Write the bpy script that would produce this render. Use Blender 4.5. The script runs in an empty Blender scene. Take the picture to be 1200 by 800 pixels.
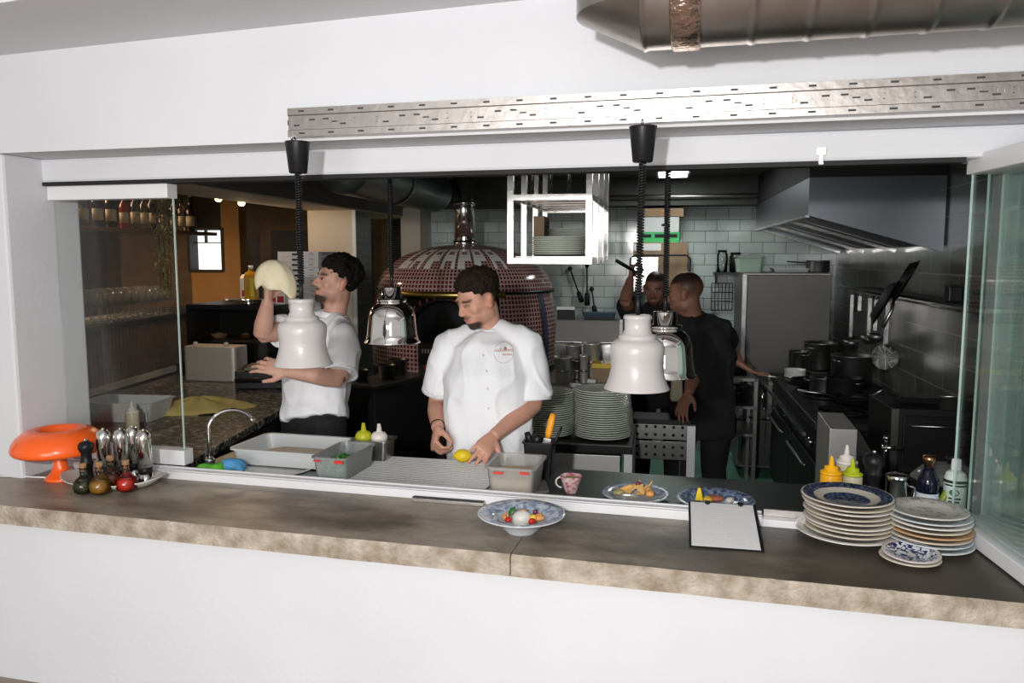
import bpy, bmesh, math, random
import numpy as np
from mathutils import Vector, Matrix, noise
from mathutils.bvhtree import BVHTree
random.seed(7)
S = bpy.context.scene
COL = S.collection
PI = math.pi
R = math.radians

# ------------------------------------------------------------------ camera
F_PX, EYE = 933.0, 1.75
YAW, PITCH = R(14.38), R(6.18)
cam_d = bpy.data.cameras.new('camera')
cam_d.sensor_width = 36.0
cam_d.lens = F_PX / 1200 * 36
cam_d.clip_start = 0.02
cam = bpy.data.objects.new('camera', cam_d)
COL.objects.link(cam)
cam.location = (0, 0, EYE)
cam.rotation_euler = (PI/2 - PITCH, 0, YAW)
S.camera = cam

# ------------------------------------------------------------------ light of the place
S.view_settings.view_transform = 'Standard'
S.view_settings.look = 'None'
S.view_settings.gamma = 1
S.view_settings.use_curve_mapping = False
S.view_settings.exposure = 0.06
FLASH_W, AMBIENT = 225.0, 0.46
S.cycles.transparent_max_bounces = 40

world = bpy.data.worlds.new('world')
S.world = world
world.use_nodes = True
wn, wl = world.node_tree.nodes, world.node_tree.links
wn.clear()
wo = wn.new('ShaderNodeOutputWorld')
wb = wn.new('ShaderNodeBackground')
wt = wn.new('ShaderNodeTexCoord')
wx = wn.new('ShaderNodeSeparateXYZ')
wr = wn.new('ShaderNodeValToRGB')
wr.color_ramp.elements[0].position = 0.30
wr.color_ramp.elements[0].color = (0.85, 0.76, 0.70, 1)
wr.color_ramp.elements[1].position = 0.75
wr.color_ramp.elements[1].color = (0.80, 0.78, 0.78, 1)
e = wr.color_ramp.elements.new(0.52); e.color = (1.0, 0.95, 0.90, 1)
wm = wn.new('ShaderNodeMapRange')
wm.inputs['From Min'].default_value = -1
wl.new(wt.outputs['Generated'], wx.inputs[0])
wl.new(wx.outputs['Z'], wm.inputs['Value'])
wl.new(wm.outputs[0], wr.inputs[0])
wl.new(wr.outputs[0], wb.inputs['Color'])
wb.inputs['Strength'].default_value = AMBIENT
wl.new(wb.outputs[0], wo.inputs[0])

def lamp(name, kind, loc, power, color=(1, 1, 1), size=0.1, aim=None, size_y=None):
    d = bpy.data.lights.new(name, kind)
    d.energy = power
    d.color = color
    if kind == 'AREA':
        d.size = size
        if size_y:
            d.shape = 'RECTANGLE'; d.size_y = size_y
    else:
        d.shadow_soft_size = size
    o = bpy.data.objects.new(name, d)
    COL.objects.link(o)
    o.location = loc
    if aim is not None:
        o.rotation_euler = (Vector(aim) - Vector(loc)).to_track_quat('-Z', 'Y').to_euler()
    return o

# the photographer's flash beside and above the lens
fl = lamp('camera_flash', 'SPOT', (-0.30, -0.50, 2.00), FLASH_W, (1, 0.99, 0.985), 0.045, aim=(-0.62, 2.6, 1.62))
fl.data.spot_size = R(150)
fl.data.spot_blend = 0.75
# the dining room's soft daylight, from windows behind the photographer
lamp('dining_window_light', 'AREA', (-0.9, -3.2, 1.45), 105, (1, 0.985, 0.975), 2.8, aim=(-0.7, 2.4, 1.75), size_y=1.5)

# ------------------------------------------------------------------ points seen from the lens
VR = Vector((math.cos(YAW), math.sin(YAW), 0))
VF = Vector((-math.sin(YAW)*math.cos(PITCH), math.cos(YAW)*math.cos(PITCH), -math.sin(PITCH)))
VU = VR.cross(VF)
EYEV = Vector((0, 0, EYE))
def ray(x, y): return VR*((x-600)/F_PX) + VU*((400-y)/F_PX) + VF
def D(x, y, dep): return EYEV + ray(x, y)*dep
def Z(x, y, z):
    r = ray(x, y); return EYEV + r*((z-EYE)/r.z)
def Y(x, y, yy):
    r = ray(x, y); return EYEV + r*(yy/r.y)
# the kitchen stands at a slight angle to the pass wall
KA = R(3.8)
KO = Vector((0, 2.7, 0))
KX = Vector((math.cos(KA), math.sin(KA), 0))
KY = Vector((-math.sin(KA), math.cos(KA), 0))
def K(a, b, z=0): return KO + KX*a + KY*b + Vector((0, 0, z))
def toK(p):
    q = Vector(p) - KO
    return (q.dot(KX), q.dot(KY), p[2])

# ------------------------------------------------------------------ materials
MATS = {}
def mat(name, color, rough=0.5, metal=0.0, bump=0.0, bscale=60, var=0.0, vscale=6, spec=0.5, emit=0, alpha=None,
        var_col=None, coat=0, sub=0, trans=0, ior=1.45, aniso=None, attr=None):
    if name in MATS: return MATS[name]
    m = bpy.data.materials.new(name)
    m.use_nodes = True
    n, l = m.node_tree.nodes, m.node_tree.links
    b = n['Principled BSDF']
    c = tuple(color) + (1,) if len(color) == 3 else color
    b.inputs['Base Color'].default_value = c
    b.inputs['Roughness'].default_value = rough
    b.inputs['Metallic'].default_value = metal
    b.inputs['Specular IOR Level'].default_value = spec
    b.inputs['IOR'].default_value = ior
    b.inputs['Coat Weight'].default_value = coat
    b.inputs['Transmission Weight'].default_value = trans
    if sub:
        b.inputs['Subsurface Weight'].default_value = sub
        b.inputs['Subsurface Radius'].default_value = (1, 0.35, 0.2)
        b.inputs['Subsurface Scale'].default_value = 0.006
    if emit:
        b.inputs['Emission Color'].default_value = c
        b.inputs['Emission Strength'].default_value = emit
    tc = n.new('ShaderNodeTexCoord')
    if attr:
        at = n.new('ShaderNodeAttribute'); at.attribute_name = attr
        l.new(at.outputs['Color'], b.inputs['Base Color'])
    if var > 0:
        t = n.new('ShaderNodeTexNoise'); t.inputs['Scale'].default_value = vscale; t.inputs['Detail'].default_value = 5
        l.new(tc.outputs['Object'], t.inputs['Vector'])
        r = n.new('ShaderNodeValToRGB')
        r.color_ramp.elements[0].position = 0.35; r.color_ramp.elements[1].position = 0.68
        v2 = var_col or tuple(x*(1-var) for x in c[:3])
        r.color_ramp.elements[0].color = tuple(v2) + (1,)
        r.color_ramp.elements[1].color = c
        l.new(t.outputs['Fac'], r.inputs[0]); l.new(r.outputs[0], b.inputs['Base Color'])
    if bump > 0:
        t = n.new('ShaderNodeTexNoise'); t.inputs['Scale'].default_value = bscale; t.inputs['Detail'].default_value = 4
        if aniso:
            mp = n.new('ShaderNodeMapping'); mp.inputs['Scale'].default_value = aniso
            l.new(tc.outputs['Object'], mp.inputs[0]); l.new(mp.outputs[0], t.inputs['Vector'])
        else:
            l.new(tc.outputs['Object'], t.inputs['Vector'])
        bp = n.new('ShaderNodeBump'); bp.inputs['Strength'].default_value = bump; bp.inputs['Distance'].default_value = 0.01
        l.new(t.outputs['Fac'], bp.inputs['Height']); l.new(bp.outputs[0], b.inputs['Normal'])
    MATS[name] = m
    return m

def brick_mat(name, c1, c2, mortar, w, h, ms, rough, axes='XZ', offset=0.5, uv=False, scale=1, bump=0.4):
    m = bpy.data.materials.new(name); m.use_nodes = True
    n, l = m.node_tree.nodes, m.node_tree.links
    b = n['Principled BSDF']; b.inputs['Roughness'].default_value = rough
    tc = n.new('ShaderNodeTexCoord')
    bt = n.new('ShaderNodeTexBrick')
    bt.offset = offset; bt.squash = 1; bt.offset_frequency = 2
    bt.inputs['Color1'].default_value = c1 + (1,); bt.inputs['Color2'].default_value = c2 + (1,)
    bt.inputs['Mortar'].default_value = mortar + (1,)
    bt.inputs['Scale'].default_value = scale
    bt.inputs['Mortar Size'].default_value = ms
    bt.inputs['Mortar Smooth'].default_value = 0.15
    bt.inputs['Brick Width'].default_value = w; bt.inputs['Row Height'].default_value = h
    if uv:
        l.new(tc.outputs['UV'], bt.inputs['Vector'])
    else:
        sx = n.new('ShaderNodeSeparateXYZ'); cx = n.new('ShaderNodeCombineXYZ')
        l.new(tc.outputs['Object'], sx.inputs[0])
        l.new(sx.outputs[axes[0]], cx.inputs[0]); l.new(sx.outputs[axes[1]], cx.inputs[1])
        l.new(cx.outputs[0], bt.inputs['Vector'])
    l.new(bt.outputs['Color'], b.inputs['Base Color'])
    bp = n.new('ShaderNodeBump'); bp.inputs['Strength'].default_value = bump; bp.inputs['Distance'].default_value = 0.004
    bp.invert = True
    l.new(bt.outputs['Fac'], bp.inputs['Height'])
    nz = n.new('ShaderNodeTexNoise'); nz.inputs['Scale'].default_value = 5
    l.new(tc.outputs['Object'], nz.inputs['Vector'])
    b2 = n.new('ShaderNodeBump'); b2.inputs['Strength'].default_value = 0.03; b2.inputs['Distance'].default_value = 0.03
    l.new(nz.outputs['Fac'], b2.inputs['Height']); l.new(bp.outputs[0], b2.inputs['Normal'])
    l.new(b2.outputs[0], b.inputs['Normal'])
    MATS[name] = m
    return m

def glass_mat(name, tint, refl=1.0, rough=0.0, body=0.0, body_col=(0.8, 0.8, 0.8)):
    m = bpy.data.materials.new(name); m.use_nodes = True
    n, l = m.node_tree.nodes, m.node_tree.links
    n.clear()
    o = n.new('ShaderNodeOutputMaterial')
    t = n.new('ShaderNodeBsdfTransparent'); t.inputs[0].default_value = tint + (1,)
    g = n.new('ShaderNodeBsdfGlossy'); g.inputs['Roughness'].default_value = rough
    fr = n.new('ShaderNodeFresnel'); fr.inputs[0].default_value = 1.5
    mu = n.new('ShaderNodeMath'); mu.operation = 'MULTIPLY'; mu.inputs[1].default_value = refl
    mx = n.new('ShaderNodeMixShader')
    l.new(fr.outputs[0], mu.inputs[0]); l.new(mu.outputs[0], mx.inputs[0])
    l.new(t.outputs[0], mx.inputs[1]); l.new(g.outputs[0], mx.inputs[2])
    last = mx
    if body:
        d = n.new('ShaderNodeBsdfDiffuse'); d.inputs[0].default_value = body_col + (1,)
        tr = n.new('ShaderNodeBsdfTranslucent'); tr.inputs[0].default_value = body_col + (1,)
        a = n.new('ShaderNodeMixShader'); a.inputs[0].default_value = 0.4
        l.new(d.outputs[0], a.inputs[1]); l.new(tr.outputs[0], a.inputs[2])
        m2 = n.new('ShaderNodeMixShader'); m2.inputs[0].default_value = body
        l.new(mx.outputs[0], m2.inputs[1]); l.new(a.outputs[0], m2.inputs[2])
        last = m2
    l.new(last.outputs[0], o.inputs[0])
    MATS[name] = m
    return m

M = MATS
mat('plaster', (0.66, 0.668, 0.69), 0.85, bump=0.10, bscale=70, var=0.05, vscale=2.2)
mat('white_frame', (0.72, 0.72, 0.73), 0.35)
mat('black_gap', (0.01, 0.01, 0.01), 0.7)
mat('steel', (0.40, 0.40, 0.39), 0.28, 1.0, bump=0.10, bscale=50, aniso=(1, 1, 30))
mat('steel_dull', (0.26, 0.26, 0.26), 0.42, 1.0, bump=0.12, bscale=40)
mat('chrome', (0.88, 0.87, 0.85), 0.05, 1.0)
mat('mirror_steel', (0.80, 0.79, 0.77), 0.13, 1.0, bump=0.05, bscale=9)
mat('galv', (0.52, 0.485, 0.46), 0.36, 1.0, bump=0.10, bscale=30, var=0.10, vscale=30)
mat('black_plastic', (0.010, 0.010, 0.011), 0.38, spec=.3)
mat('bright_steel', (0.74, 0.73, 0.70), 0.40, 0.7, bump=0.05, bscale=40)
mat('black_matte', (0.012, 0.012, 0.013), 0.6)
mat('black_metal', (0.02, 0.02, 0.022), 0.4, 0.5)
mat('white_enamel', (0.47, 0.445, 0.435), 0.32, bump=0.03, bscale=90)
mat('white_plastic', (0.80, 0.81, 0.80), 0.4)
mat('porcelain', (0.62, 0.60, 0.55), 0.16)
mat('cream_china', (0.58, 0.52, 0.43), 0.18, var=0.12, vscale=30)
mat('green_white_china', (0.62, 0.66, 0.58), 0.2)
mat('cork', (0.42, 0.24, 0.11), 0.8, bump=0.4, bscale=120, var=0.4, vscale=80)
mat('paper', (0.78, 0.775, 0.77), 0.7)
mat('cardboard', (0.33, 0.225, 0.14), 0.8, var=0.2, vscale=9)
glass_mat('glass_clear', (0.97, 0.985, 0.975), 0.8)
glass_mat('glass_green', (0.968, 0.992, 0.984), 0.25)
glass_mat('glass_window', (0.975, 0.985, 0.98), 0.12)
glass_mat('glass_edge', (0.75, 0.92, 0.88), 0.6, body=0.8, body_col=(0.80, 0.92, 0.88))
glass_mat('glass_bottle', (0.93, 0.95, 0.92), 1.0)
glass_mat('wine_glass', (0.90, 0.89, 0.86), 1.8, body=0.13, body_col=(.8, .78, .72))
glass_mat('clear_plastic', (0.93, 0.95, 0.95), 1.0, 0.15, body=0.19, body_col=(0.93, 0.96, 0.96))
glass_mat('milky_plastic', (0.90, 0.90, 0.88), 0.9, 0.2, body=0.26, body_col=(0.92, 0.91, 0.88))

# ------------------------------------------------------------------ mesh collecting
class MB:
    def __init__(s):
        s.v, s.f, s.mi, s.sm, s.uv = [], [], [], [], None
    def add(s, vs, fs, mi=0, smooth=False):
        o = len(s.v)
        s.v += [Vector(p) for p in vs]
        for f in fs:
            s.f.append([i+o for i in f]); s.mi.append(mi); s.sm.append(smooth)
        return o
    def box(s, c, d, rz=0, mi=0, mtx=None):
        x, y, z = d[0]/2, d[1]/2, d[2]/2
        vs = [Vector((a, b, e)) for e in (-z, z) for a, b in ((-x, -y), (x, -y), (x, y), (-x, y))]
        m = mtx if mtx is not None else Matrix.Rotation(rz, 3, 'Z')
        vs = [m @ p + Vector(c) for p in vs]
        s.add(vs, [(3, 2, 1, 0), (4, 5, 6, 7), (0, 1, 5, 4), (1, 2, 6, 5), (2, 3, 7, 6), (3, 0, 4, 7)], mi)
        return s
    def box2(s, a, b, mi=0):
        a, b = Vector(a), Vector(b)
        return s.box((a+b)/2, [abs(q) for q in (b-a)], 0, mi)
    def bar(s, a, b, w, h=None, mi=0, up=(0, 0, 1)):
        a, b = Vector(a), Vector(b); h = h or w
        y = (b-a).normalized(); u = Vector(up)
        if abs(y.dot(u)) > .95: u = Vector((0, 1, 0))
        x = y.cross(u).normalized(); z = x.cross(y)
        m = Matrix((x, y, z)).transposed()
        return s.box((a+b)/2, (w, (b-a).length, h), 0, mi, m)
    def lathe(s, prof, c=(0, 0, 0), n=24, mi=0, smooth=True, axis=None, close=False, sx=1, sy=1, a0=0, a1=2*PI):
        full = abs(a1-a0-2*PI) < 1e-6
        k = n if full else n+1
        vs = []
        for r, z in prof:
            for i in range(k):
                t = a0 + (a1-a0)*i/n
                vs.append(Vector((r*math.cos(t)*sx, r*math.sin(t)*sy, z)))
        if axis is not None:
            q = Vector((0, 0, 1)).rotation_difference(Vector(axis)).to_matrix()
            vs = [q @ p for p in vs]
        vs = [p + Vector(c) for p in vs]
        fs = []
        P = len(prof)
        for j in range(P-1 if not close else P):
            for i in range(n):
                i2 = (i+1) % k; j2 = (j+1) % P
                fs.append((j*k+i, j*k+i2, j2*k+i2, j2*k+i))
        if not close:
            if prof[0][0] > 1e-6 and full: fs.append(tuple(reversed(range(k))))
            if prof[-1][0] > 1e-6 and full: fs.append(tuple(range((P-1)*k, P*k)))
        s.add(vs, fs, mi, smooth)
        return s
    def tube(s, pts, r, n=8, mi=0, smooth=True, cap=True, sc=(1, 1), ref=None):
        pts = [Vector(p) for p in pts]
        rs = r if isinstance(r, (list, tuple)) else [r]*len(pts)
        rings = []
        u = None
        for i, p in enumerate(pts):
            t = (pts[min(i+1, len(pts)-1)] - pts[max(i-1, 0)]).normalized()
            if u is None:
                u = Vector(ref) if ref is not None else (Vector((0, 0, 1)) if abs(t.z) < .9 else Vector((1, 0, 0)))
            u = (u - t*u.dot(t))
            if u.length < 1e-5: u = t.orthogonal()
            u.normalize()
            w = t.cross(u)
            q = rs[i]
            qa, qb = (q if isinstance(q, (tuple, list)) else (q*sc[0], q*sc[1]))
            rings.append([p + u*(math.cos(2*PI*k/n)*qa) + w*(math.sin(2*PI*k/n)*qb) for k in range(n)])
        return s.loft(rings, mi, smooth, cap)
    def loft(s, rings, mi=0, smooth=True, cap=True):
        n = len(rings[0]); vs = [p for r_ in rings for p in r_]
        fs = [(j*n+i, j*n+(i+1) % n, (j+1)*n+(i+1) % n, (j+1)*n+i) for j in range(len(rings)-1) for i in range(n)]
        if cap:
            fs.append(tuple(reversed(range(n)))); fs.append(tuple(range((len(rings)-1)*n, len(rings)*n)))
        s.add(vs, fs, mi, smooth)
        return s
    def ball(s, c, r, n=12, mi=0, mtx=None):
        r = (r, r, r) if not isinstance(r, (tuple, list)) else r
        vs, fs = [], []
        k = max(6, n//2)
        for j in range(k+1):
            ph = PI*j/k
            for i in range(n):
                t = 2*PI*i/n
                p = Vector((r[0]*math.sin(ph)*math.cos(t), r[1]*math.sin(ph)*math.sin(t), -r[2]*math.cos(ph)))
                vs.append((mtx @ p if mtx is not None else p) + Vector(c))
        for j in range(k):
            for i in range(n):
                fs.append((j*n+i, j*n+(i+1) % n, (j+1)*n+(i+1) % n, (j+1)*n+i))
        s.add(vs, fs, mi, True)
        return s
    def prism(s, poly, vec, mi=0, smooth=False):
        poly = [Vector(p) for p in poly]; vec = Vector(vec); n = len(poly)
        fs = [tuple(reversed(range(n))), tuple(range(n, 2*n))] + [(i, (i+1) % n, (i+1) % n+n, i+n) for i in range(n)]
        s.add(poly + [p+vec for p in poly], fs, mi, smooth)
        return s
    def quad(s, *p, mi=0):
        s.add(p, [tuple(range(len(p)))], mi); return s
    def build(s, name, m, parent=None, world=False, bev=0, seg=2, merge=0.0):
        ms = m if isinstance(m, (list, tuple)) else [m]
        me = bpy.data.meshes.new(name)
        vs = s.v
        if world and parent is not None:
            inv = wm_of(parent).inverted()
            vs = [inv @ p for p in vs]
        me.from_pydata([tuple(p) for p in vs], [], s.f)
        me.polygons.foreach_set('material_index', s.mi)
        me.polygons.foreach_set('use_smooth', s.sm)
        for q in ms: me.materials.append(M[q] if isinstance(q, str) else q)
        b = bmesh.new(); b.from_mesh(me)
        bmesh.ops.remove_doubles(b, verts=b.verts, dist=1e-6 + merge)
        bmesh.ops.recalc_face_normals(b, faces=b.faces)
        b.to_mesh(me); b.free()
        o = bpy.data.objects.new(name, me)
        COL.objects.link(o)
        if parent is not None: o.parent = parent
        if bev:
            md = o.modifiers.new('bevel', 'BEVEL'); md.width = bev; md.segments = seg; md.limit_method = 'ANGLE'
            md.angle_limit = R(40)
        return o

def wm_of(o):
    m = Matrix.LocRotScale(o.location, o.rotation_euler, o.scale)
    return wm_of(o.parent) @ m if o.parent else m

def tag(o, label=None, cat=None, group=None, kind=None):
    if label: o['label'] = label
    if cat: o['category'] = cat
    if group: o['group'] = group
    if kind: o['kind'] = kind
    return o
def thing(name, label, cat, loc=(0, 0, 0), rz=0, group=None):
    o = bpy.data.objects.new(name, None)
    o.empty_display_size = 0.05
    COL.objects.link(o)
    o.location = loc; o.rotation_euler = (0, 0, rz)
    return tag(o, label, cat, group)
def struct(o): o['kind'] = 'structure'; return o
def dup(root, loc, rz=None, label=None, group=None):
    r = root.copy(); COL.objects.link(r); r.location = loc
    if rz is not None: r.rotation_euler = (0, 0, rz)
    if label: r['label'] = label
    if group: r['group'] = group
    for ch in list(root.children):
        c = ch.copy(); COL.objects.link(c); c.parent = r
        for g in list(ch.children):
            d = g.copy(); COL.objects.link(d); d.parent = c
    return r
def arc(c, r, a0, a1, n, ax=(1, 0, 0), ay=(0, 1, 0)):
    c, ax, ay = Vector(c), Vector(ax), Vector(ay)
    return [c + ax*(r*math.cos(a0+(a1-a0)*i/n)) + ay*(r*math.sin(a0+(a1-a0)*i/n)) for i in range(n+1)]
def rrect(w, d, r, z=0, n=4, c=(0, 0)):
    out = []
    for cx, cy, a in ((w/2-r, d/2-r, 0), (-w/2+r, d/2-r, PI/2), (-w/2+r, -d/2+r, PI), (w/2-r, -d/2+r, 1.5*PI)):
        for i in range(n+1):
            t = a + PI/2*i/n
            out.append(Vector((c[0]+cx+r*math.cos(t), c[1]+cy+r*math.sin(t), z)))
    return out
def tub(m, w, d, h, t=0.004, r=0.02, taper=0.92, rim=0.012, z=0, mi=0, rimh=0.006):
    """an open rectangular container: outer walls, rim, inner walls, floor"""
    prof = [(taper, 0, 0), (1, 0, h-rimh), (1, rim, h-rimh), (1, rim, h), (1, -t, h), (taper, -t, t)]
    rings = []
    for s_, off, zz in prof:
        rings.append(rrect(w*s_+2*off, d*s_+2*off, max(.004, r+off*.6), z+zz))
    m.loft(rings, mi, False, True)
    return m
# ================================================================== THE SETTING
YS, YW, YL = 2.125, 2.42, 2.60        # slab front, dining face of the wall, glazing line
XL, XR = -2.555, 1.06                  # jambs
# dining-side wall with its wide hatch
m = MB()
m.box2((-4.2, YW, 2.122), (3.2, 2.78, 3.0))                 # over the hatch
m.box2((-4.2, YL, 2.03), (3.2, 2.78, 2.122))                # recessed lintel
m.box2((-4.2, YW, 0.3), (XL, 2.78, 2.122))
m.box2((XR, YW, 0.3), (3.2, 2.78, 2.122))
m.box2((-4.2, 2.15, 0.0), (3.2, 2.62, 0.836))               # parapet under the slab
struct(m.build('wall_front', 'plaster', bev=0.012))
m = MB(); m.box2((0.822, 2.715, 0.9), (1.10, 2.80, 2.4)); struct(m.build('wall_right', 'plaster'))
m = MB(); m.box2((XL, YL-0.004, 2.018), (0.69, 2.66, 2.032))
struct(m.build('trim_1', 'black_gap'))
# sill track
m = MB()
m.box2((-2.55, 2.552, 0.9), (0.16, 2.612, 0.930)); m.box2((-2.55, 2.560, 0.93), (0.16, 2.575, 0.934))
m.box2((-2.55, 2.596, 0.93), (0.16, 2.606, 0.936))
m.box2((0.16, 2.552, 0.9), (1.0, 2.585, 0.924))
struct(m.build('trim_2', 'white_frame', bev=0.002))
m = MB(); m.box2((0.165, 2.587, 0.9), (1.0, 2.60, 0.946)); m.box2((0.165, 2.600, 0.9), (1.0, 2.625, 0.92))
struct(m.build('trim_3', 'galv'))
# dining ceiling with its dropped beam over the wall
m = MB()
a0, a1 = Vector((-4.2, YW, 2.43)), Vector((0.2, YW, 2.531))
m.add([(-4.2, 2.44, 2.43), (-.45, 2.44, 2.515), (-.45, 1.89, 2.515), (-4.2, 2.06, 2.43),
       (-4.2, 2.44, 2.9), (-.45, 2.44, 2.9), (-.45, 1.89, 2.9), (-4.2, 2.06, 2.9)],
      [(0, 1, 2, 3), (4, 7, 6, 5), (0, 4, 5, 1), (1, 5, 6, 2), (2, 6, 7, 3), (3, 7, 4, 0)])
struct(m.build('ceiling_beam', 'plaster'))
m = MB(); m.box2((-4.2, -0.6, 2.78), (3.2, 2.44, 2.9)); struct(m.build('ceiling', 'plaster'))
mat('dining_floor', (0.30, 0.23, 0.19), 0.6, var=0.3)
m = MB(); m.box2((-4.2, -3, 0.20), (3.2, 2.15, 0.262)); struct(m.build('floor', 'dining_floor'))

# concrete slabs of the pass
def concrete():
    m = bpy.data.materials.new('concrete'); m.use_nodes = True
    n, l = m.node_tree.nodes, m.node_tree.links
    b = n['Principled BSDF']
    tc = n.new('ShaderNodeTexCoord')
    def nz(sc, det, ro=0.6, mp=None):
        t = n.new('ShaderNodeTexNoise'); t.inputs['Scale'].default_value = sc; t.inputs['Detail'].default_value = det
        t.inputs['Roughness'].default_value = ro
        if mp:
            q = n.new('ShaderNodeMapping'); q.inputs['Scale'].default_value = mp
            l.new(tc.outputs['Object'], q.inputs[0]); l.new(q.outputs[0], t.inputs['Vector'])
        else: l.new(tc.outputs['Object'], t.inputs['Vector'])
        return t
    big = nz(2.7, 7, 0.6, (0.8, 1.6, 1)); fine = nz(38, 8, 0.7)
    r = n.new('ShaderNodeValToRGB')
    els = r.color_ramp.elements
    els[0].position = 0.36; els[0].color = (0.065, 0.053, 0.040, 1)
    els[1].position = 0.62; els[1].color = (0.34, 0.285, 0.22, 1)
    q = els.new(0.5); q.color = (0.175, 0.143, 0.107, 1)
    # darker towards the stacked plates (right-hand length of the counter)
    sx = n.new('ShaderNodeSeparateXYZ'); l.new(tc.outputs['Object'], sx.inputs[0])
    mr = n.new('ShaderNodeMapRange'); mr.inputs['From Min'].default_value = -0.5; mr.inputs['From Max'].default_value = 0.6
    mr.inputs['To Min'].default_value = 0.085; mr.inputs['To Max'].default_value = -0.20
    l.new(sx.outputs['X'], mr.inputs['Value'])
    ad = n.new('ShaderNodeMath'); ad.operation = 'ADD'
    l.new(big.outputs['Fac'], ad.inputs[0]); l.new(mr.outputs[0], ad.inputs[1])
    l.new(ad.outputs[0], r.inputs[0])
    mx = n.new('ShaderNodeMixRGB'); mx.blend_type = 'MULTIPLY'; mx.inputs[0].default_value = 0.45
    r2 = n.new('ShaderNodeValToRGB'); r2.color_ramp.elements[0].position = 0.35; r2.color_ramp.elements[1].position = 0.6
    r2.color_ramp.elements[0].color = (0.55, 0.55, 0.55, 1)
    l.new(fine.outputs['Fac'], r2.inputs[0])
    l.new(r.outputs[0], mx.inputs[1]); l.new(r2.outputs[0], mx.inputs[2])
    l.new(mx.outputs[0], b.inputs['Base Color'])
    r4 = n.new('ShaderNodeMapRange'); r4.inputs['To Min'].default_value = 0.27; r4.inputs['To Max'].default_value = 0.5
    l.new(fine.outputs['Fac'], r4.inputs['Value']); l.new(r4.outputs[0], b.inputs['Roughness'])
    bp = n.new('ShaderNodeBump'); bp.inputs['Strength'].default_value = 0.12; bp.inputs['Distance'].default_value = 0.02
    l.new(fine.outputs['Fac'], bp.inputs['Height']); l.new(bp.outputs[0], b.inputs['Normal'])
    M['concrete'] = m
concrete()
mat('concrete_edge', (0.52, 0.45, 0.37), 0.9, bump=0.7, bscale=90, var=0.55, vscale=16, var_col=(0.27, 0.215, 0.155))
def slab(x0, x1, label):
    m = MB()
    nseg = int((x1-x0)/0.008)
    top, bot = [], []
    for i in range(nseg+1):                                   # a hand-cast, slightly chipped front edge
        x = x0 + (x1-x0)*i/nseg
        w = noise.noise(Vector((x*9, 3, 1)))*0.003 + max(0, noise.noise(Vector((x*34, 8, 1)))-.3)*0.010
        top.append((x, YS+0.006+w, 0.9)); bot.append((x, YS+noise.noise(Vector((x*7, 9, 4)))*0.004, 0.836))
    mid = [(p[0], YS+noise.noise(Vector((p[0]*14, 1, 7)))*0.003, 0.893-abs(noise.noise(Vector((p[0]*25, 5, 2))))*0.006) for p in top]
    back = [(x1, 2.56, 0.9), (x0, 2.56, 0.9)]
    k = len(top)
    vs = top + mid + bot + [(x1, 2.56, 0.9), (x0, 2.56, 0.9), (x1, 2.56, 0.836), (x0, 2.56, 0.836)]
    fs = [tuple(list(range(k)) + [3*k, 3*k+1]), tuple(list(reversed(range(2*k, 3*k))) + [3*k+3, 3*k+2])]
    for i in range(k-1):
        fs += [(i, k+i, k+i+1, i+1), (k+i, 2*k+i, 2*k+i+1, k+i+1)]
    fs += [(k-1, 2*k-1, 3*k-1, 3*k+2, 3*k), (0, 3*k+1, 3*k+3, 2*k, k), (3*k, 3*k+2, 3*k+3, 3*k+1)]
    m.add(vs, fs)
    m.mi = [0, 1] + [1]*(len(fs)-2)
    return tag(m.build('counter_slab', ['concrete', 'concrete_edge']), label, 'counter')
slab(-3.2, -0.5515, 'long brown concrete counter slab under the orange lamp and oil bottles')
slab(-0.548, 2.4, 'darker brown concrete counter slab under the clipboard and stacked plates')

# fixed pane at the far left of the hatch
m = MB(); m.box2((-2.548, 2.640, 0.995), (-2.005, 2.650, 1.966))
w = struct(m.build('window_1', 'glass_window'))
m = MB(); m.box2((-2.552, 2.612, 1.964), (-2.005, 2.672, 2.018)); o = m.build('rail', 'white_frame', w, bev=0.003)
m = MB(); m.box2((-2.552, 2.615, 0.936), (-1.985, 2.672, 0.995)); o = m.build('rail', 'white_frame', w, bev=0.003)
m = MB(); m.box2((-2.006, 2.641, 0.995), (-2.003, 2.649, 1.966)); m.build('pane_edge', 'glass_edge', w)
# folded panes parked against the right jamb
p0 = Vector((0.737, 2.70)); p1 = Vector((0.835, 2.02))
dirp = (p1-p0).normalized(); sidep = Vector((-dirp.y, dirp.x))
if sidep.x < 0: sidep = -sidep
ordn = ['nearest the plates', 'second from the plates', 'third from the plates', 'fourth from the plates', 'deepest, beside the jamb']
for i in range(5):
    t = thing('folding_glass_pane', 'open folding green glass pane beside right plate stack, ' + ordn[i], 'glass pane',
              (p0.x+sidep.x*0.043*i, p0.y+sidep.y*0.043*i - 0.012*i, 0.905), math.atan2(dirp.y, dirp.x), 'folded glass panes')
    L = 0.66
    m = MB(); m.box2((0.004, -0.003, 0.04), (L, 0.003, 1.09)); m.build('pane', 'glass_green', t)
    m = MB(); m.box2((0, -0.003, 0.04), (0.003, 0.003, 1.09)); m.build('pane_edge', 'glass_edge', t)
    m = MB(); m.box2((0, -0.019, 0), (L, 0.019, 0.045)); m.build('rail', 'white_frame', t, bev=0.003)
    m = MB(); m.box2((0, -0.019, 1.085), (L, 0.019, 1.14)); m.build('rail', 'white_frame', t, bev=0.003)

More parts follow.
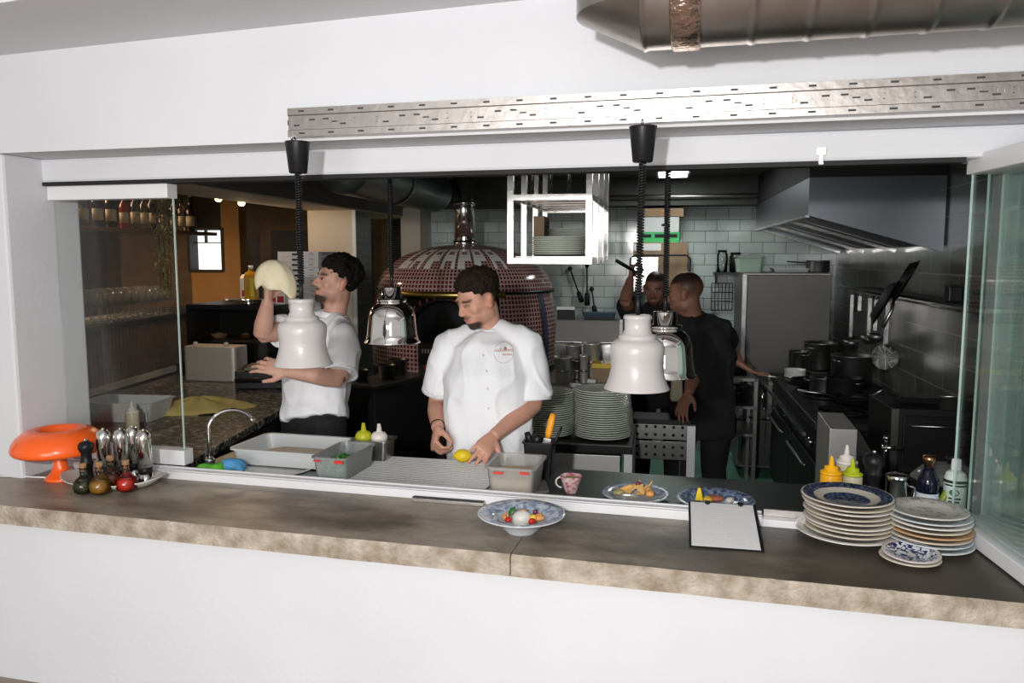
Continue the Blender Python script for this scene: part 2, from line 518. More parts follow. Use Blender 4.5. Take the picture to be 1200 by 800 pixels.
# ------------------------------------------------------------------ kitchen shell
brick_mat('tile_back', (0.48, 0.55, 0.53), (0.55, 0.62, 0.60), (0.24, 0.28, 0.275), 0.195, 0.098, 0.0035, 0.10, 'XZ', bump=0.7)
brick_mat('tile_right', (0.11, 0.12, 0.11), (0.14, 0.145, 0.13), (0.26, 0.26, 0.24), 0.30, 0.15, 0.005, 0.25, 'YZ')
brick_mat('tile_grey', (0.15, 0.17, 0.175), (0.18, 0.20, 0.20), (0.26, 0.27, 0.27), 0.11, 0.055, 0.003, 0.4, 'YZ')
brick_mat('slats', (0.11, 0.055, 0.03), (0.14, 0.07, 0.04), (0.02, 0.01, 0.006), 0.05, 5.0, 0.006, 0.45, 'YZ', offset=0)
mat('kitchen_floor', (0.19, 0.40, 0.29), 0.22, bump=0.08, bscale=20, var=0.25, vscale=3)
mat('kitchen_ceiling', (0.075, 0.08, 0.075), 0.8, var=0.2, vscale=2)
mat('dark_wall', (0.095, 0.062, 0.04), 0.8, var=0.3)
mat('amber_wall', (0.34, 0.17, 0.055), 0.75, var=0.15)
mat('beige_wall', (0.56, 0.50, 0.41), 0.8, var=0.06)
mat('beam_grey', (0.16, 0.16, 0.15), 0.8, var=0.15)
BW = 4.55                                                        # back wall, kitchen frame
def kbox(m, a, b, mi=0):
    """box with corners in the kitchen frame"""
    a, b = Vector(a), Vector(b); c = (a+b)/2; d = b-a
    m.box(K(c.x, c.y, c.z), [abs(q) for q in d], KA, mi); return m
def kroot(o, a=0, b=0, z=0, rz=0): o.location = K(a, b, z); o.rotation_euler = (0, 0, KA+rz); return o
m = MB(); m.box2((-8.5, 2.62, -0.1), (3, 9.5, 0.0)); struct(m.build('floor', 'kitchen_floor'))
m = MB(); m.box2((-5.8, 4.86, 0), (-4.98, 5.0, 2.4)); o = struct(m.build('wall_bar', 'dark_wall')); kroot(o)
m = MB(); m.box2((-2.48, BW, 0), (1.6, BW+0.15, 2.6)); o = struct(m.build('wall_back', 'tile_back')); kroot(o)
m = MB(); m.box2((1.29, -0.2, 0), (1.45, BW, 2.6)); o = struct(m.build('wall_right', 'tile_right')); kroot(o)
m = MB(); m.box2((-6.6, 0.06, 2.40), (1.6, 5.6, 2.5)); o = struct(m.build('ceiling', 'kitchen_ceiling')); kroot(o)
m = MB(); m.box2((-2.6, BW-0.30, 2.17), (1.3, BW, 2.40)); o = struct(m.build('ceiling_beam', 'kitchen_ceiling')); kroot(o)
m = MB()
m.box2((-2.85, 0.1, 2.10), (-2.46, BW, 2.40)); o = struct(m.build('ceiling_beam', ['beam_grey'])); kroot(o)
m = MB(); m.box2((-2.86, 0.1, 2.092), (-2.47, BW, 2.10)); o = struct(m.build('trim_4', 'beige_wall')); kroot(o)
m = MB(); m.box2((-2.87, 3.12, 0), (-2.485, 3.44, 2.095)); o = struct(m.build('pillar', 'beige_wall')); kroot(o)
m = MB(); m.box2((-2.485, 3.125, 0), (-2.478, 3.44, 2.095)); o = struct(m.build('trim_5', 'tile_grey')); kroot(o)
m = MB(); m.box2((-2.505, 3.113, 0), (-2.478, 3.125, 2.09)); o = struct(m.build('trim_6', 'white_frame')); kroot(o)
# storeroom wall behind the oven
m = MB(); m.box2((-2.48, 4.2, 0), (-2.30, BW, 2.17)); o = struct(m.build('wall_left', 'beige_wall')); kroot(o)
# bar room shell
m = MB(); m.box2((-6.6, -0.2, 0), (-6.45, 5.6, 2.6)); m.box2((-6.6, 5.5, 0), (-2.4, 5.65, 2.6))
o = struct(m.build('wall_bar', 'dark_wall')); kroot(o)
# amber pier; framed mirror beside it, its bright reflection put in as glow
m = MB(); m.box2((-4.62, 4.85, 0), (-4.42, 5.0, 2.4)); m.box2((-4.98, 4.86, 0), (-4.62, 5.0, 1.60))
o = struct(m.build('wall_amber', 'amber_wall')); kroot(o)
mat('daylight', (0.92, 0.95, 0.96), 0.5, emit=1.1)  # emission imitates the daylight that the mirror reflects
m = MB(); m.box2((-4.98, 5.0, 1.60), (-4.62, 5.02, 2.02)); o = struct(m.build('mirror_1', 'daylight')); kroot(o)
m = MB()
for a in (-4.99, -4.61): m.box2((a-0.015, 4.84, 1.59), (a+0.015, 4.99, 2.03))
for z in (1.59, 2.02): m.box2((-5.0, 4.84, z-0.012), (-4.6, 4.99, z+0.012))
m.box2((-4.86, 4.93, 1.88), (-4.845, 4.97, 2.02)); m.box2((-4.98, 4.93, 1.875), (-4.62, 4.97, 1.885))
m.build('frame', 'black_matte', o)
# door to the storeroom seen under the beam
m = MB(); m.box2((-4.1, 4.9, 0), (-3.0, 4.96, 2.0)); o = struct(m.build('door_1', 'black_matte')); kroot(o)
m = MB(); m.box2((-4.22, 4.9, 0), (-4.1, 4.98, 2.4)); m.box2((-3.0, 4.9, 0), (-2.86, 4.98, 2.4)); m.box2((-4.1, 4.9, 2.0), (-3.0, 4.98, 2.4)); m.build('frame', 'dark_wall', o)
# ================================================================== ON THE PASS COUNTER
CT = 0.9
mat('orange_plastic', (0.93, 0.125, 0.012), 0.28, coat=0.3)
t = thing('mushroom_lamp', 'glossy orange mushroom table lamp at the left end of the counter', 'lamp', Z(72, 561, CT))
m = MB(); m.lathe([(0.0, 0), (0.056, 0), (0.058, 0.006), (0.05, 0.014), (0.036, 0.028), (0.027, 0.05), (0.023, 0.08), (0.024, 0.14), (0, 0.14)], n=32); m.build('stem', 'orange_plastic', t)
SHZ = lambda pr: [(r, z if z > .197 else .198-(.198-z)*.76) for r, z in pr]
prof = [(0.024, 0.12), (0.06, 0.125), (0.11, 0.115), (0.148, 0.086), (0.152, 0.084)]
prof += [(0.156, 0.082), (0.163, 0.092), (0.165, 0.105), (0.160, 0.130), (0.146, 0.158), (0.122, 0.183), (0.100, 0.195), (0.085, 0.198), (0.074, 0.195), (0.066, 0.186), (0.060, 0.170), (0.0, 0.165)]
m = MB(); m.lathe(SHZ(prof), n=48); m.build('shade', 'orange_plastic', t)
b = t.location
m = MB(); m.tube([(b.x-0.05, b.y-0.005, CT+.004), (b.x-0.10, b.y-0.015, CT+.004), (b.x-0.16, b.y-0.02, CT+.004), (b.x-0.30, b.y-0.05, CT+.004)], 0.0035, 6)
m.build('cord', 'white_plastic', t, world=True)

t = thing('condiment_platter', 'oval white platter holding pepper mills and corked oil bottles', 'platter', Z(133, 569, CT), R(4))
m = MB()
rings = []
N = 48
for rx, ry, z in ((.09, .05, 0), (.10, .058, 0.0), (.15, .085, .010), (.198, .118, .030), (.200, .120, .034), (.194, .115, .033), (.147, .082, .014), (.10, .057, .006), (.01, .01, .005)):
    rings.append([Vector((rx*math.cos(2*PI*i/N), ry*math.sin(2*PI*i/N), z + (0.014*abs(math.cos(2*PI*i/N))**4 if rx > .15 else 0))) for i in range(N)])
m.loft(rings); m.build('dish', 'porcelain', t)
pz = CT+0.0095
pc = t.location
def onplat(px, py): return Z(px, py, pz)
t = thing('pepper_mill', 'tall black wooden pepper mill on the oil platter', 'pepper mill', onplat(103, 567))
m = MB(); m.lathe([(0, 0), (.027, 0), (.028, .012), (.022, .03), (.019, .055), (.022, .075), (.024, .082), (.019, .09), (.018, .118), (.022, .124), (.027, .135), (.027, .148), (.020, .158), (.008, .162), (0, .162)], n=24); m.build('body', 'black_plastic', t)
m = MB(); m.ball((0, 0, .166), .006); m.build('finial', 'chrome', t)
def steel_mill(px, py, label):
    t = thing('electric_mill', label, 'spice mill', onplat(px, py), 0, 'steel mills on the platter')
    m = MB(); m.lathe([(0, .062), (.0265, .062), (.0268, .17), (.0255, .182), (.020, .192), (.010, .197), (0, .198)], n=24); m.build('body', 'mirror_steel', t)
    m = MB(); m.lathe([(0, .036), (.0255, .036), (.0255, .062), (0, .062)], n=24); m.build('collar', 'black_plastic', t)
    m = MB(); m.lathe([(0, 0), (.026, 0), (.0268, .004), (.0265, .036), (0, .036)], n=24); m.build('base', 'mirror_steel', t)
    m = MB(); m.lathe([(0, .198), (.006, .198), (.006, .203), (0, .204)], n=10); m.build('button', 'chrome', t)
steel_mill(124, 564, 'tall brushed steel mill between orange lamp shade and the next steel mill')
steel_mill(144, 563.5, 'tall steel mill standing right behind the red chili oil bottle')
steel_mill(158, 560, 'rearmost steel mill, half hidden behind the rightmost mill')
steel_mill(171, 565.5, 'rightmost steel mill with black collar in full view on platter')
mat('oil_dark', (0.035, 0.035, 0.006), 0.08, trans=0.3, ior=1.47)
mat('oil_gold', (0.42, 0.20, 0.015), 0.08, trans=0.35, ior=1.47)
mat('oil_brown', (0.16, 0.03, 0.012), 0.1, trans=0.2, ior=1.47)
mat('oil_red', (0.55, 0.025, 0.01), 0.10, trans=0.15, ior=1.47)
def oil_bottle(px, py, label, m_, s=1.0):
    t = thing('oil_bottle', label, 'oil bottle', onplat(px, py), 0, 'corked oil bottles')
    P = [(0, 0), (.026, 0), (.034, .008), (.037, .024), (.033, .042), (.020, .054), (.0125, .062), (.0120, .085), (.0145, .090), (.0115, .091), (.0105, .085)]
    m = MB(); m.lathe([(r*s, z*s) for r, z in P], n=24); m.build('glass', 'glass_bottle', t)
    Q = [(0, .002), (.025, .002), (.0325, .009), (.0355, .024), (.032, .040), (.030, .043), (0, .043)]
    m = MB(); m.lathe([(r*s, z*s) for r, z in Q], n=24); m.build('oil', m_, t)
    m = MB(); m.lathe([(0, .078*s), (.0095*s, .078*s), (.0125*s, .104*s), (.011*s, .107*s), (0, .107*s)], n=14); m.build('cork', 'cork', t)
oil_bottle(99, 577, 'dark green oil bottle with cork in front of the black mill', 'oil_dark')
oil_bottle(118, 577.5, 'golden oil bottle with cork at the front of the platter', 'oil_gold', 1.06)
oil_bottle(131, 570.5, 'brown red oil bottle with cork, behind the golden one', 'oil_brown', 1.1)
oil_bottle(149, 574.5, 'bright red chili oil bottle with cork on the platter', 'oil_red', 1.05)

# steel strip against the sill, its zigzag shadow built as a black piece
t = thing('ticket_strip', 'slim steel strip with painted zigzag shadow lying along the white sill', 'metal strip', Z(525, 589, CT), R(1.0))
m = MB(); m.box((0, 0, .006), (.262, .030, .012)); m.build('base', 'galv', t, bev=.002)
m = MB()
pts = [(-.128, .010, 0)]
n = 22
for i in range(n+1):
    x = -.128 + .256*i/n
    pts.append((x, -.006+(.003 if i % 2 else 0), 0))
pts.append((.128, .010, 0))
m.prism([Vector(p)+Vector((0, 0, .012)) for p in pts], (0, 0, .002)); m.build('zigzag_shadow', 'black_matte', t)

# wide-rimmed salad bowl
def china_rim(name, base, c1, c2, r0, r1, sc=26, lo=0.45, hi=0.56, cen=None, rings=0):
    """glaze with a printed pattern between two radii (the print is in the glaze)"""
    m = bpy.data.materials.new(name); m.use_nodes = True
    n, l = m.node_tree.nodes, m.node_tree.links
    b = n['Principled BSDF']; b.inputs['Roughness'].default_value = 0.16
    tc = n.new('ShaderNodeTexCoord'); sx = n.new('ShaderNodeSeparateXYZ'); l.new(tc.outputs['Object'], sx.inputs[0])
    cx = n.new('ShaderNodeCombineXYZ'); l.new(sx.outputs['X'], cx.inputs[0]); l.new(sx.outputs['Y'], cx.inputs[1])
    ln = n.new('ShaderNodeVectorMath'); ln.operation = 'LENGTH'; l.new(cx.outputs[0], ln.inputs[0])
    nz = n.new('ShaderNodeTexNoise'); nz.inputs['Scale'].default_value = sc; nz.inputs['Detail'].default_value = 5; nz.inputs['Distortion'].default_value = 0.8
    l.new(cx.outputs[0], nz.inputs['Vector'])
    rp = n.new('ShaderNodeValToRGB'); rp.color_ramp.elements[0].position = lo; rp.color_ramp.elements[1].position = hi
    rp.color_ramp.elements[0].color = c1 + (1,); rp.color_ramp.elements[1].color = c2 + (1,)
    l.new(nz.outputs['Fac'], rp.inputs[0])
    def band(a, z):
        g = n.new('ShaderNodeMath'); g.operation = 'GREATER_THAN'; g.inputs[1].default_value = a; l.new(ln.outputs['Value'], g.inputs[0])
        k = n.new('ShaderNodeMath'); k.operation = 'LESS_THAN'; k.inputs[1].default_value = z; l.new(ln.outputs['Value'], k.inputs[0])
        q = n.new('ShaderNodeMath'); q.operation = 'MULTIPLY'; l.new(g.outputs[0], q.inputs[0]); l.new(k.outputs[0], q.inputs[1])
        return q
    f = band(r0, r1)
    if cen:
        f2 = band(-1, cen); a = n.new('ShaderNodeMath'); a.operation = 'ADD'; l.new(f.outputs[0], a.inputs[0]); l.new(f2.outputs[0], a.inputs[1]); f = a
    mx = n.new('ShaderNodeMixRGB'); mx.inputs[1].default_value = base + (1,)
    l.new(f.outputs[0], mx.inputs[0]); l.new(rp.outputs[0], mx.inputs[2])
    # only the upper face carries the print
    ge = n.new('ShaderNodeNewGeometry'); gz = n.new('ShaderNodeSeparateXYZ'); l.new(ge.outputs['Normal'], gz.inputs[0])
    up = n.new('ShaderNodeMath'); up.operation = 'GREATER_THAN'; up.inputs[1].default_value = 0.2; l.new(gz.outputs['Z'], up.inputs[0])
    m2 = n.new('ShaderNodeMixRGB'); m2.inputs[1].default_value = base + (1,)
    l.new(up.outputs[0], m2.inputs[0]); l.new(mx.outputs[0], m2.inputs[2])
    l.new(m2.outputs[0], b.inputs['Base Color'])
    M[name] = m
china_rim('china_lightblue', (0.58, 0.60, 0.62), (0.17, 0.23, 0.36), (0.52, 0.57, 0.63), 0.072, 0.131, 34, 0.40, 0.60)
china_rim('china_darkblue', (0.58, 0.53, 0.45), (0.014, 0.020, 0.05), (0.12, 0.145, 0.23), 0.094, 0.126, 90, 0.42, 0.62, cen=0.066)
china_rim('china_sprig', (0.52, 0.51, 0.47), (0.30, 0.25, 0.21), (0.50, 0.49, 0.45), 0.075, 0.104, 45, 0.36, 0.5, cen=0.05)
china_rim('china_bluewhite', (0.55, 0.49, 0.475), (0.012, 0.018, 0.09), (0.58, 0.60, 0.64), 0.012, 0.066, 75, 0.49, 0.52)
china_rim('china_plain', (0.55, 0.57, 0.57), (0.30, 0.36, 0.40), (0.48, 0.52, 0.53), 0.085, 0.115, 40)
china_rim('china_blue', (0.42, 0.48, 0.57), (0.05, 0.08, 0.18), (0.32, 0.40, 0.53), 0.05, 0.128, 60, 0.4, 0.6)
bl = Z(611, 622, CT)
t = thing('salad_bowl', 'blue rimmed white soup bowl with salad, in the middle of the counter', 'bowl', bl)
m = MB(); m.lathe([(0, 0), (.048, 0), (.050, .006), (.062, .016), (.076, .036), (.110, .050), (.134, .056), (.136, .058), (.134, .060), (.108, .056), (.074, .043), (.058, .022), (.03, .015), (0, .015)], n=56); m.build('bowl', 'china_lightblue', t)
mat('burrata', (0.66, 0.64, 0.58), 0.3, bump=.2, bscale=60)
mat('tomato', (0.55, 0.02, 0.012), 0.2); mat('peach', (0.80, 0.36, 0.12), 0.3); mat('basil', (0.03, 0.13, 0.02), 0.35)
mat('yellow_food', (0.75, 0.50, 0.05), 0.35); mat('purple_food', (0.16, 0.015, 0.05), 0.3)
def blob(name, label, cat, c, r, mt, rz=0, tilt=0, group=None, seed=0, amp=.12):
    m = MB(); m.ball((0, 0, 0), r, 16, mtx=Matrix.Rotation(tilt, 3, 'X'))
    mn = min(r) if isinstance(r, (tuple, list)) else r
    for p in m.v:
        p += p.normalized()*noise.noise(p*(0.9/mn)*.5+Vector((seed*3.1, seed, 0)))*mn*amp*2
    o = m.build(name, mt); o.location = c; o.rotation_euler = (0, 0, rz)
    return tag(o, label, cat, group)
bz = lambda dx, dy, z: (bl.x+dx, bl.y+dy, CT+z)
blob('burrata', 'white burrata ball in the middle of the salad bowl', 'cheese', bz(0, 0, .040), (.034, .032, .026), 'burrata', seed=2)
for k, (dx, dy, z) in enumerate([(-.052, -.008, .043), (-.047, .016, .044), (.055, .000, .045), (.049, .02, .046)]):
    blob('peach_slice', ['orange peach slice nearest the bowl rim, left of the cheese', 'orange peach slice behind the basil leaf', 'orange peach slice at the far right of the cheese', 'orange peach slice right behind the yellow tomato'][k], 'fruit slice', bz(dx, dy, z), (.007, .020, .008), 'peach', [.5, .2, -1.0, -.6][k], group='peach slices in the salad', seed=k)
blob('cherry_tomato', 'red cherry tomato half below the basil leaf', 'tomato', bz(-.034, -.030, .043), (.011, .010, .008), 'tomato', seed=4)
blob('cherry_tomato', 'red cherry tomato half right of the white cheese', 'tomato', bz(.040, -.030, .045), (.011, .011, .009), 'tomato', seed=5)
blob('yellow_tomato', 'yellow tomato piece above the right red tomato', 'tomato', bz(.040, -.010, .049), (.011, .010, .010), 'yellow_food', seed=6)
blob('beet_piece', 'dark purple beet piece at the back of the salad', 'vegetable', bz(.037, .030, .052), (.008, .007, .011), 'purple_food', seed=7)
blob('olive_piece', 'olive brown garnish on top of the white cheese', 'garnish', bz(.004, .006, .066), (.012, .007, .004), 'cork', seed=8)
m = MB(); m.add([(0, -.018, 0), (.008, -.006, .004), (.009, .006, .004), (0, .02, .001), (-.009, .006, .005), (-.008, -.006, .005)], [(0, 1, 2, 3), (0, 3, 4, 5)], smooth=True)
o = m.build('basil_leaf', 'basil'); o.location = bz(-.028, -.008, .062); o.rotation_euler = (.9, .3, -.5)
md = o.modifiers.new('thick', 'SOLIDIFY'); md.thickness = .002
tag(o, 'green basil leaf leaning on the white cheese', 'leaf')

# clipboard with the paper menu
pA, pB, pC, pD = Z(810, 641, CT), Z(893, 647, CT), Z(885.5, 593, .946), Z(811, 590, .946)
org = (pA+pB)/2
t = thing('clipboard', 'black clipboard with a white paper menu leaning on the sill', 'clipboard', org)
ux = (pB-pA).normalized(); uy = ((pD+pC)/2 - org); hgt = uy.length; uy.normalize(); uz = ux.cross(uy).normalized(); uy = uz.cross(ux)
wid = (pB-pA).length
mm = Matrix((ux, uy, uz)).transposed()
def cb(m, cx, cy, cz, w, h, d): m.box(mm @ Vector((cx, cy, cz)), (w, h, d), 0, 0, mm)
m = MB(); cb(m, 0, hgt/2, .003, wid+.012, hgt+.004, .004); m.build('board', 'black_plastic', t)
m = MB(); cb(m, -.001, hgt/2-.001, .006, wid-.004, hgt-.006, .0012); m.build('paper', 'paper', t)
for q in (-.045, .058):
    m = MB(); cb(m, q, hgt-.006, .009, .016, .016, .006); cb(m, q, hgt-.014, .0095, .006, .016, .003); m.build('clip', 'black_plastic', t, bev=.001)
mat('faint_ink', (0.60, 0.58, 0.58), 0.7); mat('faint_red_ink', (0.75, 0.52, 0.48), 0.7)
m = MB()
rnd = random.Random(3)
for r_, y in enumerate([.90, .80, .74, .70, .66, .60, .56, .40, .34, .30, .24, .20, .15, .12]):
    x = -.052
    while x < (.075 if r_ < 1 else rnd.choice([-.01, .0, .02])):
        w_ = rnd.uniform(.004, .011)
        cb(m, x+w_/2, hgt*y, .0068, w_, .0032 if r_ < 1 else .0018, .0004); x += w_+.003
for a in range(20):
    an = 2*PI*a/20
    cb(m, .070+.012*math.cos(an), hgt*.16+.012*math.sin(an), .0068, .0035, .0012, .0004)
m.build('menu_lines', 'faint_ink', t)
m = MB(); cb(m, .03, hgt*.86, .0068, .09, .0012, .0004); cb(m, -.045, hgt*.47, .0068, .014, .0016, .0004); m.build('menu_rule', 'faint_red_ink', t)

# stacked plates
def plate(name, r, h, mt, label, cat, loc, rz=0, tilt=(0, 0), group=None, t_=.0045, mesh=None):
    if mesh is None:
        m = MB(); f = r/.13
        m.lathe([(0, 0), (.066*f, 0), (.070*f, .004), (.086*f, .008), (r-.006, h-.003), (r, h-.001), (r, h+.001), (r-.004, h+.0025), (.090*f, h*.55+.004), (.076*f, .0085), (0, .007)], n=48)
        o = m.build(name, mt)
    else:
        o = bpy.data.objects.new(name, mesh); COL.objects.link(o)
    o.location = loc; o.rotation_euler = (tilt[0], tilt[1], rz)
    return tag(o, label, cat, group)
LB = Z(991, 628, CT)
lab = ['lowest and widest cream plate of the left stack beside the clipboard', 'second plate from the bottom of the left stack', 'third plate from the bottom of the left stack',
       'fourth plate from the bottom of the left stack', 'fifth plate from the bottom of the left stack', 'fourth plate from the top of the left stack beside clipboard', 'third plate from the top of the left stack',
       'second plate from the top, just under the dark blue plate', 'dark blue patterned plate on top of the left stack']
zz = CT
offs = [(0, 0), (.006, .0), (.010, .004), (.006, -.002), (.009, .003), (.003, 0), (.006, .004), (.001, .0), (-.001, .006)]
for i in range(9):
    r = .147 if i == 0 else [.126, .128, .130, .127, .129, .128, .131, .132][i-1]
    plate('dinner_plate', r, .021 if i else .024, 'china_darkblue' if i == 8 else ('cream_china' if i % 3 else 'porcelain'), lab[i], 'plate',
          (LB.x+offs[i][0], LB.y+offs[i][1], zz), i*.7, (0, 0), 'plates in the left stack')
    zz += .0135 if i else .013
RB = Z(1087, 640, CT)
lab = ['lowest plate of the right stack beside the glass panes', 'second plate from the bottom of the right stack', 'third plate from the bottom of the right stack', 'brown rimmed plate in the middle of the right stack',
       'fourth plate from the top of the right stack', 'third plate from the top of the right stack', 'second plate from the top of the right stack with a teal rim', 'flower sprigged plate on top of the right stack']
zz = CT + .0
mats_r = ['china_plain', 'china_plain', 'cream_china', 'brown_china', 'cream_china', 'porcelain', 'china_plain', 'china_sprig']
mat('brown_china', (0.48, 0.30, 0.16), 0.25)
for i in range(8):
    plate('side_plate', [.118, .116, .114, .117, .113, .115, .117, .109][i], .019, mats_r[i], lab[i], 'plate',
          (RB.x+[.004, .002, 0, .003, -.003, 0, -.004, -.004][i], RB.y+[0, .003, -.002, .002, 0, .002, .002, .004][i], zz), i, (0, 0), 'plates in the right stack')
    zz += .0135
SB = Z(1066, 657, CT)
plate('saucer', .080, .014, 'cream_china', 'pinkish plain saucer under the blue flowered saucer', 'saucer', (SB.x, SB.y, CT), 0, (0, 0), 'saucers before the right stack')
plate('saucer', .076, .016, 'china_bluewhite', 'small blue flowered saucer at the front of the right plate stack', 'saucer', (SB.x+.003, SB.y+.002, CT+.011), 0, (R(4), 0), 'saucers before the right stack')

# ================================================================== WORKTOP BEHIND THE SILL
WT = 0.9
t = thing('steel_worktop', 'dark brushed steel worktop running behind the white sill', 'worktop', (-0.4, 2.84, 0))
mat('worktop_steel', (0.17, 0.20, 0.19), 0.33, 1.0, bump=0.12, bscale=40, aniso=(1, 25, 1))
x0, x1, y0, y1 = -2.02, 1.05, 2.622, 3.075
sc_, sr = Vector((-1.72, 2.80)), .165
m = MB()
m.box2((sc_.x+.2, y0, WT-.035), (x1, y1, WT))
m.box2((x0, y0, WT-.035), (sc_.x-.2, y1, WT))
m.box2((sc_.x-.2, sc_.y+.178, WT-.035), (sc_.x+.2, y1, WT))
n = 48
sq = []
for i in range(n):
    a = 2*PI*i/n; c, s = math.cos(a), math.sin(a); k = min(.2/max(abs(c), 1e-6), .178/max(abs(s), 1e-6)); sq.append(Vector((sc_.x+c*k, sc_.y+s*k, WT)))
ci = [Vector((sc_.x+sr*math.cos(2*PI*i/n), sc_.y+sr*math.sin(2*PI*i/n), WT)) for i in range(n)]
m.add(sq+ci, [(i, (i+1) % n, n+(i+1) % n, n+i) for i in range(n)])
m.build('top', 'worktop_steel', t, world=True)
m = MB(); m.box2((x0, 2.625, .08), (x1, 2.66, WT-.036)); m.box2((x0, 2.66, .25), (x1, 3.0, .28)); m.build('carcass', 'steel_dull', t, world=True)
for px in (-1.98, -1.1, -.2, .7, 1.0):
    m = MB(); m.box2((px, 3.0, 0), (px+.04, 3.04, WT-.035)); m.build('leg', 'steel_dull', t, world=True)
m = MB(); m.lathe([(sr, 0), (sr+.012, .003), (sr+.012, .005), (sr-.002, .005), (sr-.012, -.03), (sr-.03, -.13), (.03, -.15), (0, -.15)], (sc_.x, sc_.y, WT), n=48, close=False)
m.build('sink_bowl', 'bright_steel', t, world=True)

t = thing('kitchen_tap', 'tall curved chrome tap beside the sink', 'tap', Z(246, 541, WT))
tip = Z(297, 500, 1.03) - t.location
m = MB(); h = .15
pts = [(0, 0, 0), (0, 0, .05), (0, 0, .09)]
tx = Vector((tip.x, tip.y, 0)); L = tx.length; tx.normalize()
for i in range(13):
    a = PI - PI*.86*i/12
    pts.append(tx*(L/2 + L/2*math.cos(a)) + Vector((0, 0, .135 + .075*math.sin(a))))
m.tube(pts, .0085, 10); m.build('spout', 'chrome', t)
e_ = pts[-1]
m = MB(); m.tube([e_, e_ + (pts[-1]-pts[-2]).normalized()*.016], .0105, 10); m.build('nozzle', 'chrome', t)
m = MB(); m.lathe([(0, 0), (.022, 0), (.022, .01), (.014, .02), (0, .02)], n=16); m.build('base', 'chrome', t)
mat('sponge_green', (0.10, 0.42, 0.03), 0.9, bump=.6, bscale=140); mat('cloth_blue', (0.08, 0.30, 0.55), 0.9, bump=.5, bscale=60)
g = Z(243, 548, .935)
blob('scouring_sponge', 'bright green sponge lying behind the sill under the tap', 'sponge', (g.x, g.y+.03, .925), (.062, .036, .030), 'sponge_green', .1, seed=3, amp=.55)
g = Z(264, 549, .93)
blob('cleaning_cloth', 'crumpled blue cloth beside the green sponge', 'cloth', (g.x+.018, g.y+.035, .922), (.055, .032, .028), 'cloth_blue', -.3, seed=9, amp=.75)

# big white dough tray
mat('tray_plastic', (0.55, 0.57, 0.57), 0.42)
t = thing('dough_tray', 'large white plastic dough tray behind the sink', 'tray', (-1.690, 2.928, .906), R(0))
m = MB(); tub(m, .41, .285, .066, .004, .03, .93, .012); m.build('tray', 'tray_plastic', t)
mat('flour_dough', (0.70, 0.60, 0.45), 0.8, bump=.3, bscale=25, var=.2, vscale=14)
m = MB()
N = 30
for k in range(1):
    rings = []
    for s_, z in ((1, .006), (1, .012), (.9, .020), (.5, .024), (.05, .025)):
        rings.append([Vector((p.x*s_, p.y*s_, z+.003*noise.noise(p*20))) for p in rrect(.31, .19, .08, 0, 8)])
    m.loft(rings)
o = m.build('dough_sheet', 'flour_dough'); o.location = (-1.690, 2.928, .9105); tag(o, 'flat floury dough spread in the large white tray', 'dough')

t = thing('herb_container', 'clear plastic container of green herbs right of the sink', 'container', (-1.376, 2.758, .9), R(0))
m = MB(); tub(m, .138, .258, .104, .003, .02, .90, .008); m.build('tub', 'clear_plastic', t)
mat('red_clip', (0.65, 0.03, 0.02), 0.4)
m = MB(); m.box((.045, -.1385, .092), (.034, .006, .010)); m.box((-.045, -.1385, .092), (.026, .004, .006)); m.build('marker', 'red_clip', t)
mat('herbs', (0.10, 0.34, 0.07), 0.5, var=.6, vscale=40)
m = MB(); rnd = random.Random(5)
for i in range(330):
    c = Vector((rnd.uniform(-.053, .053), rnd.uniform(-.106, .106), rnd.uniform(.012, .066)))
    mt_ = Matrix.Rotation(rnd.uniform(0, 6), 3, 'Z') @ Matrix.Rotation(rnd.uniform(-1, 1), 3, 'X')
    m.add([mt_ @ Vector(p)*rnd.uniform(.7, 1.2) + c for p in ((0, -.016, 0), (.009, 0, .003), (0, .016, 0), (-.009, 0, .003))], [(0, 1, 2, 3)])
o = m.build('herb_leaves', 'herbs'); o.location = t.location; tag(o, 'loose green herb leaves inside the clear container', 'herbs', kind='stuff')

t = thing('gastronorm_pan', 'narrow steel pan behind the herb container, holding two squeeze bottles', 'steel pan', (-1.355, 2.988, .9), R(0))
m = MB(); tub(m, .15, .105, .10, .002, .015, .92, .010); m.build('pan', 'steel', t)
mat('squeeze_green', (0.50, 0.50, 0.02), 0.35); mat('sauce_tan', (0.55, 0.42, 0.22), 0.35); mat('squeeze_white', (0.78, 0.72, 0.66), 0.35)
mat('squeeze_yellow', (0.95, 0.47, 0.012), 0.35); mat('squeeze_body', (0.60, 0.55, 0.38), 0.3); mat('cap_lime', (0.48, 0.56, 0.02), 0.35)
def squeeze(label, loc, cap, body, s=1.0, cat='squeeze bottle', grp='squeeze bottles'):
    t = thing('squeeze_bottle', label, cat, loc, 0, grp)
    m = MB(); m.lathe([(0, 0), (.031*s, 0), (.033*s, .003), (.033*s, .098*s), (.030*s, .106*s), (0, .106*s)], n=24); m.build('bottle', body, t)
    m = MB(); m.lathe([(0, .104*s), (.0335*s, .104*s), (.0335*s, .110*s), (.029*s, .114*s), (.022*s, .116*s), (.021*s, .128*s), (.009*s, .131*s), (.004*s, .160*s), (.0025*s, .161*s), (0, .161*s)], n=24); m.build('cap', cap, t)
    return t
def squeeze_tall(label, loc, cap, body, s=1.0):
    t = thing('squeeze_bottle', label, 'squeeze bottle', loc, 0, 'squeeze bottles')
    m = MB(); m.lathe([(0, 0), (.028*s, 0), (.030*s, .003), (.030*s, .070*s), (0, .070*s)], n=24); m.build('bottle', body, t)
    m = MB(); m.lathe([(0, .069*s), (.031*s, .069*s), (.031*s, .096*s), (.024*s, .108*s), (.014*s, .112*s), (.010*s, .114*s), (.006*s, .142*s), (0, .143*s)], n=24); m.build('cap', cap, t)
    return t
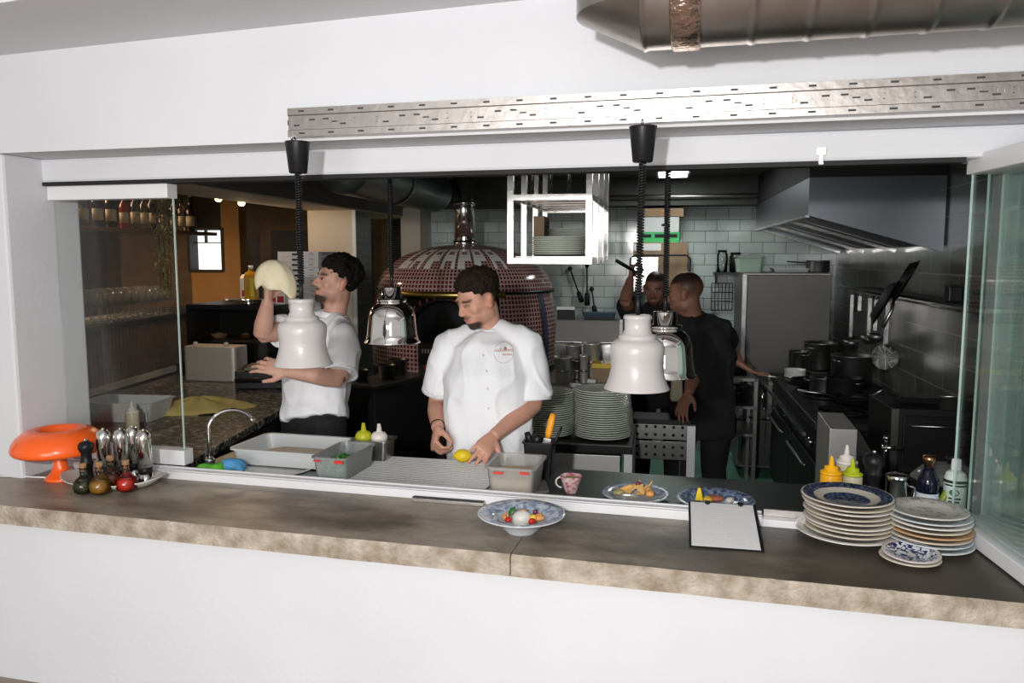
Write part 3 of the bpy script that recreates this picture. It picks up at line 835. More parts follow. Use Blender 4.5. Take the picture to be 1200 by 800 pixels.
squeeze_tall('lime capped squeeze bottle in the narrow steel pan', (-1.400, 2.985, .904), 'squeeze_green', 'sauce_tan', 1.1)
squeeze_tall('all white squeeze bottle in the narrow steel pan', (-1.332, 2.988, .904), 'squeeze_white', 'squeeze_white', 1.1)

mat('bright_wire', (0.75, 0.75, 0.74), 0.45, 0.6)
# wire cooling rack
t = thing('cooling_grid', 'wire cooling grid on the worktop before the middle chef', 'wire grid', (-1.065, 2.835, .9), R(1.5))
W_, D_ = .565, .37
m = MB()
for i in range(18):
    y = -D_/2 + D_*i/17
    m.box((0, y, .0175), (W_, .0058, .0040))
m.build('wires', 'bright_wire', t)
m = MB()
loop = rrect(W_, D_, .02, .0175, 4); m.tube(loop+[loop[0]], .0032, 6)
for x in (-.17, .03, .20): m.box((x, 0, .0145), (.005, D_, .004))
m.build('frame', 'steel_dull', t)
m = MB()
for x in (-.25, .25):
    for y in (-.16, .16): m.tube([(x, y, 0), (x, y, .016)], .003, 6)
m.build('foot', 'steel_dull', t)
l_ = Z(541, 538, .935)
mat('lemon', (0.80, 0.58, 0.02), 0.35, bump=.2, bscale=150)
m = MB(); m.lathe([(0, -.040), (.006, -.037), (.012, -.032), (.024, -.018), (.028, 0), (.024, .018), (.012, .032), (.005, .038), (0, .040)], n=20, axis=(1, .2, .0))
o = m.build('lemon', 'lemon'); o.location = (l_.x, 2.995, .9468); tag(o, 'yellow lemon by the middle chef\'s hand on the wire grid', 'lemon')

# couscous box
t = thing('couscous_box', 'clear plastic box of couscous in front of the black utensil holder', 'container', (-.688, 2.745, .9), R(1))
m = MB(); tub(m, .172, .205, .108, .003, .02, .90, .010); m.build('tub', 'milky_plastic', t)
m = MB(); m.box((.055, -.111, .094), (.034, .004, .008)); m.box((-.04, -.111, .090), (.036, .003, .008)); m.build('marker', 'red_clip', t)
mat('couscous', (0.66, 0.50, 0.33), 0.9, bump=.8, bscale=220, var=.25, vscale=90)
m = MB()
m.loft([rrect(.148, .178, .02, .003), rrect(.156, .188, .02, .062), rrect(.13, .16, .02, .067), rrect(.02, .02, .004, .069)], smooth=False)
o = m.build('couscous', 'couscous'); o.location = t.location; o.rotation_euler = t.rotation_euler; tag(o, 'golden couscous filling the clear box', 'couscous', kind='stuff')
t = thing('storage_cover', 'flat pale lid lying half under the couscous box', 'lid', (-.622, 2.80, .9), R(18))
m = MB(); m.loft([rrect(.075, .15, .012, .000), rrect(.075, .15, .012, .004), rrect(.068, .143, .01, .0055)], smooth=False); m.build('lid', 'milky_plastic', t)

# utensil holder with tools
h = Vector((-.650, 2.975, .9))
t = thing('utensil_holder', 'black utensil holder behind the couscous box', 'utensil holder', h, R(2))
m = MB(); tub(m, .115, .10, .135, .003, .01, .86, .006); m.build('bin', 'black_plastic', t)
mat('orange_handle', (0.90, 0.36, 0.015), 0.35)
def tool(name, label, cat, a, b, blade_m, handle_m, hw, hl, blade=None):
    a, b = Vector(a)+h, Vector(b)+h
    t = thing(name, label, cat, a)
    u = (b-a).normalized()
    m = MB(); m.bar(a, b-u*hl, .010 if blade is None else blade, .003); m.build('blade', blade_m, t, world=True)
    m = MB(); m.tube([b-u*hl, b-u*hl*.8, b-u*hl*.3, b], [hw*.7, hw, hw*1.1, hw*.75], 10, sc=(1, .7)); m.build('handle', handle_m, t, world=True)
    return t
tool('palette_knife', 'knife with a bright orange handle in the black holder', 'knife', (.0, .01, .01), (.045, .03, .235), 'steel', 'orange_handle', .013, .10, .03)
tool('slim_tongs', 'thin black handled tool leaning right in the black holder', 'kitchen tool', (.01, -.02, .01), (.085, .00, .19), 'black_metal', 'black_plastic', .005, .10)
tool('serving_spoon', 'thick black handled spoon leaning left in the black holder', 'kitchen tool', (-.005, .0, .01), (-.050, -.01, .165), 'black_metal', 'black_plastic', .014, .075)
blob('black_ladle', 'rounded black ladle head poking from the black holder', 'kitchen tool', h+Vector((-.008, -.025, .142)), (.022, .016, .020), 'black_plastic', seed=2)

# tea cup
mat('pink_floral', (0.72, 0.62, 0.58), 0.2, var=0.7, vscale=75, var_col=(0.45, 0.10, 0.14))
c = Z(669, 577, WT)
t = thing('tea_cup', 'small pink flowered cup on the steel worktop', 'cup', c)
m = MB(); m.lathe([(0, 0), (.020, 0), (.022, .006), (.030, .03), (.039, .058), (.040, .063), (.037, .063), (.028, .03), (.018, .008), (0, .008)], n=32); m.build('cup', 'pink_floral', t)
m = MB(); m.tube(arc((-.036, 0, .036), .019, -PI*.45, -PI*1.5, 12, (1, 0, 0), (0, 0, 1)), .0035, 8); m.build('handle', 'porcelain', t)
mat('cup_dip', (0.55, 0.50, 0.22), 0.5, var=.5, vscale=60)
m = MB(); m.lathe([(0, .050), (.034, .050), (.030, .054), (0, .056)], n=20); m.build('dip', 'cup_dip', t)

# nacho plate and blue plate behind the sill
c1 = Z(745, 584, WT)
plate('nacho_plate', .118, .022, 'china_lightblue', 'pale plate of yellow chips and garnish behind the sill', 'plate', (c1.x, c1.y, WT))
mat('chip', (0.80, 0.50, 0.16), 0.6)
rnd = random.Random(11)
lab = ['leftmost chip of the heap on the pale plate', 'upright chip at the back of the heap', 'broad chip at the front of the heap', 'chip leaning over the middle of the heap', 'chip at the right of the heap', 'small chip at the far right beside the peach cube', 'chip lying flat beneath the heap', 'chip leaning back behind the beet']
for i in range(8):
    m = MB(); s_ = rnd.uniform(.024, .034)
    m.prism([(s_, 0, 0), (-s_*.5, s_*.87, .006), (-s_*.5, -s_*.87, .004)], (0, 0, .003))
    o = m.build('corn_chip', 'chip'); o.location = (c1.x-.03+.011*i, c1.y+rnd.uniform(-.02, .02), WT+.022+.0035*(i % 5)+.006)
    o.rotation_euler = (rnd.uniform(.2, 1.0), rnd.uniform(-.5, .5), rnd.uniform(0, 6)); tag(o, lab[i], 'chip', 'chips on the pale plate')
blob('beet_cube', 'dark red beet piece on top of the chips', 'vegetable', (c1.x+.008, c1.y-.01, WT+.058), (.009, .008, .008), 'purple_food', seed=1)
blob('peach_cube', 'peach coloured piece right of the chips', 'garnish', (c1.x+.05, c1.y-.02, WT+.028), (.016, .016, .012), 'peach', seed=3)
blob('lettuce_piece', 'pale green garnish at the left of the chips', 'garnish', (c1.x-.06, c1.y-.01, WT+.022), (.020, .022, .010), 'cup_dip', seed=5)
c2 = Z(838, 591, WT)
plate('blue_plate', .131, .022, 'china_blue', 'blue patterned plate behind the clipboard', 'plate', (c2.x, c2.y, WT))
m = MB(); m.prism([(-.014, 0, 0), (.014, 0, 0), (.004, 0, .045), (-.006, 0, .043)], (0, .014, 0)); o = m.build('lemon_wedge', 'lemon', bev=.003); o.location = (c2.x-.053, c2.y-.03, WT+.018); tag(o, 'yellow lemon wedge standing on the blue plate', 'lemon wedge')
mat('salmon', (0.50, 0.16, 0.07), 0.4, var=.4, vscale=60)
blob('salmon_piece', 'orange red morsel on the blue plate', 'food', (c2.x+.0, c2.y-.0, WT+.022), (.028, .02, .011), 'salmon', seed=5)
blob('dip_pot', 'tiny white dollop right of the orange morsel', 'food', (c2.x+.048, c2.y-.01, WT+.022), (.015, .014, .011), 'burrata', seed=6)
blob('potato_slice', 'pale yellow morsel between lemon wedge and orange morsel', 'food', (c2.x-.025, c2.y-.01, WT+.020), (.016, .016, .010), 'yellow_food', seed=7)

# bottles at the right end of the worktop
squeeze('bright yellow mustard squeeze bottle behind the left plate stack', (.395, 2.83, WT), 'squeeze_yellow', 'squeeze_yellow', 1.08)
squeeze('lime capped squeeze bottle right of the yellow one', (.467, 2.86, WT), 'cap_lime', 'squeeze_body', 1.0)
squeeze('white tipped squeeze bottle standing behind the lime capped one', (.462, 2.96, WT), 'squeeze_white', 'squeeze_body', 1.15)
t = thing('pepper_mill', 'large black pepper mill right of the lime capped bottle', 'pepper mill', (.535, 2.87, WT))
m = MB(); m.lathe([(0, 0), (.032, 0), (.033, .015), (.025, .045), (.022, .08), (.027, .105), (.029, .115), (.025, .123), (.034, .145), (.035, .160), (.027, .178), (.012, .183), (0, .183)], n=24); m.build('body', 'black_plastic', t)
m = MB(); m.ball((0, 0, .187), .007); m.build('finial', 'chrome', t)
t = thing('steel_shaker', 'short steel shaker tin right of the black pepper mill', 'shaker', (.603, 2.84, WT))
m = MB(); m.lathe([(0, 0), (.033, 0), (.034, .004), (.034, .10), (.0355, .101), (.0355, .118), (.030, .123), (0, .123)], n=28); m.build('can', 'mirror_steel', t)
m = MB(); m.tube([(.032, 0, .085), (.055, 0, .08), (.055, 0, .045), (.032, 0, .04)], .004, 6); m.build('handle', 'steel', t)
t = thing('vinegar_bottle', 'dark bottle with white label behind the right plate stack', 'bottle', (.700, 2.85, WT))
mat('bottle_blue', (0.006, 0.008, 0.020), 0.12); mat('label_white', (0.62, 0.68, 0.74), 0.6)
m = MB(); m.lathe([(0, 0), (.033, 0), (.034, .003), (.034, .095), (.030, .115), (.019, .135), (.014, .15), (0, .15)], n=28); m.build('bottle', 'bottle_blue', t)
m = MB(); m.lathe([(.0344, .012), (.0344, .066)], n=28); m.build('label', 'label_white', t)
mat('copper_cap', (0.45, 0.24, 0.13), 0.3, 1.0)
m = MB(); m.lathe([(0, .15), (.0145, .15), (.0145, .165), (.018, .168), (.020, .178), (.019, .188), (0, .189)], n=18); m.build('cap', 'copper_cap', t)
t = thing('spray_bottle', 'white and green spray bottle seen through the folded glass panes', 'spray bottle', (.785, 2.86, WT))
mat('spray_white', (0.66, 0.74, 0.70), 0.4); mat('label_dark', (0.03, 0.05, 0.035), 0.5); mat('label_green', (0.05, 0.20, 0.06), 0.5)
m = MB(); m.lathe([(0, 0), (.034, 0), (.035, .004), (.035, .115), (.029, .135), (.016, .143), (0, .143)], n=28); m.build('bottle', 'spray_white', t)
m = MB(); m.lathe([(0, .143), (.015, .143), (.016, .150), (.0145, .178), (.010, .182), (0, .182)], n=18); m.build('cap', 'white_plastic', t)
m = MB(); m.lathe([(.0355, .104), (.0355, .114)], n=28); m.lathe([(.0355, .094), (.0355, .100)], n=28, a0=PI*1.1, a1=PI*1.8); m.build('label_band', 'label_dark', t)
m = MB()
for k in range(24):
    pass
pl = [(math.cos(2*PI*k/20)*.5, math.sin(2*PI*k/20)*.011+.074) for k in range(20)]
m.add([Vector((.0358*math.sin(a*.9-.3), -.0358*math.cos(a*.9-.3), z)) for a, z in pl], [tuple(range(20))]); m.build('label_oval', 'label_green', t)
m = MB()
for k in range(4):
    m.lathe([(.0357, .018+.011*k), (.0357, .024+.011*k)], n=20, a0=PI*1.25, a1=PI*(1.55+.04*(k % 2)))
m.build('label_lines', 'label_dark', t)
c = Vector((.80, 3.02, WT))
t = thing('glass_lidded_pot', 'dark pot with a clear domed lid at the right end of the worktop', 'pot', (.80, 2.99, WT))
m = MB(); m.lathe([(0, 0), (.10, 0), (.115, .01), (.12, .075), (.123, .078), (.116, .078), (.110, .012), (0, .006)], n=40); m.build('pot', 'black_metal', t)
m = MB(); m.lathe([(.121, .079), (.118, .084), (.09, .112), (.05, .128), (0, .133)], n=40); m.build('lid', 'clear_plastic', t)
m = MB(); m.lathe([(0, .133), (.008, .133), (.008, .145), (.018, .15), (.018, .156), (0, .158)], n=16); m.build('knob', 'black_plastic', t)
mat('cucumber', (0.30, 0.42, 0.05), 0.4, var=.4, vscale=40)
m = MB(); m.tube([(0, 0, 0), (.010, .005, .03), (.026, .008, .06), (.046, .010, .085)], [.008, .013, .013, .007], 10); o = m.build('green_chili', 'cucumber'); o.location = (.735, 2.845, WT+.008); tag(o, 'green chili pepper leaning between dark bottle and spray bottle', 'chili')
# ================================================================== OVER THE COUNTER
# perforated steel rail
t = thing('perforated_rail', 'long perforated galvanised steel rail across the top of the hatch', 'steel rail', (-1.355, 2.42, 2.13))
L = 3.6
sec = [(0, 0), (-.052, 0), (-.052, .020), (-.047, .0225), (-.047, .066), (-.052, .0685), (-.052, .090), (0, .090)]
m = MB(); m.prism([(0, y, z) for y, z in sec], (L, 0, 0)); m.build('channel', 'galv', t)
mat('slot_dark', (0.045, 0.045, 0.05), 0.7)
m = MB(); k = 0; x = .03
while x < L-.05:
    m.box((x+.02, -.0522, .010), (.020, .001, .0055)); m.box((x+.02, -.0522, .0795), (.020, .001, .0055))
    g = k % 3
    if g == 0:
        m.box((x, -.0472, .036), (.020, .001, .005)); m.box((x+.055, -.0472, .052), (.020, .001, .005)); m.box((x-.03, -.0472, .045), (.004, .001, .016))
    if g == 1:
        m.box((x, -.0472, .053), (.020, .001, .005)); m.box((x+.03, -.0472, .044), (.020, .001, .004)); m.box((x+.06, -.0472, .036), (.020, .001, .005)); m.box((x+.1, -.0472, .045), (.004, .001, .016))
    x += .103; k += 1
o = m.build('slots', 'slot_dark', t); o['kind'] = 'stuff'
m = MB()
x = .20
while x < L-.2:
    for q in range(9): m.box((x+.016*q, -.0473, .045), (.009, .0012, .012))
    x += .309
o = m.build('embossing', 'galv', t); o['kind'] = 'stuff'
# small white hook block on the lintel
t = thing('wall_hook', 'small white plastic hook plate on the lintel right of centre', 'hook', Y(962, 182, 2.598))
m = MB(); m.box((0, -.004, .012), (.030, .008, .026)); m.box((0, -.004, -.014), (.014, .008, .03)); m.box((0, -.012, -.026), (.014, .016, .006)); m.build('plate', 'white_plastic', t, bev=.002)

def helix(a, b, r, wire, turns, n=9):
    a, b = Vector(a), Vector(b); N = int(turns*n)
    ax = (b-a).normalized(); u = ax.orthogonal().normalized(); w = ax.cross(u)
    return [a + (b-a)*(i/N) + (u*math.cos(2*PI*i/n) + w*math.sin(2*PI*i/n))*r for i in range(N+1)]
PROF_W = [(.0, .212), (.036, .212), (.040, .209), (.041, .202), (.0375, .198), (.0375, .168), (.041, .165), (.041, .159), (.052, .155), (.054, .150), (.054, .144), (.062, .141),
          (.073, .132), (.078, .118), (.0765, .100), (.0735, .078), (.074, .058), (.079, .036), (.086, .016), (.093, .003), (.094, 0), (.0915, 0),
          (.084, .015), (.077, .036), (.072, .058), (.072, .078), (.075, .100), (.076, .117), (.071, .13), (.05, .14), (0, .142)]
PROF_C = [(.0, .200), (.034, .200), (.036, .198), (.036, .160), (.044, .158), (.052, .157), (.053, .148), (.046, .146),
          (.060, .138), (.076, .120), (.084, .095), (.087, .065), (.090, .035), (.094, .012), (.100, .004), (.101, .0), (.098, .0),
          (.091, .012), (.086, .035), (.084, .065), (.080, .095), (.072, .118), (.05, .138), (0, .14)]
def heat_lamp(label, base, top, prof, mt, cone, grp, sc=1.0):
    prof = [(r*sc, z*sc) for r, z in prof]
    base, top = Vector(base), Vector(top)
    t = thing('heat_lamp', label, 'heat lamp', base, 0, grp)
    m = MB(); m.lathe(prof, n=48)
    sh = m.build('shade', mt, t)
    H_ = prof[0][1]
    m = MB()
    for k in range(10):
        a = 2*PI*k/10 + .2; r = (.038 if mt == 'white_enamel' else .0365)
        m.box((r*math.cos(a), r*math.sin(a), .162 if mt == 'white_enamel' else .172), (.0024, .0055, .0055), a)
    o = m.build('vent_holes', 'black_matte', sh); o['kind'] = 'stuff'
    m = MB(); m.lathe([(0, .140), (.014, .138), (.018, .12), (.034, .09), (.040, .06), (.034, .035), (.015, .022), (0, .02)], n=24); m.build('bulb', 'bulb_white', t)
    s0 = base + Vector((0, 0, H_))
    m = MB(); m.tube([s0, s0+Vector((0, 0, .055))], .0065, 10); m.build('stem', 'black_metal', t, world=True)
    s1 = s0+Vector((0, 0, .05)); ln = (top-s1).length
    m = MB(); m.tube(helix(s1, top, .0085, .003, ln/.0078), .0030, 5); m.build('coiled_cord', 'black_plastic', t, world=True)
    if cone:
        m = MB(); m.lathe([(0, 0), (.026, 0), (.028, .002), (.038, .092), (.039, .097), (0, .097)], tuple(top), n=28); m.build('ceiling_cup', 'black_plastic', t, world=True)
        m = MB(); m.tube([top+Vector((0, -.03, .097)), top+Vector((0, -.035, .108)), top+Vector((0, -.02, .112)), top+Vector((.0, -.01, .104))], .004, 8); m.build('hook', 'chrome', t, world=True)
mat('bulb_white', (0.75, 0.72, 0.68), 0.3)
c1 = Y(349.5, 203, 2.30); b1 = Y(355, 427, 2.30); b1.x = (b1.x+c1.x)/2
heat_lamp('white bell heat lamp hanging before the left chef', b1, c1, PROF_W, 'white_enamel', True, 'white heat lamps')
c2 = Y(753, 190, 2.28); b2 = Y(746, 455, 2.28)
heat_lamp('white bell heat lamp hanging right of the middle chef, before a chrome lamp', b2, c2, PROF_W, 'white_enamel', True, 'white heat lamps')
p = D(460, 401, 3.05); heat_lamp('chrome dome heat lamp hanging between the two white-shirted chefs', p, (p.x, p.y, 2.40), PROF_C, 'chrome', False, 'chrome heat lamps', 1.06)
p = D(778, 440, 2.72); heat_lamp('chrome dome heat lamp half hidden behind the right white lamp', p, (p.x, p.y, 2.40), PROF_C, 'chrome', False, 'chrome heat lamps', 1.10)
# the lamps' mounting rail inside
m = MB(); m.box2((-1.9, 2.83, 2.37), (.9, 2.87, 2.40)); o = m.build('trim_7', 'black_metal'); struct(o)

# ventilation duct under the dining ceiling
t = thing('air_duct', 'round galvanised air duct with taped joint, top right above the rail', 'duct', (0, 1.93, 2.4))
mat('duct_metal', (0.50, 0.47, 0.44), 0.33, 1.0, bump=0.06, bscale=25, var=.25, vscale=8)
rd = .165
axs = Y(748, 60, 1.95); ex = Y(1200, 30, 1.95)
cz = axs.z + rd*.97 + .035
P0 = Vector((axs.x, 2.06, cz)); P1 = Vector((1.6, 2.06, cz+.005))
m = MB()
N = 40
seams = [P0.lerp(P1, k/14) for k in range(15)]
m.tube([P0.lerp(P1, k/280) for k in range(281)], [rd + (.003 if k % 20 < 2 else 0) for k in range(281)], N); m.build('main_run', 'duct_metal', t, world=True)
ra_ = [P0 + Vector((0, -rd*math.sin(2*PI*k/N), -rd*math.cos(2*PI*k/N))) for k in range(N)]
rc_ = [P0 + Vector((-rd*math.cos(2*PI*k/N), -rd*math.sin(2*PI*k/N), -.085)) for k in range(N)]
m = MB(); m.loft([ra_, rc_], cap=False); m.build('elbow', 'duct_metal', t, world=True)
m = MB(); m.loft([rc_, [p + Vector((0, 0, 2.775-p.z)) for p in rc_]], cap=False); m.build('riser', 'duct_metal', t, world=True)
mat('foil_tape', (0.62, 0.45, 0.36), 0.25, 1.0, bump=1.0, bscale=45)
m = MB(); m.tube([P0+Vector((.07, 0, 0)), P0+Vector((.075, 0, 0)), P0+Vector((.135, 0, 0)), P0+Vector((.14, 0, 0))], [rd+.001, rd+.006, rd+.006, rd+.001], N); m.build('foil_tape', 'foil_tape', t, world=True)

# ================================================================== KITCHEN
# tiled dome oven
brick_mat('mosaic', (0.17, 0.018, 0.022), (0.075, 0.010, 0.014), (0.48, 0.34, 0.32), 0.030, 0.030, 0.0056, 0.12, uv=True, offset=0, bump=.5)
brick_mat('mosaic_white', (0.62, 0.62, 0.60), (0.60, 0.60, 0.58), (0.48, 0.44, 0.42), 0.036, 0.036, 0.004, 0.15, uv=True, offset=0)
brick_mat('mosaic_blue', (0.02, 0.03, 0.16), (0.03, 0.04, 0.20), (0.09, 0.08, 0.18), 0.030, 0.030, 0.004, 0.15, uv=True, offset=0)
mat('brass', (0.62, 0.47, 0.13), 0.3, 1.0)
oc = D(545, 365, 6.05); oc.z = 0
t = thing('pizza_oven', 'big round pizza oven tiled in dark red mosaic behind the middle chef', 'pizza oven', oc, 0)
fwd = math.atan2(-oc.y, -oc.x)                       # azimuth towards the counter
RO = .705
ZB, ZM, ZT = .95, 1.495, 1.83
def RD(z):
    u = (z-ZB)/(ZM-ZB)
    return RO - .055*max(0, (u-.25)/.75)**2 - .01*max(0, .25-u)
def dome_pt(az, s, off=0):
    """s: 0 at the rim .. 1 at the crown"""
    ph = s*PI/2
    r = (RO-.043+off)*math.cos(ph)**.86; z = ZM + (ZT-ZM+off)*math.sin(ph)**1.08
    return Vector((r*math.cos(az), r*math.sin(az), z))
def uvsurf(name, fn, us, vs, mt, parent, us_l, vs_l):
    """grid surface with tile coordinates in metres as its UV"""
    b = bmesh.new(); ul = b.loops.layers.uv.new('UVMap')
    g = [[b.verts.new(fn(u, v)) for u in us] for v in vs]
    for j in range(len(vs)-1):
        for i in range(len(us)-1):
            try: f = b.faces.new((g[j][i], g[j][i+1], g[j+1][i+1], g[j+1][i]))
            except ValueError: continue
            f.smooth = True
            for lp, (a, c) in zip(f.loops, ((i, j), (i+1, j), (i+1, j+1), (i, j+1))):
                lp[ul].uv = (us_l[a], vs_l[c])
    me = bpy.data.meshes.new(name); bmesh.ops.recalc_face_normals(b, faces=b.faces); b.to_mesh(me); b.free()
    me.materials.append(M[mt]); o = bpy.data.objects.new(name, me); COL.objects.link(o); o.parent = parent
    return o
AZ = [2*PI*i/120 for i in range(121)]
ss = [i/30*.985 for i in range(31)]
arcl = [0]
for i in range(30): arcl.append(arcl[-1] + (dome_pt(0, ss[i+1])-dome_pt(0, ss[i])).length)
uvsurf('dome', dome_pt, AZ, ss, 'mosaic', t, [a*RO for a in AZ], arcl)
zz = [ZB + (ZM+.01-ZB)*i/10 for i in range(11)]
MA = .60                                              # half-angle of the mouth
MZ0, MZ1 = fwd-MA-.24, fwd+MA-.24
AB = [MZ1 + (2*PI-2*MA)*i/110 for i in range(111)]
uvsurf('drum', lambda a, z: Vector((RD(z)*math.cos(a), RD(z)*math.sin(a), z)), AB, zz, 'mosaic', t, [a*RO for a in AB], zz)
zf = [ZB + .20*i/5 for i in range(6)]
AF = [MZ0 + 2*MA*i/24 for i in range(25)]
uvsurf('front_apron', lambda a, z: Vector((RO*math.cos(a), RO*math.sin(a), z)), AF, zf, 'mosaic', t, [a*RO for a in AF], zf)
mat('mouth_black', (0.008, 0.007, 0.007), 0.7)  # near-black colour lining the oven mouth
m = MB()
ring = [[Vector((r*math.cos(a), r*math.sin(a), z)) for a in AF] for r, z in ((RO, ZB+.20), (RO-.25, ZB+.20), (RO-.28, ZM), (RO-.055, ZM))]
for j in range(3):
    for i in range(24): m.add([ring[j][i], ring[j][i+1], ring[j+1][i+1], ring[j+1][i]], [(0, 1, 2, 3)], 0, True)
for e_ in (0, 24): m.add([ring[j][e_] for j in range(4)], [(0, 1, 2, 3)])
m.build('mouth', 'mouth_black', t)
# arch in the mouth
mid = fwd-.24
def onaz(a, r, z): return Vector((r*math.cos(a), r*math.sin(a), z))
m = MB(); m.tube([onaz(mid+x/RO, RO-.10, ZB+.21+z) for x, z in [(-.33+0, 0)] + [(-.33*math.cos(PI*i/16), .03+.26*math.sin(PI*i/16)) for i in range(17)] + [(.33, 0)]], .016, 8)
m.build('arch', 'black_metal', t)
mat('ember_red', (0.12, 0.012, 0.012), 0.5)
m = MB()
for k in range(9):
    a = PI*(.74-.06*k); c = onaz(mid-.37*math.cos(a)/RO*-1*-1, RO-.085, ZB+.215+.30*math.sin(a))
    m.ball(c, (.012, .012, .024), 8)
o = m.build('arch_lettering', 'ember_red', t); o['kind'] = 'stuff'
m = MB()
pr = [(RO-.055, ZM-.035), (RO-.022, ZM-.035), (RO-.022, ZM+.010), (RO-.055, ZM+.010)]
m.lathe(pr, n=50, close=True, a0=MZ0-.05, a1=MZ1+.05); m.build('brass_lip', 'brass', t)
m = MB(); m.lathe([(RO-.055, ZM-.014), (RO-.030, ZM-.014), (RO-.030, ZM+.006), (RO-.055, ZM+.006)], n=90, close=True, a0=MZ1+.05, a1=MZ0-.05+2*PI); m.build('rim_band', 'black_metal', t)
m = MB(); m.lathe([(RD(z)+.005, z) for z in zz], n=5, a0=fwd+.93, a1=fwd+1.0); m.build('blue_strip', 'mosaic_blue', t)
m = MB(); m.lathe([(RD(z)+.006, z) for z in zz], n=3, a0=fwd+.895, a1=fwd+.922); m.build('steel_strip', 'steel', t)
# mosaic capitals on the dome: LA PAPPA
GL = {'L': ['X...', 'X...', 'X...', 'X...', 'X...', 'XXXX'], 'A': ['XXXX', 'X..X', 'X..X', 'XXXX', 'X..X', 'X..X'], 'P': ['XXXX', 'X..X', 'X..X', 'XXXX', 'X...', 'X...']}
GL = {'L': ['XX..', 'XX..', 'XX..', 'XX..', 'XXXX', 'XXXX'], 'A': ['XXXX', 'X..X', 'XXXX', 'XXXX', 'X..X', 'X..X'], 'P': ['XXXX', 'X..X', 'XXXX', 'XXXX', 'XX..', 'XX..']}
AZL = [-.86, -.66, -.43, -.21, .0, .21, .45]
for ch, az in zip('LAPAPPA', AZL):
    m = MB(); da = .043
    for r_, row in enumerate(GL[ch]):
        for c_, v in enumerate(row):
            if v == 'X':
                a0_ = fwd + az + (c_-2)*da; s0 = .63 - r_*.058
                m.add([dome_pt(a0_+.001, s0+.057, .003), dome_pt(a0_+da-.001, s0+.057, .003), dome_pt(a0_+da-.001, s0+.001, .003), dome_pt(a0_+.001, s0+.001, .003)], [(0, 1, 2, 3)])
    m.build('letter_' + ch.lower(), 'mosaic_letter' if 'mosaic_letter' in M else mat('mosaic_letter', (0.86, 0.86, 0.83), 0.2), t)
m = MB(); m.lathe([(.075, ZT-.02), (.075, 2.40)], n=28); m.lathe([(.085, ZT-.01), (.085, ZT+.03)], n=28); m.lathe([(.080, 2.12), (.080, 2.15)], n=28)
m.build('flue', 'mirror_steel', t)
m = MB(); m.lathe([(.0, ZB-.06), (RO-.02, ZB-.06), (RO-.02, ZB), (0, ZB)], n=60); m.build('base_ring', 'black_metal', t)
mat('panel_slate', (0.05, 0.065, 0.08), 0.3)
for k, a in enumerate((-.75, -.2, .35, .9)):
    a += fwd; m = MB(); c = onaz(a, RO-.12, 0); m.box((c.x, c.y, (ZB-.06)/2), (.07, .07, ZB-.06), a); m.build('leg', 'black_metal', t)
m = MB(); c = onaz(fwd, RO-.30, .44); m.box(c, (.02, 1.1, .85), fwd); m.build('stand_back', 'black_matte', t)
for a, w_ in ((-.36, .16), (-.10, .10)):
    m = MB(); c = onaz(fwd+a, RO-.10, .66); m.box(c, (.012, w_, .32), fwd+a*.5); m.build('stand_panel', 'panel_slate', t)
m = MB(); c = onaz(fwd-.345, RO+.008, ZB+.10); m.box(c, (.014, .16, .20), fwd-.345); pn = m.build('control_panel', 'black_matte', t)
mat('panel_red', (0.22, 0.03, 0.02), 0.5); mat('panel_white', (0.45, 0.35, 0.30), 0.5)
m = MB()
for k in range(5): c = onaz(fwd-.345-.07+.03*k, RO+.016, ZB+.155); m.box(c, (.003, .013, .028), fwd-.345)
o = m.build('panel_letters', 'panel_white', pn); o['kind'] = 'stuff'
m = MB(); c = onaz(fwd-.33, RO+.016, ZB+.045); m.ball(c, (.004, .06, .022), 12, mtx=Matrix.Rotation(fwd-.345, 3, 'Z')); m.build('panel_picture', 'panel_red', pn)
# dark cover leaning by the oven
m = MB(); c = D(648, 322, 5.75); 

# big flexible duct under the kitchen ceiling
t = thing('extract_duct', 'dark round extract duct under the kitchen ceiling behind the left chrome lamp', 'duct', D(430, 215, 4.6))
mat('duct_dark', (0.20, 0.26, 0.25), 0.35, 0.9, bump=.2, bscale=30)
m = MB(); A_, B_ = D(400, 222, 4.3), D(508, 245, 6.2); A_.z = 2.235; B_.z = 2.235
m.tube([A_.lerp(B_, k/40) for k in range(41)], [.15+(.006 if k % 2 else 0) for k in range(41)], 28); m.build('run', 'duct_dark', t, world=True)
m = MB(); m.lathe([(.165, -.01), (.165, .03)], tuple(B_.lerp(A_, .55)), n=28, axis=(B_-A_)); m.build('clamp', 'steel', t, world=True)

# ------------------------------------------------------------------ hanging plate shelf
fl_, fr_ = toK(D(597, 309, 3.9)), toK(D(690, 309, 3.9))
ra, rb, rw, rl, rz0 = fl_[0], (fl_[1]+fr_[1])/2, .385, 1.18, 1.708
t = thing('hanging_shelf', 'steel frame shelf hanging from the kitchen ceiling, holding plates', 'shelf', K(ra, rb, 0), KA)
T_ = .029
for nm, x in (('post', 0), ('post', rw)):
    for k in range(4):
        y = k*(rl/3)
        m = MB(); m.box((x, y, (rz0+2.40)/2), (T_, T_, 2.40-rz0)); m.build('post', 'steel_bright', t) if 'steel_bright' in M else m.build('post', mat('steel_bright', (0.55, 0.54, 0.515), 0.24, 1.0, bump=.08, bscale=20), t)
for z in (rz0+T_/2, 2.03):
    for x in (0, rw):
        m = MB(); m.box((x, rl/2, z), (T_*.95, rl-.02, T_*.95)); m.build('side_rail', 'steel_bright', t)
    for y in (0, rl):
        m = MB(); m.box((rw/2, y, z), (rw-.02, T_*.95, T_*.95)); m.build('cross_rail', 'steel_bright', t)
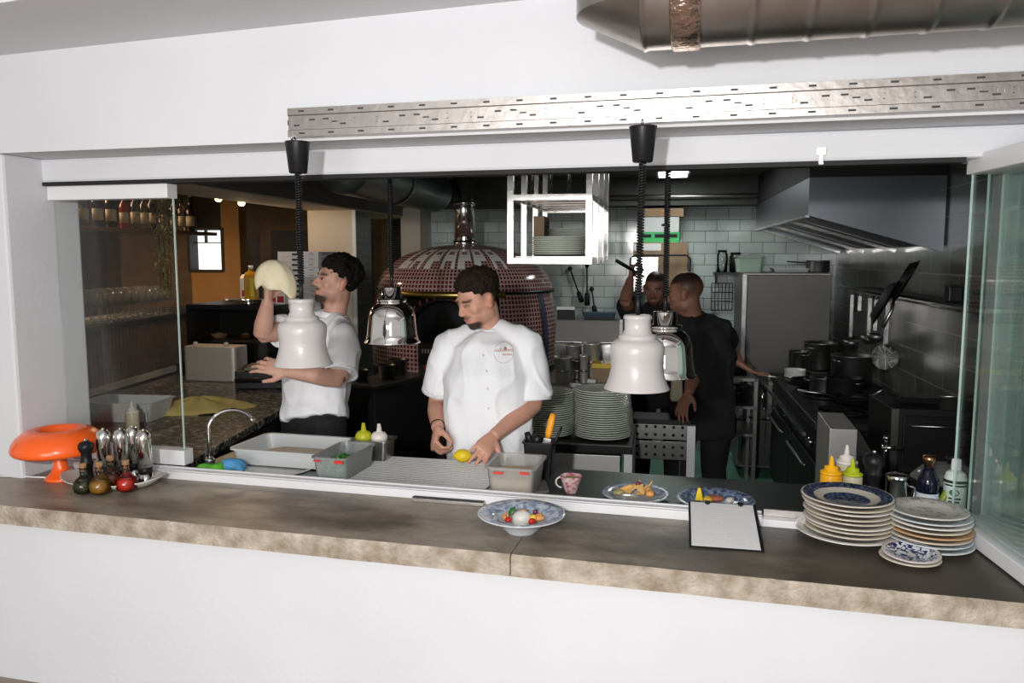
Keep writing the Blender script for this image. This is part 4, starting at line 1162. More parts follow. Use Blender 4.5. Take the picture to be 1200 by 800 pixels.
for k in range(6):
    m = MB(); m.box((rw/2, .12+k*.19, 2.035), (rw-.04, .085, .012)); m.build('slat', 'slat_steel' if 'slat_steel' in M else mat('slat_steel', (0.50, 0.43, 0.40), 0.35, 1.0, bump=.2, bscale=14), t)
m = MB(); m.box((rw/2, rl/2, rz0+.034), (rw-.04, rl-.04, .004)); m.build('bottom_sheet', 'steel', t)
for k in range(3):
    m = MB(); m.tube([(.10+.09*k, .05, 2.05), (.10+.09*k, .05, 2.40)], .008, 8); m.build('hanger_rod', 'chrome', t)
def tray_stack(y, n, r, grp, label, z0):
    me = None
    for k in range(n):
        if me is None:
            m = MB(); m.lathe([(0, 0), (r*.6, 0), (r*.95, .010), (r, .013), (r*.99, .016), (r*.58, .006), (0, .005)], n=36); o = m.build('shelf_plate', 'green_white_china'); me = o.data
        else:
            o = bpy.data.objects.new('shelf_plate', me); COL.objects.link(o)
        p = KX*(ra+rw*.53) + KY*(rb+y) + KO; o.location = (p.x, p.y, z0+k*.0105); tag(o, label, 'plate', grp)
tray_stack(.28, 9, .145, 'plates at the front of the hanging shelf', 'pale plate in the stack at the front of the hanging shelf', rz0+.037)
tray_stack(.92, 15, .145, 'plates at the back of the hanging shelf', 'pale plate in the taller stack at the back of the hanging shelf', rz0+.037)
p = K(ra+.06, rb+.62, rz0+.037)
t = thing('shelf_book', 'cardboard box with black edge marks standing in the hanging shelf', 'box', p, KA)
m = MB(); m.box((0, 0, .11), (.06, .20, .22)); m.build('box', 'cardboard', t)
m = MB()
for k in range(7): m.box((.031, 0, .03+.027*k), (.002, .15, .014))
o = m.build('edge_marks', 'black_matte', t); o['kind'] = 'stuff'

# ceiling light
p = Z(789, 202, 2.388)
t = thing('ceiling_light', 'bright square ceiling light panel at the top of the kitchen', 'ceiling light', p, KA)
mat('light_panel', (1, 1, 0.97), 0.5, emit=9)
m = MB(); m.box((0, 0, 0), (.22, .60, .012)); m.build('diffuser', 'light_panel', t)
m = MB()
for s_ in (-.118, .118): m.box((s_, 0, -.002), (.016, .64, .02))
for s_ in (-.308, .308): m.box((0, s_, -.002), (.22, .016, .02))
m.build('frame', 'white_plastic', t)
l = lamp('ceiling_light_glow', 'AREA', (p.x, p.y, 2.37), 4, (.92, 1, .97), .25); l.rotation_euler = (0, 0, 0)
m = MB(); m.tube([K(-.95, BW-.33, 2.24), K(1.25, BW-.33, 2.24)], .02, 10); o = m.build('ceiling_pipe', 'galv'); tag(o, 'thin metal pipe running along the dark ceiling beam', 'pipe')
t = thing('ceiling_strip', 'grey ceiling strip running into the kitchen above the hanging shelf', 'ceiling strip', K(-.2, 2.3, 2.385), KA)
m = MB(); m.box((0, 0, 0), (.12, 2.2, .03)); m.build('cover', 'white_plastic', t)

# ------------------------------------------------------------------ extractor hood
mat('hood_steel', (0.20, 0.22, 0.24), 0.38, 1.0, bump=.06, bscale=60, aniso=(1, 1, 20))
hn = toK(D(947, 252, 4.3))
ha, hb = hn[0], hn[1]
t = thing('extractor_hood', 'wide dark steel extractor hood above the cooking range', 'extractor hood', K(ha, hb, 0), KA)
hw, hl, z0_, z1_, zw = 1.28-ha, 2.45, 1.965, 2.165, 1.765
pf = [(0, z0_), (0, z1_), (hw, z1_), (hw, zw)]
m = MB(); m.prism([(x, 0, z) for x, z in pf], (0, .012, 0)); m.build('end_panel', 'hood_steel', t)
m = MB(); m.prism([(x, hl, z) for x, z in pf], (0, -.012, 0)); m.build('end_panel', 'hood_steel', t)
m = MB(); m.box2((0, .012, z0_), (.012, hl-.012, z1_)); m.build('front_panel', 'hood_steel', t)
m = MB(); m.box2((.0, .0, z1_), (hw, hl, 2.40)); m.build('shroud', 'black_matte', t)
sl = (zw-z0_)/hw
for k in range(3):
    y0_ = .06+.80*k
    m = MB(); m.prism([(.02, y0_, z0_+.035+sl*.02), (hw-.02, y0_, zw+.035), (hw-.02, y0_, zw+.045), (.02, y0_, z0_+.045+sl*.02)], (0, .70, 0)); m.build('filter', 'hood_steel', t)
    m = MB(); m.bar((.02, y0_+.76, z0_+.01+sl*.02), (hw-.02, y0_+.76, zw+.01), .03, .018); m.build('filter_rail', 'steel_bright', t)
m = MB(); m.bar((-.004, .0, z0_-.006), (-.004, hl, z0_-.006), .02, .012); m.build('drip_edge', 'steel', t)

# ------------------------------------------------------------------ fridge at the back
fa = toK(D(868, 405, 6.2)); fb = toK(D(970, 322, 6.2))
t = thing('steel_fridge', 'tall brushed steel fridge against the back wall under the hood', 'fridge', K(fa[0], fa[1], 0), KA)
fw = fb[0]-fa[0]
m = MB(); m.box2((0, .025, .08), (fw, .66, 1.615)); m.build('body', 'steel_dull', t, bev=.004)
m = MB(); m.box2((.035, 0, .10), (fw-.005, .024, 1.60)); d_ = m.build('door', mat('fridge_steel', (0.115, 0.11, 0.105), 0.45, 1.0, bump=.1, bscale=50, aniso=(1, 1, 30)).name, t, bev=.004)
m = MB(); m.box2((.0, -.01, .10), (.03, .024, 1.60)); m.build('side_trim', 'steel_bright', t)
for x in (.05, fw-.05):
    m = MB(); m.lathe([(0, 0), (.02, 0), (.02, .08), (0, .08)], (x, .3, 0), n=12); m.build('foot', 'black_plastic', t)
FT = 1.615
def onfr(px, py, back=.25): 
    q = D(px, py, 6.2+back); q.z = FT; return q
mat('green_box', (0.34, 0.46, 0.36), 0.4)
q = onfr(877, 322, .30); t = thing('storage_box', 'pale green plastic box on top of the fridge at its left end', 'box', q, KA)
m = MB(); tub(m, .21, .18, .125, .004, .02, .9, .008); m.build('box', 'green_box', t); m = MB(); m.box((0, 0, .132), (.225, .195, .012)); m.build('lid', 'milky_plastic', t, bev=.004)
q = onfr(925, 322, .3); t = thing('flat_tray', 'flat white tray lying on top of the fridge', 'tray', q, KA)
m = MB(); tub(m, .27, .24, .03, .004, .02, .95, .008); m.build('tray', 'tray_plastic', t)
q = onfr(958, 322, .2); t = thing('dark_pot', 'dark steel pot on the right end of the fridge top', 'pot', q, KA)
m = MB(); m.lathe([(0, 0), (.085, 0), (.09, .01), (.09, .09), (.094, .094), (.088, .094), (.086, .012), (0, .01)], n=30); m.build('pot', 'steel_dull', t)
m = MB(); m.bar((-.09, 0, .075), (-.24, -.03, .085), .02, .01); m.build('handle', 'black_plastic', t)
blob('plastic_bag', 'crumpled white bag at the right edge of the fridge top', 'bag', K(toK(onfr(962, 322))[0]+.20, fa[1]+.25, FT+.045), (.10, .07, .045), 'milky_plastic', seed=3, amp=.5) if False else None
q = D(956, 335, 6.13)
t = thing('hanging_bottle', 'green labelled white bottle hanging upside down on the fridge door', 'bottle', (q.x, q.y, q.z-.10), KA)
m = MB(); m.lathe([(0, -.06), (.036, -.06), (.038, -.05), (.038, .02), (.028, .07), (.014, .10), (.014, .13), (0, .13)], n=20, sy=.5); m.build('bottle', 'spray_white', t)
m = MB(); m.lathe([(.0385, -.045), (.0385, .012)], n=20, sy=.52); m.build('label', 'label_green', t)
m = MB(); m.lathe([(.039, -.062), (.039, -.048)], n=20, sy=.53); m.build('band', 'label_dark', t)

# ------------------------------------------------------------------ cooking range along the right wall
ga = .62; gb0, gb1 = 1.60, 3.42
t = thing('cooking_range', 'long dark cooking range along the tiled right wall', 'cooking range', K(ga, gb0, 0), KA)
gl = gb1-gb0; gw = 1.27-ga
mat('range_black', (0.008, 0.008, 0.009), 0.45, 0.0); mat('iron', (0.012, 0.012, 0.012), 0.55, .3)
m = MB(); m.box2((.03, 0, .12), (gw, gl, .84)); m.build('body', 'range_black', t, bev=.006)
m = MB(); m.box2((0, 0, .84), (gw, gl, .885)); m.build('hob', 'range_black', t, bev=.008)
m = MB(); m.bar((-.03, .10, .80), (-.03, gl-.10, .80), .018); m.build('rail', 'steel', t)
for k in range(4):
    y = .18+.42*k
    m = MB(); m.lathe([(0, 0), (.028, 0), (.024, .03), (0, .032)], (.03, y, .74), n=16, axis=(-1, 0, 0)); m.build('knob', 'chrome', t)
for k in range(2):
    m = MB(); m.box2((.012, .06+.82*k, .18), (.03, .80+.82*k, .66)); d_ = m.build('oven_door', 'range_black', t, bev=.005)
    m = MB(); m.tube([(-.01, .14+.82*k, .62), (-.025, .16+.82*k, .62), (-.025, .70+.82*k, .62), (-.01, .72+.82*k, .62)], .009, 8); m.build('handle', 'steel', d_)
m = MB(); m.box2((-.012, gl-.075, .22), (.028, gl+.0, .88)); m.build('corner_post', 'steel_bright', t, bev=.004)
m = MB(); m.tube([(-.02, gl-.04, .76), (-.05, gl-.10, .72), (-.05, gl-.22, .64)], .012, 8); m.build('lever', 'chrome', t)
m = MB(); m.ball((-.03, gl-.04, .78), .028); m.build('lever_knob', 'black_plastic', t)
m = MB(); m.bar((-.14, gl-.04, .55), (.02, gl-.10, .545), .012); m.build('towel_bar', 'chrome', t)
for k in range(3):
    y = .30+.52*k
    for x in (.20, .46):
        g_ = MB()
        for a in range(4):
            g_.bar((x, y, .895), (x+.12*math.cos(a*PI/2+.78), y+.12*math.sin(a*PI/2+.78), .895), .014, .016)
        g_.lathe([(.135, .885), (.14, .9), (.128, .9), (.128, .885)], (x, y, 0), n=24)
        g_.build('burner_grate', 'iron', t)
for y in (.1, gl-.15):
    for x in (.08, gw-.08):
        m = MB(); m.lathe([(0, 0), (.02, 0), (.025, .12), (0, .12)], (x, y, 0), n=12); m.build('foot', 'steel', t)
RT = .9045
def pot(label, px, dep, r, h, mt='steel', z=RT, handle=True, fill=None, name='cooking_pot', py=430):
    q = D(px, py, dep); q.z = z
    t = thing(name, label, 'pot', q, random.uniform(0, 6))
    m = MB(); m.lathe([(0, 0), (r*.95, 0), (r, .012), (r, h-.004), (r+.004, h), (r-.004, h), (r-.006, .012), (0, .008)], n=32); m.build('pot', mt, t)
    if handle:
        for s_ in (-1, 1):
            m = MB(); m.tube([(s_*r, -.03, h*.8), (s_*(r+.03), -.025, h*.84), (s_*(r+.03), .025, h*.84), (s_*r, .03, h*.8)], .005, 6); m.build('handle', 'steel', t)
    if fill:
        m = MB(); m.lathe([(0, h*.55), (r-.007, h*.55), (r*.5, h*.78), (0, h*.85)], n=20); m.build('contents', fill, t)
    return t
mat('pale_food', (0.55, 0.50, 0.28), 0.6, var=.4, vscale=40); mat('red_food', (0.20, 0.03, 0.02), 0.5)
pot('steel pot of pale food at the far left end of the range', 936, 6.0, .075, .13, fill='pale_food')
pot('larger steel pot of pale food beside the back wall on the range', 961, 5.95, .12, .20, fill='pale_food')
pot('wide dark pot with red sauce nearest the tiled wall', 998, 5.35, .13, .18, 'steel_dull', fill='red_food')
t = pot('small white bowl on the range in front of the left pot', 932, 5.45, .07, .07, 'white_plastic', handle=False, name='mixing_bowl'); t['category'] = 'bowl'
pot('steel saucepan in the middle of the range', 967, 4.9, .085, .10, 'steel_dull')
pot('black casserole near the wall in the middle of the range', 990, 4.75, .10, .12, 'iron')
def pan(label, px, dep, ang, r=.12, z=RT, py=440):
    q = D(px, py, dep); q.z = z
    t = thing('frying_pan', label, 'frying pan', q, ang)
    m = MB(); m.lathe([(0, 0), (r*.8, 0), (r, .04), (r+.002, .042), (r*.78, .006), (0, .006)], n=32); m.build('pan', 'iron', t)
    m = MB(); m.tube([(r*.95, 0, .035), (r+.05, 0, .055), (r+.20, 0, .07)], [.008, .008, .011], 8, sc=(.7, 1)); m.build('handle', 'steel', t)
    return t
pan('black frying pan with its handle to the aisle on the middle range', 950, 5.2, 3.6)
pan('black frying pan on the near part of the range', 1003, 4.55, 3.3)
# fryer-like steel bin at the near end and black worktop oven
q = toK(D(985, 500, 3.72))
t = thing('steel_bin', 'slanted steel ingredient bin at the near end of the range', 'steel bin', K(.60, 1.12, 0), KA)
m = MB(); w_ = .22
m.prism([(0, 0, .62), (0, 0, .955), (.0, .30, .975), (.0, .30, .62)], (w_*.55, 0, 0)); m.build('body', 'bright_steel', t, bev=.004)
m = MB(); m.prism([(w_*.56, -.004, .60), (w_*.56, -.004, .955), (w_, -.004, .80), (w_, -.004, .60)], (0, .30, 0)); m.build('side_plate', 'steel_bright', t)
m = MB(); m.box2((.02, .02, .06), (w_-.02, .28, .62)); m.build('stand', 'steel_dull', t)
m = MB(); m.box2((.0, 0, 0), (.03, .03, .62)); m.build('leg', 'steel_dull', t); m = MB(); m.box2((w_-.03, .0, 0), (w_, .03, .62)); m.build('leg', 'steel_dull', t)
m = MB(); m.box2((0, .27, 0), (.03, .30, .62)); m.build('leg', 'steel_dull', t); m = MB(); m.box2((w_-.03, .27, 0), (w_, .30, .62)); m.build('leg', 'steel_dull', t)
q = toK(D(1052, 480, 3.62))
t = thing('worktop_oven', 'black box oven with steel edges standing by the right wall', 'oven', K(.86, 1.12, 0), KA)
q = (.86+.06, 1.12)
m = MB(); m.box2((0, 0, .10), (.42, .40, 1.06)); m.build('body', 'range_black', t, bev=.006)
m = MB(); m.box2((.05, -.015, .80), (.40, 0, 1.03)); d_ = m.build('door', 'black_metal', t, bev=.004)
m = MB(); m.tube([(.08, -.02, .99), (.08, -.04, .99), (.37, -.04, .99), (.37, -.02, .99)], .007, 8); m.build('handle', 'steel', d_)
m = MB(); m.box2((.0, -.012, .10), (.03, 0, 1.06)); m.build('edge_trim', 'steel', t)
m = MB(); m.box2((.0, -.05, .70), (.42, .0, .77)); m.build('shelf', 'range_black', t)
m = MB(); m.tube([(-.03, -.06, .80), (-.03, -.06, .93)], .009, 8); m.tube([(-.05, -.06, .89), (.04, -.06, .89)], .011, 8); m.ball((-.03, -.06, .935), .016); m.build('gas_tap', 'chrome', t)
for x in (.03, .37):
    for y in (.03, .36):
        m = MB(); m.box2((x, y, 0), (x+.03, y+.03, .10)); m.build('foot', 'black_plastic', t)
p = K(q[0]+.10, q[1]+.18, 1.06)
t = thing('grill_basket', 'wire handled grill basket lying on top of the black box oven', 'grill basket', p, KA)
m = MB(); m.loft([rrect(.16, .12, .01, .005), rrect(.18, .14, .01, .035)], smooth=False); m.build('basket', 'black_metal', t)
m = MB(); m.tube([(-.09, 0, .03), (-.16, -.02, .06), (-.20, -.02, .03)], .005, 6); m.build('loop_handle', 'steel', t)
m = MB(); m.tube([(.09, .0, .03), (.25, .0, .035)], .006, 6); m.build('handle', 'steel', t)

# shelf and utensils on the right wall
z_sh = 1.53
t = thing('wall_shelf', 'narrow dark shelf on the right tiled wall', 'shelf', K(1.14, .30, z_sh), KA)
m = MB(); m.box2((0, 0, -.012), (.148, 3.0, 0)); m.build('board', 'black_metal', t)
m = MB(); m.tube([(.01, .02, -.03), (.01, 2.98, -.03)], .006, 8); m.build('hanging_rail', 'steel', t)
for y in (.35, 2.7): m = MB(); m.prism([(.148, y, -.012), (.148, y, -.12), (.02, y, -.012)], (0, .01, 0)); m.build('bracket', 'black_metal', t)
def wall_tool(px, ptop, pbot, dep, kind, label):
    b_ = min((K(1.142, .2+.01*k_, 1.5) for k_ in range(320)), key=lambda p: abs((p-EYEV).dot(VR)/(p-EYEV).dot(VF)*F_PX+600-px))
    dz = ((b_-EYEV).dot(VF))*(pbot-ptop)/F_PX
    a = Vector((b_.x, b_.y, 1.475)); b_ = Vector((b_.x, b_.y, 1.475-dz))
    t = thing(kind, label, 'kitchen utensil', b_, KA, 'utensils hanging on the right wall')
    h_ = a.z-b_.z
    m = MB(); m.bar((0, 0, .03), (0, 0, h_), .022, .006, up=(0, 1, 0)); m.build('handle', 'steel_bright', t)
    m = MB(); m.tube(arc((0, 0, h_+.012), .014, -PI/2, PI, 8, (0, 1, 0), (0, 0, 1)), .003, 6); m.build('hook', 'steel', t)
    if kind == 'ladle':
        m = MB(); m.lathe([(0, -.045), (.03, -.038), (.05, -.015), (.055, .012), (.052, .012), (.047, -.013), (.028, -.034), (0, -.040)], (0, -.035, 0), n=24); m.build('bowl', 'steel_dull', t)
    elif kind == 'spider_strainer':
        m = MB()
        for k in range(5): m.lathe([(.075*(k+1)/5-.002, -.012*(1-((k+1)/5)**2)), (.075*(k+1)/5+.002, -.012*(1-((k+1)/5)**2))], (0, 0, 0), n=24)
        for k in range(6): a_ = PI*k/6; m.bar((-.075*math.cos(a_), -.075*math.sin(a_), 0), (.075*math.cos(a_), .075*math.sin(a_), 0), .003)
        mr = Matrix.Rotation(R(78), 3, 'X')
        m.v = [mr @ p + Vector((0, 0, -.05)) for p in m.v]
        m.build('mesh', 'steel', t)
        m = MB(); m.bar((-.012, 0, .0), (-.012, 0, h_*.7), .006); m.build('twin_wire', 'steel', t)
    else:
        m = MB(); m.box((0, 0, -.06), (.07, .012, .17)); m.build('blade', 'black_metal', t, bev=.002)
wall_tool(999, 333, 388, 5.15, 'ladle', 'steel ladle hanging leftmost under the wall shelf')
wall_tool(1008, 343, 365, 5.05, 'cleaver', 'dark square cleaver hanging between the ladles')
wall_tool(1020, 342, 388, 4.85, 'ladle', 'longer steel ladle hanging left of the frying pan')
wall_tool(1027, 338, 380, 5.0, 'ladle', 'small steel ladle hanging directly under the frying pan')
wall_tool(1041, 350, 405, 4.6, 'spider_strainer', 'long round wire strainer hanging below the wall shelf')
q = D(1055, 327, 4.40)
t = thing('frying_pan', 'black frying pan tilted on edge over the wall shelf', 'frying pan', q)
def edge_pan(t, ang):
    n_ = (VR*.78 - VU*.50 - VF*.40).normalized(); u_ = (VR*.60 + VU*.80); u_ = (u_ - n_*u_.dot(n_)).normalized(); w_ = n_.cross(u_)
    mr = Matrix((u_, w_, n_)).transposed()
    m = MB(); m.lathe([(0, 0), (.10, 0), (.132, .035), (.135, .037), (.10, .006), (0, .006)], n=36); m.v = [mr @ p for p in m.v]; m.build('pan', 'iron', t)
    m = MB(); m.tube([(-.12, 0, .03), (-.17, 0, .05), (-.28, 0, .055)], [.009, .009, .013], 8); m.v = [mr @ (Matrix.Rotation(ang, 3, 'Z') @ p) for p in m.v]; m.build('handle', 'steel', t)
edge_pan(t, .1)
q = D(1031, 351, 4.36)
t = thing('frying_pan', 'second black pan on edge, hanging just below the shelf edge', 'frying pan', q)
edge_pan(t, PI*.9)
q = K(1.20, 1.45, z_sh); t = thing('spice_tin', 'small dark tin at the near end of the wall shelf', 'tin', q, KA)
m = MB(); m.box((0, 0, .035), (.06, .07, .07)); m.build('tin', 'black_metal', t, bev=.004); m = MB(); m.box((0, 0, .075), (.064, .074, .01)); m.build('lid', 'black_plastic', t, bev=.002)

# ------------------------------------------------------------------ preparation table in the middle
ta = toK(D(636, 513, 4.1)); 
TZ = .815
t = thing('prep_table', 'steel preparation table with dark top carrying two tall plate stacks', 'table', K(ta[0]-.16, 1.20, 0), KA)
tw, td = .62, .52
m = MB(); m.box2((0, 0, TZ-.045), (tw, td, TZ)); m.build('top', 'black_metal', t, bev=.003)
m = MB(); m.box2((0, -.004, TZ-.006), (tw, .0, TZ)); m.build('edge_strip', 'steel_bright', t)
m = MB(); m.box2((.02, .02, .30), (tw-.06, .035, TZ-.06)); m.build('front_panel', 'bright_steel', t, bev=.002)
for x in (.0, tw-.04):
    for y in (.0, td-.04): m = MB(); m.box2((x, y, 0), (x+.04, y+.04, TZ-.045)); m.build('leg', 'white_frame', t)
m = MB(); m.box2((.02, .04, .2), (tw-.02, td-.02, .22)); m.build('undershelf', 'steel_dull', t)
def plate_stack(px, py, dep, r, n, dz, label, grp):
    q = D(px, py, dep); me = None
    for k in range(n):
        if me is None:
            m = MB(); m.lathe([(0, 0), (r*.55, 0), (r*.92, .012), (r-.002, .016), (r, .018), (r*.985, .0205), (r*.9, .017), (r*.55, .005), (0, .005)], n=48); o = m.build('pizza_plate', 'green_white_china'); me = o.data
        else: o = bpy.data.objects.new('pizza_plate', me); COL.objects.link(o)
        o.location = (q.x+random.uniform(-.002, .002), q.y+random.uniform(-.002, .002), TZ+k*dz); tag(o, label, 'plate', grp)
plate_stack(641, 500, 4.18, .142, 20, .0113, 'large pale plate in the tall stack beside the middle chef\'s elbow', 'plates in the stack behind the chef')
plate_stack(706, 500, 4.12, .146, 22, .0113, 'large pale plate in the tall stack under the right white lamp', 'plates in the stack under the lamp')

# prep counter behind with steel inserts
pa = toK(D(640, 450, 4.85))
t = thing('salad_counter', 'steel topping counter behind the plate stacks, with a lifted lid', 'counter', K(pa[0], 1.95, 0), KA)
cw, cd, cz = .44, .62, 1.0
m = MB(); m.box2((0, 0, .1), (cw, cd, cz-.03)); m.build('cabinet', 'steel_dull', t, bev=.004)
m = MB(); m.box2((-.01, -.01, cz-.03), (cw+.01, cd+.01, cz)); m.build('top', 'steel', t, bev=.003)
m = MB(); m.box2((0, .52, cz), (cw, .54, cz+.16)); m.box2((0, .46, cz+.16), (cw, .62, cz+.18)); m.build('riser', 'steel_bright', t)
m = MB(); m.prism([(0, .50, cz+.185), (0, .58, cz+.325), (0, .595, cz+.325), (0, .515, cz+.185)], (.42, 0, 0)); m.build('lid', 'bright_steel', t, bev=.004)
m = MB(); m.box2((.42, .48, cz), (.44, .50, cz+.34)); m.build('post', 'white_frame', t)
for x in (.04, cw-.04):
    for y in (.05, cd-.05): m = MB(); m.lathe([(0, 0), (.02, 0), (.02, .1), (0, .1)], (x, y, 0), n=10); m.build('foot', 'steel', t)
def canister(px, py, dep, r, h, label, mt='bright_steel', name='steel_canister', z=None):
    q = D(px, py, dep); q.z = cz if z is None else z
    t = thing(name, label, 'canister', q, 0, 'steel canisters')
    m = MB(); m.lathe([(0, 0), (r*.92, 0), (r, .01), (r*1.02, h-.012), (r*1.18, h-.010), (r*1.18, h), (r*.95, h), (r*.9, .012), (0, .012)], n=28); m.build('can', mt, t)
    m = MB(); m.lathe([(r*1.03, h*.42), (r*1.05, h*.44), (r*1.05, h*.47), (r*1.03, h*.49)], n=28); m.build('band', 'steel_dull', t)
canister(659, 445, 4.72, .046, .155, 'steel canister at the left front of the topping counter')
canister(671, 440, 5.05, .045, .19, 'steel canister behind the left front one')
canister(693, 432, 4.92, .052, .215, 'tall steel canister in front of the lifted lid')
canister(684, 450, 4.68, .022, .17, 'slim steel cylinder between the two taller canisters', name='slim_canister')
canister(676, 448, 4.85, .030, .12, 'low dark steel canister behind the slim cylinder', 'steel_dull')
mat('yellow_box', (0.62, 0.43, 0.01), 0.4)
q = D(708, 440, 4.80); q.z = cz
t = thing('yellow_tub', 'yellow box behind the second plate stack', 'box', q, KA)
m = MB(); m.box((0, 0, .04), (.13, .14, .08)); m.build('box', 'cardboard', t); m = MB(); m.box((0, 0, .096), (.14, .15, .03)); m.build('lid', 'yellow_box', t, bev=.004)
q = D(683, 445, 4.62); q.z = cz
o = MB(); o.box((0, 0, .012), (.09, .05, .022)); o = o.build('folded_napkin', 'paper', bev=.005); o.location = (q.x+.02, q.y+.10, cz); tag(o, 'small white folded napkin at the front of the topping counter', 'napkin')
q = D(673, 372, 5.5); z_ = cz+.15
t = thing('knife_block', 'small black box with white top behind the lifted lid', 'box', K(pa[0]+.06, 2.57, cz+.18), KA)
m = MB(); m.box((0, 0, .13), (.11, .06, .16)); m.build('box', 'black_matte', t); m = MB(); m.box((0, 0, .222), (.12, .07, .02)); m.build('top', 'white_plastic', t); m = MB(); m.box((0, 0, .025), (.1, .05, .05)); m.build('foot', 'black_matte', t)
t = thing('blue_tray', 'dark blue tray lying behind the lifted steel lid', 'tray', K(pa[0]+.28, 2.57, cz+.18), KA)
mat('tray_blue', (0.03, 0.07, 0.11), 0.4)
m = MB(); m.box((0, 0, .085), (.20, .05, .17)); m.build('stand', 'black_matte', t); m = MB(); m.loft([rrect(.20, .10, .01, .17), rrect(.22, .11, .01, .195)], smooth=False); m.build('tray', 'tray_blue', t)
# peels and rods against the back wall
def rod(label, pxa, pya, pxb, pyb, hz, name='oven_tool'):
    a = toK(D(pxa, pya, 6.6)); b_ = toK(D(pxb, pyb, 6.6))
    A = K(a[0], BW-.03, a[2]); B = K(b_[0], BW-.05, b_[2])
    t = thing(name, label, 'oven tool', B)
    m = MB(); m.tube([A, B], .007, 8); m.build('rod', 'black_metal', t, world=True)
    u = (B-A)
    m = MB(); m.tube([A+u*.70, A+u*.72, B, B+u*.03], [.010, .020, .024, .012], 8); m.build('grip', 'black_plastic', t, world=True)
    m = MB(); m.ball(A, .022, 10); m.build('hook', 'black_metal', t, world=True)
rod('black oven tool leaning diagonally on the back wall tiles', 658, 316, 673, 358, 0)
rod('upright black oven tool beside the diagonal one', 680, 312, 680, 362, 0)
rod('black tongs leaning on the tiles right of the small black box', 686, 342, 690, 372, 0)
# perforated steel cart
q = toK(D(741, 555, 4.55))
t = thing('perforated_cart', 'low steel cart with perforated side beside the near black-shirted cook', 'cart', K(q[0]+.0, q[1], 0), KA)
ww = .30
for z0__, z1__ in ((.60, .705), (.715, .80)):
    m = MB(); m.box2((0, 0, z0__), (ww, .012, z1__)); pl_ = m.build('side_panel', 'steel', t, bev=.002)
    m = MB()
    for i in range(6):
        for j in range(2): m.lathe([(0, 0), (.009, 0), (.009, .002), (0, .002)], (.025+.05*i, -.0005, z0__+.028+.045*j), n=10, axis=(0, -1, 0))
    o = m.build('holes', 'black_gap', pl_); o['kind'] = 'stuff'
m = MB(); m.box2((0, 0, .80), (ww+.02, .2, .83)); m.build('top', 'black_metal', t)
m = MB(); m.box2((ww, -.01, .46), (ww+.045, .03, .80)); m.build('front_post', 'white_frame', t)
for x in (.02, ww-.02):
    m = MB(); m.box2((x-.015, .15, 0), (x+.015, .19, .80)); m.build('leg', 'steel_dull', t)
    m = MB(); m.box2((x-.015, .02, 0), (x+.015, .05, .80)); m.build('leg', 'black_metal', t)

# back wall: wire-framed shelf with crates
sa, sb = toK(D(738, 335, 6.75)), toK(D(808, 335, 6.75))
t = thing('wire_shelf', 'black wire shelf on the back wall carrying cardboard boxes and a green crate', 'shelf', K(sa[0], BW-.34, 0), KA)
sw = sb[0]-sa[0]
zs = D(770, 330, 6.75).z; zt = D(770, 299, 6.6).z
m = MB(); m.box2((0, 0, 1.42), (sw, .33, 1.44)); m.build('board', 'black_metal', t)
m = MB(); m.tube([(0, 0, 1.0), (0, 0, zt-.03), (.03, 0, zt), (sw-.03, 0, zt), (sw, 0, zt-.03), (sw, 0, 1.0)], .008, 8); m.build('frame', 'black_metal', t)
for x in (0, sw): m = MB(); m.tube([(x, 0, 1.43), (x, .34, 1.43)], .008, 8); m.build('arm', 'black_metal', t)
m = MB(); m.box2((.01, .02, 1.44), (sw*.46, .03, zt-.02)); o = m.build('shelf_panel', 'mirror_steel', t)
zt2 = zt
o = thing('cardboard_box', 'big brown cardboard box on the wire shelf', 'box', K(sa[0]+sw*.5, BW-.15, 1.44), KA)
m = MB(); m.box((0, 0, (zt+.11-1.44)/2), (sw*.92, .24, zt+.11-1.44)); m.build('box', 'cardboard', o, bev=.003); m = MB(); m.box((-sw*.22, -.121, (zt+.07-1.44)), (sw*.46, .003, .06)); m.build('label', 'paper', o)
mat('crate_green', (0.03, 0.50, 0.13), 0.4)
zb = zt+.11
o = thing('green_crate', 'bright green plastic crate on the cardboard box', 'crate', K(sa[0]+sw*.48, BW-.15, zb), KA)
m = MB(); tub(m, sw*.70, .22, .085, .006, .01, .97, .004); m.build('crate', 'crate_green', o)
m = MB()
for k in range(3): m.box((-sw*.22+sw*.22*k, -.111, .055), (sw*.16, .004, .028))
x_ = m.build('openings', 'black_gap', o); x_['kind'] = 'stuff'
o = thing('white_crate', 'white box on the green crate', 'box', K(sa[0]+sw*.46, BW-.15, zb+.086), KA)
m = MB(); m.box((0, 0, .065), (sw*.70, .22, .13)); m.build('box', 'tray_plastic', o, bev=.004); m = MB(); m.box((sw*.12, -.112, .06), (.07, .004, .02)); m.build('slot', 'black_gap', o)
o = thing('cardboard_tray', 'flat brown cardboard tray topmost of the boxes', 'box', K(sa[0]+sw*.50, BW-.15, zb+.217), KA)
m = MB(); m.box((0, 0, .035), (sw*.76, .24, .07)); m.build('tray', 'cardboard', o, bev=.003); m = MB(); m.prism([(-sw*.10, -.122, .07), (-sw*.06, -.122, .045), (sw*.30, -.122, .045), (sw*.30, -.122, .03), (-sw*.14, -.122, .03)], (0, -.002, 0)); m.build('flap', 'cork', o)
